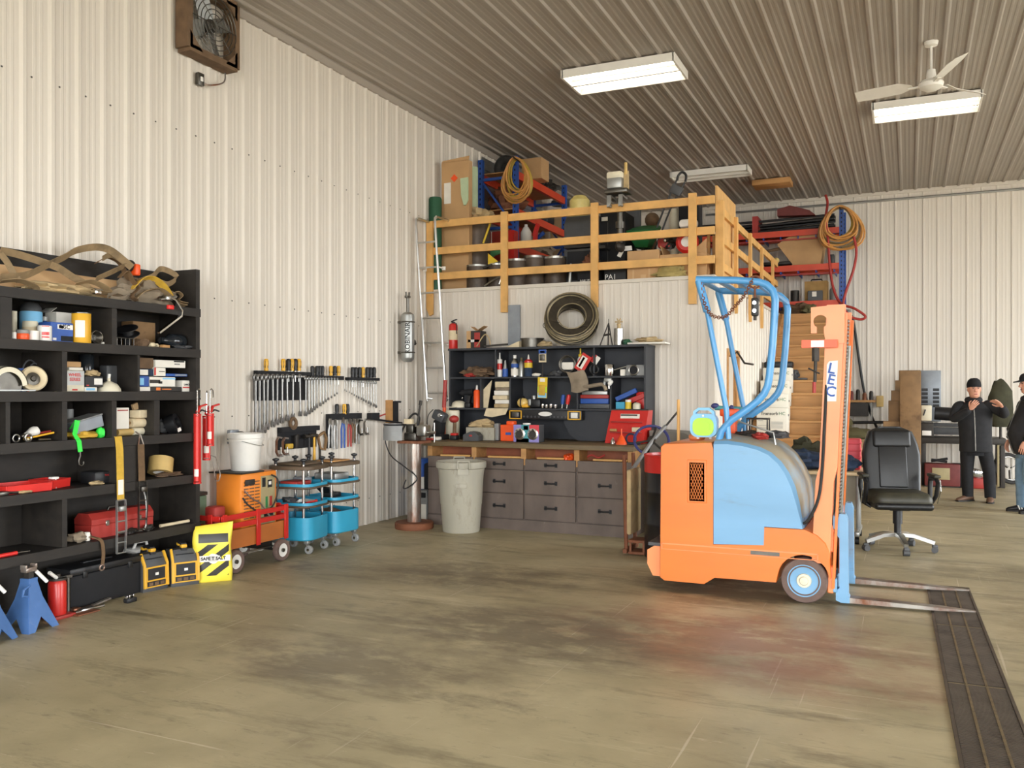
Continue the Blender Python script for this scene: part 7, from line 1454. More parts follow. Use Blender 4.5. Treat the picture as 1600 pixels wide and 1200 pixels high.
O(B().prism([(-.26, h * .55), (.26, h * .55), (.26, h * .72), (.2, h * .95), (.05, h), (-.18, h), (-.26, h * .88)], -w / 2, w * .25, 'X'), 'hood', 'grey_dark', r); O(B().bb((-w / 2, -.26, h * .05), (w * .25, .26, h * .53)).k(1).bb((-w * .42, -.265, h * .1), (w * .18, -.26, h * .5)), 'cart', ['grey_dark', 'black_matte'], r); O(B().cyl((-w * .4, -.29, h * .6), (w * .15, -.29, h * .6), .014), 'handle', 'steel_dark', r)
O(B().bb((w * .27, -.25, h * .52), (w * .5, .25, h * .56)), 'side_table', 'grey_dark', r)
S(B().blob((PY(922, 400, 10.3).x, 10.36, PY(922, 409, 10.3).z), (.09, .05, .09), 107, .5, 8), 'wreath', 'small dried flower wreath in front of the barbecue', 'wreath', 'rust', True)
S(B().bb((PY(921, 410, 10.3).x - .12, 10.2, LZ + .001), (PY(921, 410, 10.3).x + .13, 10.44, PY(922, 417, 10.3).z)).k(1).text('HAUS', .05, facing((PY(914, 439, 10.2).x, 10.199, PY(914, 439, 10.2).z), (0, -1, 0))), 'cardboard_box', 'black box with small white letters before the barbecue', 'box', ['black_matte', 'white_paint'], True, smooth=0)
S(B().cyl(PY(890, 441, 10.15), PY(892, 412, 10.15), .022, .012), 'table_leg', 'single grey tapered furniture leg standing by the rail', 'furniture leg', 'galv', True)
x0, x1, h = hy(938, 977, 332, LZ, 10.7); r = T('cabinet', 'tall black cabinet with white label behind the outboard motor', 'cabinet', ((x0 + x1) / 2, 10.9, LZ + .001)); w = x1 - x0
O(B().rbox((0, 0, h / 2), (w, .4, h), .008), 'body', 'black_matte', r); O(B().bb((-w * .45, -.203, h - .1), (-w * .2, -.2, h - .05)), 'label', 'white_paint', r); O(B().bb((-w * .2, -.204, .05), (-w * .19, -.2, h - .12)), 'trim', 'steel_dark', r)
S(B().bb((PY(944, 430, 10.3).x, 10.3, LZ + .001), (PY(978, 430, 10.3).x, 10.6, PY(960, 412, 10.3).z)).k(1).text('PA1', .09, facing((PY(954, 434, 10.3).x, 10.299, PY(954, 433, 10.3).z), (0, -1, 0))), 'cardboard_box', 'black box with large white letters below the outboard motor', 'box', ['black_plastic', 'white_paint'], True, smooth=0)
# outboard motor clamped on the rail
r = T('outboard_motor', 'old outboard motor with cream top clamped to the loft rail', 'outboard motor', (PY(968, 320, 9.98).x, 9.98, 3.78)); k = .0074
def om(u, v): p = PY(u, v, 9.98); return p.x - ORG[r.name].x, p.z - 3.78
(ax, az), (bx, bz) = om(953, 308), om(976, 272); O(B().rbox(((ax + bx) / 2, -.03, (az + bz) / 2 + .02), (bx - ax, .2, (bz - az) * .6), .02), 'powerhead', 'galv', r); O(B().rbox(((ax + bx) / 2, -.03, bz - .03), (bx - ax + .01, .21, .09), .025), 'cowl', 'cream', r)
O(B().rbox(((ax + bx) / 2 + .02, -.03, az + .04), (.28, .22, .05), .012), 'tray', 'steel_dark', r); b = B()
for q in range(5): b.cyl((bx + .01 + q * .014, -.06, az + .06), (bx + .015 + q * .011, -.05, bz + .02), .008, n=6)
O(b, 'cables', 'rag_tan', r); O(B().cyl((bx + .03, -.05, bz - .02), (bx + .03, -.05, bz + .12), .018), 'tiller_grip', 'tan_tape', r)
for s in (-.07, .07): O(B().ribbon([((ax + bx) / 2 + s, .1, az - .02), ((ax + bx) / 2 + s, -.09, az - .01), ((ax + bx) / 2 + s, -.1, az - .14)], .05, .025, (1, 0, 0)).cyl(((ax + bx) / 2 + s, -.13, az - .12), ((ax + bx) / 2 + s, -.04, az - .12), .02), 'clamp', 'galv', r)
O(B().cyl(((ax + bx) / 2, .11, az), ((ax + bx) / 2, .11, -.45), .035).cyl(((ax + bx) / 2, .11, -.2), ((ax + bx) / 2, .11, -.28), .055), 'shaft', 'steel_dark', r); O(B().sph(((ax + bx) / 2, .11, -.5), (.05, .13, .06)), 'gearcase', 'iron', r)
b = B()
for q in range(3): a = q * 2.1; b.box(((ax + bx) / 2 + .06 * math.cos(a), .23, -.5 + .06 * math.sin(a)), (.1, .012, .055), (.4, -a, 0))
O(b, 'propeller', 'white_paint', r)
# push spreader, mower, engine
r = T('broadcast_spreader', 'green hopper push spreader standing on the loft', 'spreader', (PY(1005, 366, 10.9).x, 10.9, LZ)); ox = ORG[r.name]
def rel(u, v, y=10.9): return PY(u, v, y) - ox
b = B(); tp_ = [rel(977, 360), rel(995, 346), rel(1022, 346), rel(1034, 356)]; bt = [rel(992, 388), rel(998, 388), rel(1012, 389), rel(1018, 388)]
b.ring([[p + V((0, -.22, 0)) for p in tp_[:1]] and [tp_[0] + V((0, -.02, 0)), tp_[1] + V((0, .3, 0)), tp_[2] + V((0, .3, 0)), tp_[3] + V((0, -.02, 0)), tp_[3] + V((-.08, -.22, -.05)), tp_[0] + V((.08, -.22, -.05))], [bt[0], bt[1] + V((0, .1, 0)), bt[2] + V((0, .1, 0)), bt[3], bt[3] + V((-.03, -.08, 0)), bt[0] + V((.03, -.08, 0))]]); O(b, 'hopper', 'green_plastic', r)
O(B().cyl((-.28, 0, .14), (.28, 0, .14), .015).lathe([(0, -.03), (.13, -.03), (.14, 0), (.13, .03), (0, .03)], (-.25, 0, .14), 'X').lathe([(0, -.03), (.13, -.03), (.14, 0), (.13, .03), (0, .03)], (.25, 0, .14), 'X'), 'wheels', 'rubber', r)
O(B().tube([rel(1012, 392), rel(1040, 320), rel(1058, 280)], .012).tube([rel(1022, 392), rel(1050, 320), rel(1070, 285)], .012).tube(smoothpts([rel(1058, 282), rel(1060, 274), rel(1066, 269), rel(1072, 274), rel(1071, 284)], 4), .016), 'handle', 'black_plastic', r)
O(B().rbox(rel(1057, 297), (.16, .06, .12), .02, 2, (0, R(30), 0)), 'control_box', 'grey_dark', r); O(B().bb((-.02, -.02, .14), (.02, .02, .5)), 'frame', 'iron', r)
x0, x1, h = hy(980, 1002, 323, LZ, 11.6); r = T('office_chair', 'dark grey chair back seen above the green spreader', 'chair', ((x0 + x1) / 2, 11.6, LZ)); O(B().rbox((0, 0, h - .16), (x1 - x0, .06, .34), .05), 'backrest', 'grey_dark', r); O(B().cyl((0, .02, 0), (0, .02, h - .2), .03).rbox((0, -.2, .45), (.4, .4, .07), .03), 'seat', 'grey_dark', r)
S(B().sph((PY(1019, 342, 11.4).x, 11.4, PY(1019, 344, 11.4).z), (.1, .1, .1)).cyl((PY(1019, 342, 11.4).x, 11.4, LZ), (PY(1019, 342, 11.4).x, 11.4, PY(1019, 344, 11.4).z), .06), 'helmet', 'dark brown helmet on a stand behind the green spreader', 'helmet', 'rag_brown', True)
lc('tube_heater', 'white tall cylinder behind the spreader handle', 'cylinder', 1046, 1061, 327, 11.8, 'cream')
x0, x1, h = hy(1061, 1092, 312, LZ, 11.6); S(B().rbox(((x0 + x1) / 2, 11.7, LZ + h / 2), (x1 - x0, .25, h), .01), 'speaker_cabinet', 'tall black cabinet behind the red engine on the loft', 'cabinet', 'black_matte', True)
x0, x1, h = hy(980, 1030, 391, LZ, 10.2); hbox('cardboard_box', 'cardboard carton with white arrows in the loft front row', 'box', 980, 1029, 391, LZ + .001, 10.15, .4, 'cardboard', [(.17, .22, .0, .38, 1), (.43, .6, .0, .2, 1), (.68, .73, .05, .4, 1), (.85, .98, .1, .2, 1)], ['cardboard', 'cardboard_pale'])
r = hbox('cardboard_box', 'wide open cardboard carton at the right of the loft front row', 'box', 1031, 1104, 396, LZ + .001, 10.2, .45, 'cardboard'); x0, x1, h = hy(1031, 1104, 396, LZ, 10.2); w = x1 - x0
O(B().box((-w / 2 + .02, 0, h + .05), (.004, .44, .12), (0, R(-18), 0)), 'flap', 'cardboard', r); O(B().prism([(w * .15, h), (w / 2, h), (w / 2, h + .16)], -.22, -.215, 'Y'), 'flap', 'cardboard', r)
S(B().blob((PY(1050, 428, 10.1).x, 10.1, LZ + .07), (.18, .07, .085), 109, .3, 5), 'burlap_sack', 'olive yellow sack slumped on the loft edge', 'sack', 'sack_olive', True)
r = T('small_engine', 'red small engine with white fuel tank on the open carton', 'engine', (PY(1074, 380, 10.4).x, 10.4, LZ + .30)); o = ORG[r.name]; c = PY(1074, 379, 10.3) - o
O(B().lathe([(0, -.06), (.1, -.06), (.132, -.03), (.135, .02), (0, .03)], c, 'Y', 28), 'recoil_cover', 'red_paint', r); O(B().lathe([(0, -.066), (.06, -.066), (.06, -.055), (0, -.055)], c, 'Y', 20), 'badge', 'white_paint', r); O(B().rbox(c + V((0, .12, -.04)), (.25, .18, .2), .03), 'crankcase', 'steel_dark', r)
p = PY(1076, 350, 10.4) - o; O(B().rbox(p, (.21, .16, .1), .035), 'fuel_tank', 'white_plastic', r); O(B().cyl(p, c + V((0, .12, 0)), .03), 'tank_bracket', 'red_dull', r)
r = T('garden_trimmer', 'red and black trimmer engine lying beside the small engine', 'engine', (PY(1040, 384, 10.5).x, 10.5, LZ + .31)); c = PY(1040, 381, 10.5) - ORG[r.name]; O(B().rbox(c, (.17, .16, .12), .03), 'engine_cover', 'red_dull', r); O(B().blob(c + V((.07, -.04, .02)), (.08, .07, .08), 111, .4, 6, flat=False), 'muffler', 'iron', r); O(B().sph(c + V((.02, -.09, .02)), .025), 'primer_bulb', 'chrome', r)
for i, u in enumerate((1107, 1113)): S(B().bb((PY(u, 400, 10.5).x - .016, 10.5 + i * .08, LZ + .001), (PY(u, 400, 10.5).x + .016, 10.54 + i * .08, PY(u, 366, 10.5).z)), 'board', ('pale upright board left behind the loft corner post', 'pale upright board nearest the loft corner post')[i], 'board', 'plywood', True)
# ================= things on the rack against the back wall
r = T('pipe_bundle', 'long black bundle of pipes on the top level of the back rack', 'pipes', (-2.4, 16.6, 4.43)); b = B(); random.seed(4)
for k in range(16): y_ = 16.4 + .4 * random.random(); z_ = 4.45 + .26 * random.random(); b.tube([(-3.75, y_, z_), (-2.4, y_ - .03, z_ - .04 * random.random()), (-1.2, y_, z_ + .03)], .022, 6)
O(b, 'pipe', 'black_plastic', r, True); O(B().bb((-2.6, 16.36, 4.43), (-2.5, 16.86, 4.74)), 'tie_strap', 'red_dull', r, True)
a, c = PY(1215, 340, 16.35), PY(1265, 321, 16.35); S(B().prism([(a.x, a.z), (c.x + .1, a.z - .03), (c.x, a.z + .06), ((a.x * .6 + c.x * .4), c.z), (a.x, c.z - .05)], 16.3, 16.5, 'Y').xf(Matrix.Translation((0, 0, .02))), 'tool_bag', 'maroon bag lying on the black pipe bundle', 'bag', 'maroon', True)
S(B().cyl((-3.6, 16.33, 4.47), (-2.9, 16.31, 4.5), .02), 'white_pipe', 'short white pipe in front of the black bundle', 'pipe', 'white_plastic', True)
zz = 3.803; x0, x1, h = hy(1238, 1284, 366, zz, 16.36); r = T('cardboard_box', 'open cardboard box on the middle level of the back rack', 'box', ((x0 + x1) / 2, 16.6, zz)); w = x1 - x0
O(B().ring([[V((-w / 2 + .0, -.24, 0)), V((w / 2 - .02, -.24, 0)), V((w / 2 - .02, .2, 0)), V((-w / 2, .2, 0))], [V((-w / 2 - .03, -.26, h)), V((w / 2 + .06, -.26, h)), V((w / 2 + .06, .2, h)), V((-w / 2 - .03, .2, h))]]), 'body', 'cardboard', r); O(B().prism([(-w / 2 - .02, h), (-w / 2 - .26, h * .72), (-w / 2, .03)], -.26, -.25, 'Y'), 'flap', 'cardboard', r)
S(B().cyl(PY(1192, 394, 16.4), PY(1222, 388, 16.4), .03), 'pole', 'reddish brown pole end left of the open cardboard box', 'pole', 'rag_brown', True)
S(B().rbox(PY(1215, 414, 16.5) + V((0, 0, .02)), (.5, .2, .06), .02), 'tool_roll', 'flat dark tools lying on the middle rack level', 'tools', 'iron', True); S(B().sph(PY(1213, 409, 16.4) + V((0, 0, .02)), .055), 'bulb', 'small bright bulb on the middle rack level', 'bulb', 'glass_lamp', True)
S(B().rbox(PY(1300, 405, 16.5), (.1, .14, .16), .02), 'paint_can', 'small dark can right of the open cardboard box', 'can', 'grey_dark', True)
zz = 3.157; r = hbox('tool_bag', 'tan tool bag with black handle on the lowest rack level', 'bag', 1257, 1293, 439, zz, 16.4, .25, 'canvas_tan'); x0, x1, h = hy(1257, 1293, 439, zz, 16.4); O(B().tube([(-.1, 0, h), (-.08, 0, h + .04), (.08, 0, h + .04), (.1, 0, h)], .014), 'handle', 'black_plastic', r)
hbox('battery_pack', 'small teal and white charger in front of the tan tool bag', 'charger', 1262, 1285, 454, zz, 16.28, .1, 'grey_dark', [(.3, .6, .4, .9, 1)], ['grey_dark', 'white_paper'])
lc('oil_can', 'dark round canister on the lowest rack level at left', 'canister', 1235, 1249, 454, 16.45, 'iron', z=zz); lc('jug', 'grey jug at the right end of the lowest rack level', 'jug', 1296, 1307, 446, 16.45, 'grey_plastic', [(0, 0), (1, 0), (1, .7), (.4, .9), (.35, 1), (0, 1)], z=zz)
S(B().blob((PY(1250, 492, 15.9).x, 15.95, LZ + .09), (.28, .16, .11), 113, .3, 5), 'duffel_bag', 'brown bag lying on the landing at the stair top', 'bag', 'rag_brown', True); S(B().blob((PY(1266, 490, 15.8).x, 15.75, LZ + .07), (.14, .1, .09), 114, .3, 5), 'sack', 'olive sack at the right of the brown landing bag', 'sack', 'olive', True)
hosecoil(PY(1313, 325, 16.255), .32, .36, 8, 'orange and tan hose coil hanging on the back rack post', 'hose_orange', 16.2, 9, .017, mats=['hose_yellow', 'rag_grey', 'hose_orange'])
S(B().tube(smoothpts([PY(1290, 305, 16.2), PY(1293, 318, 16.15), PY(1290, 345, 16.12), PY(1294, 375, 16.1), PY(1296, 410, 16.1), PY(1302, 450, 16.08), PY(1314, 474, 16.05), PY(1335, 482, 16.0), PY(1352, 494, 16.0), PY(1345, 499, 16.0), PY(1328, 494, 16.0), PY(1318, 478, 16.0), PY(1322, 455, 16.0), PY(1334, 420, 16.0), PY(1338, 392, 16.0), PY(1334, 370, 16.0)], 6), .022), 'air_hose', 'red air hose dropping from the ceiling and looping by the rack', 'hose', 'hose_red', True)
# ================= back wall conduit, right side things, forklift load
r = S(B().tube([(-3.6, BY - .036, 4.99), (RX - .1, BY - .036, 4.99)], .022, 8), 'conduit', 'long grey conduit running along the top of the back wall', 'conduit', 'galv', True)
S(B().rbox((-2.11, 15.4, CH - .065), (.62, .42, .09), .006), 'ceiling_block', 'wooden block fixed to the ceiling beside the unlit strip', 'wood', 'lumber_old', True)
# ceiling fan
r = T('ceiling_fan', 'white three blade ceiling fan hanging above the right fixture', 'ceiling fan', (.21, 10.0, 4.70)); O(B().cyl((0, 0, .05), (0, 0, .45), .012).lathe([(0, .40), (.06, .41), (.07, .449), (0, .449)]).lathe([(0, .05), (.04, .05), (.05, .09), (.04, .16), (0, .17)]), 'downrod', 'white_paint', r)
O(B().lathe([(0, -.05), (.06, -.05), (.11, -.02), (.12, .02), (.1, .05), (0, .06)], n=32), 'motor_housing', 'white_paint', r)
for a in (289, 49, 169):
    E = Matrix.Rotation(R(a), 4, 'Z'); bl = O(B().ring([[V((x, y - w_ / 2, .02 - .03 * (x > .2))), V((x, y + w_ / 2, .02 + .03 * (x > .2))), V((x, y + w_ / 2, .026 + .03 * (x > .2))), V((x, y - w_ / 2, .026 - .03 * (x > .2)))] for x, y, w_ in ((.18, 0, .1), (.3, .01, .15), (.6, .0, .16), (.74, 0, .13))]).xf(E), 'blade', 'white_paint', r); O(B().bb((.08, -.02, .0), (.22, .02, .012)).xf(E), 'blade_arm', 'white_paint', bl)
# cartons on the stairs
for k, (st, u0, u1) in enumerate(((5, 1182, 1230), (6, 1184, 1231), (7, 1188, 1233), (8, 1192, 1236))):
    y = 15.5 - TD * (14 - st) - .005; z = RS * (st + 0) if 0 else RS * (st + 1 - 1)
    z = RS * st + .001; y = 15.5 - TD * (15 - st) + .005; a, c = PY(u0, 640, y), PY(u1, 640, y); w = c.x - a.x; h = .372
    r = T('cardboard_box', '%s white carton from the bottom stacked up the wooden stairs' % ORD[k], 'box', ((a.x + c.x) / 2, y + .14, z), 0, 'white cartons on the stairs'); O(B().rbox((0, 0, h / 2), (w, .27, h), .01), 'body', 'white_carton', r)
    m_ = lambda fx, fz: facing((-w / 2 + w * fx, -.1365, h * fz), (0, -1, 0))
    O(B().text('Transorb', .062, m_(.42, .78), .0005, .001), 'lettering', 'black_matte', r, smooth=0); O(B().text('HC', .062, m_(.83, .78), .0005), 'lettering', 'green_plastic', r, smooth=0)
    b = B()
    for q in range(6): b.bb((-w * .02, -.1375, h * (.24 + q * .045)), (w * .36, -.1355, h * (.255 + q * .045)))
    b.bb((-w * .45, -.1375, h * .5), (-w * .28, -.1355, h * .52)); b.bb((-w * .45, -.1375, h * .25), (-w * .15, -.1355, h * .26)); b.bb((-w * .45, -.1375, h * .33), (-w * .1, -.1355, h * .34)); O(b, 'printed_label', 'grey_plastic', r, smooth=0)
    O(B().rbox((w / 2 + .0, 0, h * .72), (.004, .08, .03), .001, 1), 'hand_hole', 'grey_dark', r)
z = RS * 8 + .374; S(B().rbox((PY(1215, 570, 13.6).x, 13.75, z + .05), (.42, .2, .1), .03), 'black_case', 'black soft case on top of the white cartons', 'case', 'black_plastic', True)
S(B().blob((PY(1241, 590, 13.9).x, 13.86, RS * 9 + .07), (.07, .07, .08), 121, .3).rbox((PY(1250, 592, 13.8).x, 13.84, RS * 9 + .02), (.2, .12, .03), .01), 'power_tool', 'dark tool lying on a stair tread beside the cartons', 'tool', 'grey_dark', True)
S(B().cyl((LX + .2, 10.95, 0), (LX + .06, 11.08, 2.02), .02).k(1).tube([(LX + .06, 11.08, 2.0), (LX + .09, 11.1, 2.05), (LX + .2, 11.0, 1.9), (LX + .32, 10.9, 1.88)], .013), 'scythe_tool', 'long wooden handled tool leaning beside the loft side door', 'tool', ['lumber_old', 'iron'], True)
# oil drum, steel box and stick by the forklift
r = T('oil_drum', 'black steel drum with red top standing behind the forklift', 'drum', (-2.0, 8.12, 0)); O(B().lathe([(0, 0), (.27, 0), (.28, .01), (.28, .3), (.287, .31), (.287, .33), (.28, .34), (.28, .6), (.287, .61), (.287, .63), (.28, .64), (.28, .82), (0, .82)], n=40), 'body', 'drum_black', r); O(B().lathe([(0, .8), (.282, .8), (.282, .945), (.287, .95), (.287, .965), (.27, .965), (.265, .94), (0, .94)], n=40), 'top_band', 'red_paint', r)
r = T('hand_truck', 'rusty steel hand truck with canvas behind the black drum', 'hand truck', (-2.45, 8.2, 0)); O(B().bb((-.02, -.2, .02), (.02, .2, .06)).tube([(0, -.15, .05), (-.02, -.15, .95)], .02).tube([(0, .15, .05), (-.02, .15, .95)], .02), 'frame', 'rust', r); O(B().rbox((.03, 0, .5), (.05, .34, .62), .02), 'canvas', 'rag_tan', r); O(B().rbox((.1, -.05, .13), (.16, .22, .025), .004).rbox((.1, -.05, .02), (.16, .22, .025), .004).bb((.03, -.15, .02), (.05, -.13, .13)).bb((.16, -.15, .02), (.18, -.13, .13)), 'toe_box', 'rust', r)
r = T('tarp_cover', 'grey sloped metal cover against the loft wall beyond the bench', 'cover', (-2.25, 9.72, 0)); O(B().prism([(-.38, 0), (.42, 0), (.42, .92), (.0, 1.1), (-.38, 1.12)], -.2, .26, 'Y'), 'shell', 'grey_dusty', r); O(B().torus((.05, -.205, .95), .04, .01, 'Y', 16, 6), 'ring', 'steel_dark', r)
S(B().blob((-2.0, 9.35, 1.04), (.12, .1, .09), 131, .25, 4).rbox((-2.05, 9.4, .5), (.24, .24, 1.0), .02), 'chainsaw_case', 'dark stand topped with a red lump behind the drum', 'stand', 'rust', True)
fz = 1.168
r = T('toy_radio', 'lime green and sky blue portable radio standing on the forklift', 'radio', (-1.485, 7.0, fz + .006)); 
O(B().prism(rr(.21, .185, .055, .108), -.042, .042, 'Y'), 'case', 'sky_blue', r); O(B().prism(rr(.165, .14, .055, .098), -.052, -.04, 'Y').prism(rr(.11, .09, .04, .095), -.056, -.05, 'Y'), 'speaker_grille', 'lime', r); O(B().ribbon([(-.078, 0, .17), (-.072, 0, .215), (-.04, 0, .238), (.04, 0, .238), (.072, 0, .215), (.078, 0, .17)], .05, .022, (0, 1, 0)), 'handle', 'sky_blue', r); O(B().cyl((0, -.044, .186), (0, -.05, .186), .009), 'button', 'white_plastic', r)
for s in (-.05, .05): O(B().cyl((s, 0, 0), (s, 0, .02), .012), 'foot', 'white_plastic', r)
S(B().cyl((-1.742, 7.2, 1.14), (-1.742, 7.2, 1.485), .013), 'wooden_stick', 'wooden stick standing up from the forklift rear deck', 'stick', 'lumber', True)
S(B().sph((-1.6, 7.25, 1.175), (.07, .07, .04)), 'orange_dome', 'small orange cap on the forklift behind the radio', 'cap', 'orange_pale', True)
r = T('pallet_jack_head', 'orange control box with handle on the forklift behind the guard', 'control', (-1.33, 7.25, 1.18)); O(B().rbox((0, 0, .09), (.1, .12, .18), .012), 'body', 'orange_plastic', r); O(B().rbox((0, 0, .2), (.14, .14, .06), .012), 'head', 'orange_plastic', r)
r = T('tap_fitting', 'teal valve with levers behind the portable radio', 'valve', (-1.36, 7.4, 1.18)); O(B().cyl((0, 0, 0), (0, 0, .22), .02).cyl((-.12, 0, .235), (.1, 0, .225), .02), 'pipe', 'teal', r); O(B().sph((-.12, 0, .25), (.035, .03, .025)).sph((.02, -.02, .24), .02), 'lever', 'navy_rim', r)
for i, (x, y, lab, m, sx) in enumerate(((-1.16, 7.1, 'black and grey gloves heaped on the forklift hood', 'iron', .1), (-1.05, 6.98, 'red and black pliers on the forklift hood', 'red_dull', .06), (-.96, 7.2, 'grey cloth at the front of the forklift hood top', 'grey_dark', .1))): S(B().blob((x, y, 1.205), (sx, .07, .03), 141 + i, .3, 5), ('gloves', 'pliers', 'cloth')[i], lab, ('gloves', 'pliers', 'cloth')[i], m, True)
r = T('steel_cage', 'small black steel frame on the forklift hood', 'frame', (-1.12, 7.35, 1.2)); b = B()
for s in (-1, 1):
    b.tube([(-.08, s * .06, 0), (-.08, s * .06, .13), (.08, s * .06, .13), (.08, s * .06, 0)], .008, 6)
for x in (-.08, .08): b.cyl((x, -.06, .13), (x, .06, .13), .008, n=6)
O(b, 'frame', 'iron', r)
S(B().tube([(-1.2, 6.9, 1.32), (-.93, 6.84, 1.24), (-.915, 6.84, 1.15)], .007), 'brake_rod', 'bent bright steel rod on the forklift hood', 'rod', 'galv', True)
# chain and padlock on the guard
r = T('chain', 'rusty chain draped under the forklift overhead guard', 'chain', (-1.4, 6.8, 2.4)); pts = smoothpts([(-1.46, 6.79, 2.40), (-1.44, 6.77, 2.25), (-1.38, 6.76, 2.14), (-1.28, 6.76, 2.12), (-1.2, 6.76, 2.2), (-1.13, 6.76, 2.28), (-1.07, 6.765, 2.40)], 7); b = B()
for i in range(len(pts) - 1):
    d = (pts[i + 1] - pts[i]).normalized(); q = V((1, 0, 0)).rotation_difference(d).to_matrix().to_4x4(); b.torus((0, 0, 0), .012, .004, 'Z' if i % 2 else 'Y', 10, 5); b.xf(Matrix.Translation(pts[i]) @ q, len(b.v) - 50)
O(b, 'links', 'rust', r, True)
r = T('chain_hoist', 'small black hoist block hanging from the overhead guard', 'hoist', (-1.06, 6.8, 2.25)); O(B().torus((0, 0, .13), .045, .008, 'Y', 18, 6).cyl((0, 0, .0), (0, 0, .1), .008), 'shackle', 'rust', r); O(B().rbox((0, 0, -.06), (.05, .06, .14), .012), 'block', 'black_plastic', r); O(B().cyl((0, -.032, -.03), (0, -.036, -.03), .014).cyl((0, -.032, -.09), (0, -.036, -.09), .014), 'bolt', 'chrome', r); O(B().cyl((0, 0, -.13), (0, 0, -.16), .012), 'hook', 'iron', r)
# ---- folding table with clothes, crate
r = T('folding_table', 'folding table with pale top and casters behind the forklift mast', 'table', (-.85, 9.85, 0)); O(B().rbox((0, 0, .715), (.92, .7, .035), .008), 'table_top', 'desk_top', r); O(B().bb((-.4, -.02, .32), (.38, .0, .69)), 'modesty_panel', 'grey_bin', r)
for s in (-.4, .37):
    l = O(B().rbox((s, 0, .39), (.05, .07, .62), .01).rbox((s, 0, .1), (.05, .62, .05), .01), 'leg', 'galv', r)
    for q in (-.28, .28): O(B().rbox((s, q, .085), (.04, .05, .04), .01).cyl((s - .02, q, .035), (s + .02, q, .035), .035), 'caster', 'black_plastic', l)
TZ = .734
S(B().blob((-1.05, 9.68, TZ + .09), (.22, .16, .11), 151, .25, 4, 26), 'folded_jacket', 'dark blue jacket folded on the table left of the mast', 'jacket', 'navy_cloth', True); S(B().blob((-1.0, 9.95, TZ + .14), (.18, .13, .17), 152, .25, 4, 24), 'folded_coat', 'olive grey coat behind the dark blue jacket', 'coat', 'olive_dark', True)
S(B().blob((-.62, 9.66, TZ + .075), (.17, .12, .09), 153, .2, 4, 24), 'backpack', 'navy backpack with shiny buckle on the table right of the mast', 'backpack', 'navy_cloth', True); S(B().rbox((-.60, 9.55, TZ + .1), (.04, .02, .04), .01), 'buckle', 'shiny steel buckle on the navy backpack', 'buckle', 'chrome', True)
r = T('plastic_crate', 'bright red plastic crate standing on the folding table', 'crate', (-.62, 9.93, TZ)); b = B().rbox((0, 0, .16), (.32, .24, .32), .015)
for k in range(4): b.rbox((0, 0, .05 + k * .075), (.33, .25, .02), .005, 1)
O(b, 'body', 'pink_crate', r)
# ---- wooden ammo block stack, machinery bench along the back wall
S(B().blob((-.62, 13.4, .26), (.55, .5, .3), 161, .35, 5, 30), 'canvas_bag', 'cream canvas bags piled beside the stairs foot', 'bags', 'canvas_bag', True); S(B().blob((-.40, 13.0, .66), (.36, .32, .2), 162, .35, 5, 28), 'canvas_bag', 'upper crumpled cream canvas bag on the pile', 'bag', 'canvas_bag', True)
S(B().rbox((-.85, 14.2, .4), (.7, .5, .8), .03), 'wood_crate', 'wooden crate hidden behind the forklift mast', 'crate', 'wood_block', True)
S(B().blob((-.78, 14.05, .9), (.36, .26, .13), 163, .15, 3, 24), 'cushion', 'dark olive cushion lying on the wooden crate', 'cushion', 'olive', True); S(B().blob((-1.0, 14.15, 1.07), (.24, .22, .12), 164, .15, 3, 24), 'cushion', 'smaller olive cushion on top of the lower cushion', 'cushion', 'olive', True)
a, c = PY(1312, 624, 16.95), PY(1368, 624, 16.95); r = T('tool_shelf', 'short wooden wall shelf with small tools right of the stairs', 'shelf', ((a.x + c.x) / 2, 16.95, a.z)); w = c.x - a.x
O(B().bb((-w / 2, -.15, -.05), (w / 2, .16, -.01)), 'board', 'lumber_old', r); O(B().bb((-w / 2 + .03, -.1, -.3), (w / 2 - .12, .16, -.06)), 'box', 'iron', r)
for bx in (-w / 2 + .05, w / 2 - .08): O(B().bb((bx, .0, -.4), (bx + .03, .16, -.05)), 'bracket', 'steel_dark', r)
for i in range(5): S(B().lathe([(0, 0), (.035, 0), (.035, .1 + .03 * (i % 3)), (.02, .13 + .03 * (i % 3)), (0, .13 + .03 * (i % 3))], (a.x + .09 + i * .11, 16.92, a.z - .009), n=12), 'small_tool', '%s dark small jar from the left on the wooden wall shelf' % ORD[i], 'jar', ('iron', 'maroon', 'iron', 'rust', 'iron')[i], True)
S(B().cyl((a.x, 16.8, a.z - .42), (a.x + .75, 16.8, a.z - .40), .025), 'pipe', 'black pipe below the wooden wall shelf', 'pipe', 'black_plastic', True)
p = PY(1375, 627, BY - .05); S(B().rbox(p, (.12, .06, .2), .006), 'outlet_box', 'tan outlet on the back wall beside the wooden wall shelf', 'outlet', 'tan_tape', True)
S(B().tube(smoothpts([PY(1326, 492, BY - .04), PY(1333, 500, BY - .04), PY(1342, 560, BY - .04), PY(1350, 610, BY - .05), PY(1362, 650, BY - .14), PY(1375, 678, 16.8), PY(1385, 700, 16.6)], 5), .022), 'cable', 'thick black cable running down the back wall', 'cable', 'black_plastic', True)
S(B().rbox(PY(1325, 505, BY - .03) + V((0, 0, 0)), (.1, .05, .5), .006).rbox(PY(1321, 523, BY - .03), (.2, .05, .06), .006), 'meter_box', 'narrow grey box on the back wall beside the mast top', 'box', 'galv', True)
r = T('stepped_crate', 'stepped stack of weathered timber blocks behind the office chair', 'timber stack', (PY(1418, 690, 15.6).x, 15.6, 0))
o = ORG[r.name]; xs = [1380, 1388, 1392, 1398, 1404]; vs__ = [658, 626, 610, 594, 578]
xr = PY(1439, 640, 15.6).x
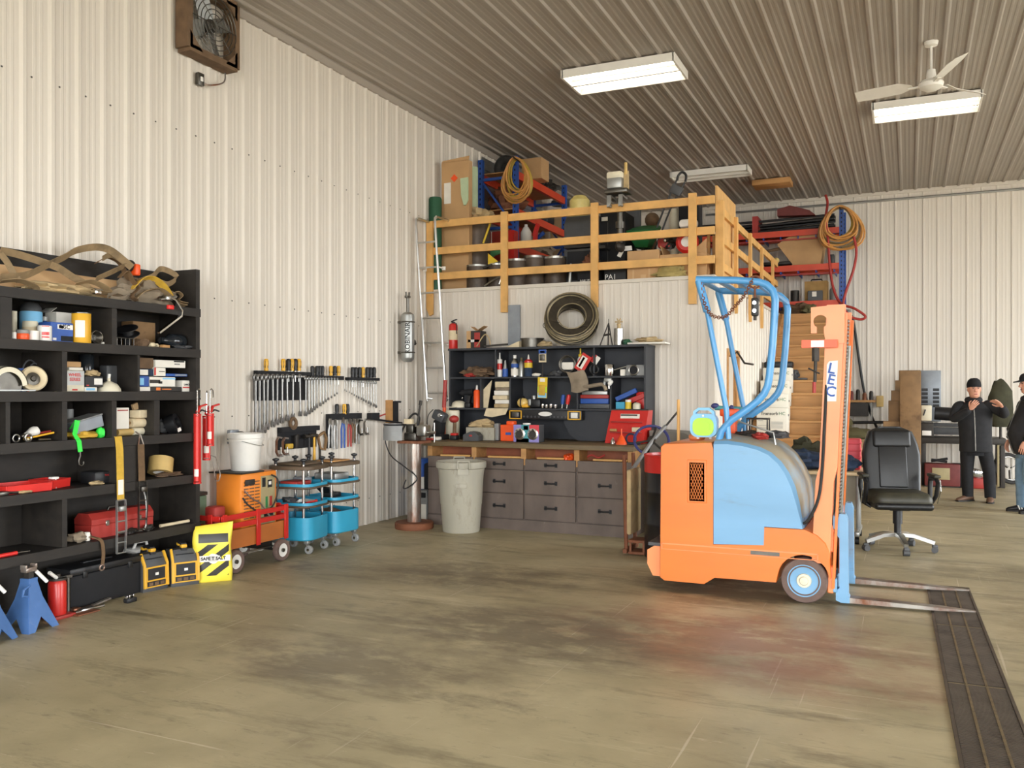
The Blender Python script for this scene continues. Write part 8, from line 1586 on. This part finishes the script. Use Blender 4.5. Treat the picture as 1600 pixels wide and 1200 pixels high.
for k, (u, v) in enumerate(zip(xs, vs__)):
    p = PY(u, v, 15.6); O(B().rbox((((p.x + xr) / 2) - o.x, .1 * k, p.z / 2), (xr - p.x, .1, p.z), .006, 1), 'timber', 'wood_block', r)
x0 = PY(1406, 578, 15.5).x; O(B().rbox(((x0 + xr) / 2 - o.x, -.07, PY(1420, 580, 15.5).z / 2), (xr - x0, .07, PY(1420, 580, 15.5).z), .008), 'front_plank', 'wood_block', r)
a, c = PY(1437, 658, BY - .03), PY(1470, 579, BY - .03); r = T('electrical_panel', 'grey electrical panel on the back wall behind the timber stack', 'electrical panel', ((a.x + c.x) / 2, BY - .02, a.z)); w, h = c.x - a.x, c.z - a.z
O(B().rbox((0, -.043, h / 2), (w, .126, h), .008), 'cabinet', 'grey_metal', r); O(B().rbox((0, -.103, h * .52), (w * .86, .012, h * .84), .006), 'door', 'grey_metal', r); b = B()
for s in (-.09, .09):
    for k in range(5): b.bb((s - .05, -.113, h * .28 + k * .07), (s + .05, -.108, h * .28 + k * .07 + .05))
O(b, 'breaker_row', 'black_plastic', r)
yB = 16.1; a, c = PY(1436, 678, yB), PY(1572, 678, yB); tz = PY(1500, 684, yB).z; r = T('machine_bench', 'long black steel bench with machine bed along the back wall', 'bench', ((a.x + c.x) / 2, yB, 0)); w = c.x - a.x
O(B().rbox((0, .3, tz - .05), (w, .7, .1), .01), 'bench_top', 'iron', r); O(B().rbox((-.1, .2, tz + .1), (w * .7, .2, .12), .01).rbox((-.1, .2, tz + .2), (w * .7, .12, .06), .01), 'machine_bed', 'grey_dark', r)
for s in (-w / 2 + .06, w / 2 - .06):
    for q in (.02, .58): O(B().rbox((s, q, (tz - .1) / 2), (.09, .09, tz - .1), .008), 'leg', 'iron', r)
O(B().rbox((w * .42, .0, tz * .5), (.05, .05, tz * .95), .004), 'upright', 'olive_panel', r)
r = T('lathe_head', 'white machine control head with black motor on the steel bench', 'machine', (PY(1448, 660, 16.0).x, 16.15, tz)); o = ORG[r.name]; a, c = PY(1439, 646, 16.0), PY(1456, 633, 16.0); O(B().rbox(((a.x + c.x) / 2 - o.x, -.05, .4), (c.x - a.x, .2, .26), .02), 'control_box', 'cream', r); O(B().rbox((0, .02, .12), (.22, .25, .24), .02), 'base', 'iron', r); O(B().cyl((.12, .0, .4), (.4, .0, .38), .11), 'motor', 'black_plastic', r); O(B().rbox((0, -.12, .07), (.14, .02, .08), .004), 'nameplate', 'white_paint', r); O(B().ribbon([(-.05, -.16, .36), (-.02, -.16, .46)], .03, .02, (0, 1, 0)), 'lever', 'black_plastic', r); O(B().tube(smoothpts([(.4, 0, .38), (.6, -.02, .32), (.85, 0, .16)], 5), .018), 'cable', 'black_plastic', r)
r = T('hanging_coat', 'dark olive work coat draped beyond the standing man', 'coat', (PY(1564, 660, 16.0).x, 16.0, .9)); O(B().blob((0, 0, .42), (.19, .09, .42), 171, .1, 3, 24), 'cloth', 'olive_dark', r)
S(B().cyl((PY(1564, 660, 16.0).x, 16.08, tz), (PY(1564, 660, 16.0).x, 16.08, tz + .75), .02), 'coat_post', 'black post carrying the dark olive work coat', 'post', 'iron', True)
# under the machine bench
r = T('heater', 'brown boxy heater with grille under the machine bench', 'heater', (PY(1472, 742, 15.9).x, 15.95, 0)); O(B().rbox((0, 0, .2), (.52, .3, .36), .02), 'body', 'maroon', r); O(B().rbox((-.02, -.155, .22), (.26, .012, .19), .006), 'grille', 'olive_panel', r); O(B().bb((-.26, -.1, 0), (.26, .1, .04)), 'base', 'iron', r)
S(B().cyl((PY(1455, 705, 15.9).x, 15.9, .44), (PY(1480, 709, 15.9).x, 15.9, .41), .02).cyl((PY(1455, 709, 15.9).x, 15.95, .41), (PY(1481, 702, 15.9).x, 15.95, .46), .02), 'pry_bar', 'two crossed black bars lying on the brown heater', 'bars', 'black_plastic', True)
S(B().rbox((PY(1497, 735, 15.9).x, 16.0, .19), (.18, .26, .38), .02), 'tool_case', 'black case standing right of the brown heater', 'case', 'black_matte', True)
S(B().rbox((PY(1526, 740, 15.9).x, 15.95, .24), (.16, .2, .14), .02, 2, (0, R(12), 0)), 'chrome_valve', 'shiny chrome box seen between the standing man legs', 'box', 'chrome', True); S(B().rbox((PY(1526, 748, 15.9).x, 15.95, .085), (.3, .3, .17), .02), 'red_box', 'dull red box under the shiny chrome box', 'box', 'red_dull', True)
r = T('tire', 'bare wheel rim leaning on the back wall at far right', 'wheel', (PY(1578, 735, 16.7).x, 16.75, .27)); E = Euler((R(-20), 0, R(25))).to_matrix().to_4x4(); O(B().torus((0, 0, 0), .24, .035, 'Y', 30, 8).xf(E), 'tyre', 'rubber', r); O(B().torus((0, -.01, 0), .2, .012, 'Y', 30, 8).xf(E), 'rim', 'chrome', r); b = B()
for k in range(3): a = k * 2.09 + .4; b.ribbon([(.03 * math.cos(a), 0, .03 * math.sin(a)), (.2 * math.cos(a), 0, .2 * math.sin(a))], .05, .02, (0, 1, 0))
O(b.xf(E), 'spoke', 'steel_dark', r)
p = PY(1574, 638, BY - .03); S(B().rbox(p, (.09, .03, .12), .004).rbox(p + V((0, -.017, 0)), (.05, .006, .07), .003), 'outlet_plate', 'white outlet plate on the back wall right of the man', 'outlet', 'trim_white', True)
# ---- office chair
r = T('office_chair', 'worn black leather executive office chair on the open floor', 'office chair', (-.10, 9.38, 0), R(0)); cx = ORG[r.name]
F = V((.24, -.97, 0)).normalized(); E = Matrix.Rotation(math.atan2(F.x, -F.y), 4, 'Z')
def cb(b, nm, m, par=None, lab=None): return O(b.xf(E), nm, m, par or r, label=lab)
for k in range(5):
    a = R(90 + 72 * k + 180); d = V((math.cos(a), math.sin(a), 0)); arm = cb(B().ribbon([d * .03 + V((0, 0, .155)), d * .15 + V((0, 0, .15)), d * .33 + V((0, 0, .095))], [.07, .055, .04], .035, V((-d.y, d.x, 0))), 'base_arm', 'alu')
    cb(B().cyl(d * .33 + V((0, 0, .03)) - V((-d.y, d.x, 0)) * .028, d * .33 + V((0, 0, .03)) + V((-d.y, d.x, 0)) * .028, .03).rbox(d * .33 + V((0, 0, .062)), (.05, .05, .035), .012), 'caster', 'grey_dark', arm)
cb(B().cyl((0, 0, .13), (0, 0, .4), .034).cyl((0, 0, .26), (0, 0, .42), .045).rbox((0, .02, .42), (.2, .26, .05), .012).cyl((.03, 0, .40), (.26, 0, .40), .008), 'column', 'black_plastic')
cb(B().rbox((0, 0, .505), (.54, .54, .16), .078, 5), 'seat', 'worn_leather', lab='worn cracked black leather seat'); cb(B().rbox((0, -.02, .455), (.53, .53, .07), .03, 3), 'seat_shell', 'black_leather')
def backs(z): t = (z - .53) / .68; return .25 * (1 - .55 * max(0, t - .45) ** 1.2 * 1.6) + .015 * math.sin(t * 3)
lp = []
for z in [.5, .53, .58, .68, .8, .92, 1.02, 1.1, 1.15, 1.18, 1.195]:
    t = (z - .53) / .67; w = .255 + .025 * math.sin(min(1, max(0, t)) * PI * .55) - (.10 * max(0, (t - .55) / .45) ** 1.6) - (.1 * max(0, (t - .93) / .07) if t > .93 else 0); y0 = .2 + .14 * t ; th = .075 if .52 < z < 1.17 else .03
    lp.append([V((math.copysign(abs(math.cos(a)) ** .55, math.cos(a)) * w, y0 + math.copysign(abs(math.sin(a)) ** .7, math.sin(a)) * th - (.02 * (abs(math.cos(a)) ** 3) if math.sin(a) < 0 else 0), z)) for a in [2 * PI * k / 28 for k in range(28)]])
bk = cb(B().ring(lp), 'backrest', 'black_leather'); bk.data.shade_smooth()
cb(B().rbox((0, .188, .80), (.27, .03, .42), .014, 3, (R(-12), 0, 0)), 'back_panel', 'black_leather', bk); cb(B().rbox((0, .262, 1.075), (.37, .075, .19), .037, 4, (R(-12), 0, 0)), 'headrest', 'black_leather', bk)
for s in (-1, 1):
    arm = cb(B().tube([(s * .25, .05, .42), (s * .31, .05, .46), (s * .325, .1, .62), (s * .325, .08, .70), (s * .325, -.1, .715), (s * .325, -.17, .67), (s * .32, -.12, .55), (s * .30, -.02, .46), (s * .25, -.02, .42)], [.016, .022, .024, .024, .022, .022, .02, .018, .016], 10), 'armrest', 'black_plastic')
    cb(B().rbox((s * .325, -.02, .735), (.065, .27, .035), .015), 'arm_pad', 'worn_leather', arm); cb(B().tube([(s * .352, -.13, .7), (s * .356, -.15, .6), (s * .35, -.06, .47)], .006), 'chrome_trim', 'chrome', arm)
# ---- floor drain grate
r = T('floor_drain', 'long dark steel drain grate set in the floor at right', 'drain grate', (.335, 4.6, 0), R(1.0)); b = B()
for s in (-.145, .145): b.bb((s - .008, -4.5, -.012), (s + .008, 3.17, .008))
b.bb((-.15, 3.155, -.012), (.15, 3.17, .008)); O(b, 'frame', 'steel_grate', r); O(B().bb((-.137, -4.5, -.011), (.137, 3.154, .001)), 'channel', 'black_matte', r)
for k in range(6):
    y0 = 3.15 - 1.27 * k; b = B()
    for j in range(62): b.bb((-.135, y0 - .02 - j * .02, .001), (.135, y0 - .013 - j * .02, .006))
    b.k(1)
    for x in (-.048, .048): b.bb((x - .006, y0 - 1.26, .001), (x + .006, y0 - .004, .0075))
    b.bb((-.135, y0 - .008, .001), (.135, y0 - .002, .0075)); O(b, 'grate_panel', ['steel_grate', 'bench_top'], r)
# ================= people
def skin(nodes, edges, root=0, sub=2):
    me = bpy.data.meshes.new('k'); me.from_pydata([n[0] for n in nodes], edges, []); ob = bpy.data.objects.new('k', me); C.objects.link(ob)
    sm = ob.modifiers.new('s', 'SKIN'); sm.use_smooth_shade = True
    lay = me.skin_vertices[0].data
    for i, n in enumerate(nodes):
        r = n[1]; lay[i].radius = r if isinstance(r, tuple) else (r, r); lay[i].use_root = i == root
    ss = ob.modifiers.new('u', 'SUBSURF'); ss.levels = sub; ss.render_levels = sub
    dg = bpy.context.evaluated_depsgraph_get(); dg.update(); m2 = bpy.data.meshes.new_from_object(ob.evaluated_get(dg))
    out = ([v.co.copy() for v in m2.vertices], [list(p.vertices) for p in m2.polygons])
    bpy.data.objects.remove(ob); bpy.data.meshes.remove(me); bpy.data.meshes.remove(m2); return out
def hand(b, w, d, n, curl, sp=.02, thumb=1):
    """w wrist, d towards the fingers, n out of the palm, thumb = side"""
    w, d, n = V(w), V(d).normalized(), V(n).normalized(); s = d.cross(n).normalized() * thumb; n = s.cross(d).normalized() * thumb
    pal = [(0, .024, .017), (.03, .036, .016), (.065, .042, .015), (.092, .040, .013)]
    b.ring([[w + d * q + s * (a * math.cos(t)) + n * (c * math.sin(t)) for t in [2 * PI * k / 12 for k in range(12)]] for q, a, c in pal])
    for k in range(4):
        L = (.072, .082, .078, .060)[k]; p = w + d * .088 + s * (.030 - .020 * k); pts = [p - d * .015]; dd = d + s * (.10 - .07 * k)
        for j, f in enumerate((.45, .3, .25)):
            dd = (dd + n * curl * (1.0 + .25 * j)).normalized(); pts.append(pts[-1] + dd * (L * f + (.015 if j == 0 else 0)))
        b.tube(pts, [.0095, .009, .0082, .006], 8)
    p = w + d * .02 + s * .026; b.tube([p, p + s * .028 + d * .022 + n * .01, p + s * .040 + d * .052 + n * .016, p + s * .038 + d * .075 + n * (.018 + curl * .02)], [.013, .012, .010, .007], 8)
def head(b, c, yaw=0.0, pitch=0.0):
    """c: chin-neck centre; local facing -y"""
    Mh = Matrix.Translation(V(c)) @ Matrix.Rotation(yaw, 4, 'Z') @ Matrix.Rotation(pitch, 4, 'X') @ Matrix.Scale(1.08, 4); a = len(b.v); b.k(0)
    n = 24; prof = [(-.118, .022, .0), (-.112, .040, -.012), (-.095, .054, -.012), (-.07, .062, -.006), (-.04, .069, 0), (0, .074, .004), (.04, .076, .008), (.075, .068, .010), (.1, .048, .010), (.114, .02, .008)]
    loops = []
    for z, r, oy in prof:
        L = []
        for k in range(n):
            t = 2 * PI * k / n; x, y = r * math.sin(t), -r * 1.22 * math.cos(t)
            f = max(0, math.cos(t)) ** 6
            if -.03 <= z <= .045: y += .006 * f
            L.append(V((x, y + oy, z)))
        loops.append(L)
    b.ring(loops)
    b.ring([[V((-.007, -.083, .02)), V((.007, -.083, .02)), V((.007, -.07, .02)), V((-.007, -.07, .02))], [V((-.014, -.107, -.02)), V((.014, -.107, -.02)), V((.018, -.07, -.02)), V((-.018, -.07, -.02))], [V((-.015, -.098, -.034)), V((.015, -.098, -.034)), V((.017, -.07, -.034)), V((-.017, -.07, -.034))]])
    for s in (-1, 1):
        b.sph((s * .075, .008, -.005), (.01, .02, .032), 8); b.k(1).sph((s * .03, -.078, .012), (.012, .008, .006), 8).box((s * .03, -.083, .03), (.032, .01, .006)).k(0)
    b.k(2).sph((0, -.082, -.06), (.024, .008, .007), 8).k(0)
    b.xf(Mh, a); return Mh
def man(r, J, jr, hands, hd, mats, belly=0.0, hat='toque'):
    P = lambda k: V(J[k])
    sh = (P('ls') + P('rs')) / 2; hip = (P('lh') + P('rh')) / 2; ch = hip.lerp(sh, .68); wa = hip.lerp(sh, .3); ne = V(J['neck'])
    def graph(k, arms=True, legs=True, fx=1.0):
        N = [(hip, (.15 * k, .11 * k)), (wa + V((0, -belly * .6, 0)), (.15 * k, (.115 + belly * .5) * k)), (ch + V((0, -belly * .4, 0)), (.165 * k, (.125 + belly * .3) * k)), (sh, (.12 * k, .095 * k))]; E = [(0, 1), (1, 2), (2, 3)]
        if arms:
            for s, a, c, d in (('l', 'ls', 'le', 'lw'), ('r', 'rs', 're', 'rw')):
                i = len(N); N += [(P(a), .072 * k), (P(a).lerp(P(c), .5), .062 * k), (P(c), .056 * k), (P(c).lerp(P(d), .5), .05 * k), (P(d), .038 * k * fx)]; E += [(3, i), (i, i + 1), (i + 1, i + 2), (i + 2, i + 3), (i + 3, i + 4)]
        if legs:
            for a, c, d in (('lh', 'lk', 'la'), ('rh', 'rk', 'ra')):
                i = len(N); N += [(P(a), .095 * k), (P(a).lerp(P(c), .5), .085 * k), (P(c), .068 * k), (P(c).lerp(P(d), .4), .066 * k), (P(d), .05 * k)]; E += [(0, i), (i, i + 1), (i + 1, i + 2), (i + 2, i + 3), (i + 3, i + 4)]
        return N, E
    N, E = graph(.68); i = len(N); N += [(ne, .05), (ne + V((0, -.01, .07)), .05)]; E += [(3, i), (i, i + 1)]
    b = B(); b.add(*skin(N, E)); Mh = head(b, hd[0], hd[1], hd[2])
    for h in hands: hand(b, *h)
    body = O(b, 'body', ['skin', 'hair', 'lips'], r, smooth=70)
    N, E = graph(1.28, legs=False); b = B(); lp = []
    hw = (P('ls') - P('rs')).length / 2; hz = hip.z - .09; tz = sh.z + .01
    for f, w_, d_ in ((0, .205, .155), (.02, .212, .16), (.25, .205, .155), (.5, .21, .16), (.75, .222, .158), (.9, hw + .02, .135), (1.0, hw - .03, .105), (1.06, hw - .085, .085)):
        c = hip.lerp(sh, max(0, min(1, (hz + (tz - hz) * f - hip.z) / (sh.z - hip.z)))); z_ = hz + (tz - hz) * f; bl = belly * math.exp(-((f - .42) / .25) ** 2)
        lp.append([V((c.x + math.copysign(abs(math.cos(t)) ** .8, math.cos(t)) * w_ * (1 + .02 * noise.noise(V((t * 2, f * 9, 1)))), c.y + math.sin(t) * (d_ + (bl if math.sin(t) < 0 else 0)) + .008 * noise.noise(V((t * 3, f * 12, 5))), z_)) for t in [2 * PI * k / 32 for k in range(32)]])
    b.ring(lp); N2 = []; E2 = []
    for q in (4, 9):
        i = len(N2); N2 += [(N[q][0].lerp(sh, .55), .085)] + N[q:q + 5]; E2 += [(i, i + 1), (i + 1, i + 2), (i + 2, i + 3), (i + 3, i + 4)]
    for q in (0, 6): b.add(*skin(N2[q:q + 6], [(0, 1), (1, 2), (2, 3), (3, 4), (4, 5)]))
    jk = O(b, 'jacket', mats[0], r, smooth=80)
    O(B().tube([ne + V((.075 * math.cos(t), .065 * math.sin(t), .0 + .012 * math.sin(t))) for t in [2 * PI * k / 16 for k in range(16)]], .042, 8, True), 'collar', mats[0], jk)
    if jr: O(B().ribbon([ne + V((.0, -.115, -.03)), ch + V((.0, -.158 - belly * .5, 0)), wa + V((0, -.165 - belly, 0)), hip + V((0, -.165 - belly * .2, -.07))], .012, .006, (1, 0, 0)), 'zipper', 'steel_dark', jk)
    b = B(); lp = []
    for z_, w_ in ((hip.z + .06, .17), (hip.z - .05, .185), (hip.z - .14, .185)): lp.append([V((hip.x + math.cos(t) * w_, hip.y + math.sin(t) * .13, z_)) for t in [2 * PI * k / 24 for k in range(24)]])
    b.ring(lp)
    for a, c, d in (('lh', 'lk', 'la'), ('rh', 'rk', 'ra')):
        L = [(P(a), .098), (P(a).lerp(P(c), .45), .094), (P(c), .08), (P(c).lerp(P(d), .45), .076), (P(d).lerp(P(c), .06), .072), (P(d) - V((0, 0, .03)), .07)]
        fr = smoothpts([q[0] for q in L], 3); rr = [L[min(5, i // 3)][1] * (1 - (i % 3) / 3) + L[min(5, i // 3 + 1)][1] * (i % 3) / 3 for i in range(len(fr))]
        b.ring([[p + V((math.cos(t) * q, math.sin(t) * q * 1.05 + .006 * noise.noise(V((i * .9, t, 3))), 0)) for t in [2 * PI * k / 20 for k in range(20)]] for i, (p, q) in enumerate(zip(fr, rr))])
    O(b, 'trousers', mats[1], r, smooth=80)
    for k_ in ('l', 'r'):
        a = P(k_ + 'a'); t = V(J[k_ + 't']); d = (t - a); d.z = 0; d.normalize(); s = V((-d.y, d.x, 0)); b = B(); lp = []
        for q, w_, h_ in ((-.085, .028, .06), (-.07, .036, .095), (0, .042, .10), (.06, .046, .075), (.12, .05, .055), (.17, .042, .042), (.195, .02, .025)):
            c = V((a.x, a.y, 0)) + d * q; lp.append([c + s * w_ * math.cos(t_) + V((0, 0, .012 + h_ * (math.sin(t_) * .5 + .5))) for t_ in [2 * PI * k / 14 for k in range(14)]])
        so = O(b.ring(lp), 'shoe', mats[2], r); c = V((a.x, a.y, 0)); pl = []
        for q, w_ in ((-.09, .03), (-.06, .042), (.05, .046), (.13, .052), (.19, .03), (.2, .0)): pl.append((q, w_))
        O(B().ring([[c + d * q + s * w_ + V((0, 0, z_)) for q, w_ in pl] + [c + d * q - s * w_ + V((0, 0, z_)) for q, w_ in pl[-2::-1]] for z_ in (.001, .022)]), 'sole', mats[3], so)
        if len(mats) > 4:
            for q in (.02, .05): O(B().ribbon([c + d * q + s * .046 + V((0, 0, .03)), c + d * (q + .02) + s * .042 + V((0, 0, .085))], .014, .006, d), 'stripe', mats[4], so)
    if hat == 'toque':
        b = B().lathe([(.079, .018), (.086, .02), (.088, .05), (.084, .08), (.07, .115), (.045, .138), (.0, .146)], n=24); b.xf(Matrix.Diagonal((.98, 1.2, 1, 1))).xf(Matrix.Translation((0, .012, .0)) @ Matrix.Rotation(R(-10), 4, 'X')).xf(Mh); O(b, 'knit_cap', 'black_cloth', r)
    else:
        b = B().lathe([(.08, .035), (.084, .04), (.082, .08), (.066, .115), (.035, .132), (0, .136)], n=24).xf(Matrix.Diagonal((1, 1.2, 1, 1))).xf(Matrix.Translation((0, .01, 0))).xf(Mh); h = O(b, 'baseball_cap', 'black_cloth', r)
        O(B().ring([[V((x, y, z)) for x, y, z in ((-.07, -.075, zz), (-.055, -.14, zz - .01), (0, -.165, zz - .012), (.055, -.14, zz - .01), (.07, -.075, zz), (0, -.06, zz + .01))] for zz in (.042, .05)]).xf(Mh), 'brim', 'black_cloth', h)
        O(B().lathe([(.072, -.02), (.079, .0), (.08, .036), (.07, .036)], n=24).xf(Matrix.Diagonal((1, 1.1, 1, 1))).xf(Matrix.Translation((0, .028, 0))).xf(Mh), 'hair', 'hair', r)
mk('lips', '#a8605a', .5, var=.05)
k = .0090
def pj(u, v, y=0.0): return V(((u - 1521) * k, y, 1.55 + (612 - v) * k))
r = T('person', 'man in black knit cap and dark jacket gesturing with both hands', 'person', (.85, 13.95, 0), R(-3.5))
J = dict(neck=pj(1519, 625, .0), ls=pj(1497, 634, .02), le=pj(1490, 657, -.04), lw=pj(1515, 639, -.24), rs=pj(1543, 633, .02), re=pj(1563, 649, -.08), rw=pj(1557, 634, -.22), lh=pj(1511, 696, 0), rh=pj(1533, 696, 0), lk=pj(1510, 736, -.02), la=pj(1511, 773, .02), rk=pj(1540, 736, -.03), ra=pj(1542, 774, 0), lt=pj(1500, 780, -.08), rt=pj(1541, 780, -.3))
man(r, J, True, [(J['lw'], (.5, -.25, .8), (.3, .9, .1), .8, .02, 1), (J['rw'], (-.62, -.25, .55), (-.4, -.6, -.5), .22, .02, -1)], (pj(1520, 608, -.02), R(14), R(4)), ('jacket', 'black_cloth', 'shoe_brown', 'rubber'))
r = T('person', 'man in black baseball cap and dark hoodie cut off at right edge', 'person', (1.40, 12.95, 0), R(-72))
J = dict(neck=V((0, .01, 1.47)), ls=V((-.19, .02, 1.39)), le=V((-.26, .0, 1.12)), lw=V((-.25, -.14, .92)), rs=V((.19, .02, 1.39)), re=V((.26, .0, 1.12)), rw=V((.25, -.16, .92)), lh=V((-.1, 0, .84)), rh=V((.1, 0, .84)), lk=V((-.11, -.03, .46)), la=V((-.12, -.02, .09)), rk=V((.1, -.03, .46)), ra=V((.12, .02, .09)), lt=V((-.15, -.3, 0)), rt=V((.14, -.3, 0)))
man(r, J, True, [(J['lw'], (0, -.3, -1), (.7, .5, 0), .3, .02, -1), (J['rw'], (0, -.3, -1), (-.7, .5, 0), .3, .02, 1)], (V((0, -.01, 1.65)), 0, R(6)), ('jacket', 'denim', 'black_plastic', 'rubber', 'white_plastic'), belly=.11, hat='cap')
# ================= camera and view
cd = bpy.data.cameras.new('camera'); cam = bpy.data.objects.new('camera', cd); C.objects.link(cam)
cam.location = (0, 0, EYE); cam.rotation_euler = (R(90), 0, YAW)
cd.sensor_width = 36; cd.lens = FPX / 1600 * 36; cd.shift_y = 12 / 1600; cd.clip_end = 300; cd.clip_start = .05
sn.camera = cam
vs_ = sn.view_settings
sn.display_settings.display_device = 'sRGB'; vs_.view_transform = 'Standard'; vs_.look = 'None'; vs_.gamma = 1; vs_.use_curve_mapping = False; vs_.exposure = EXPO
sn.cycles.use_denoising = True; sn.cycles.max_bounces = 10; sn.cycles.diffuse_bounces = 6; sn.cycles.sample_clamp_indirect = 6
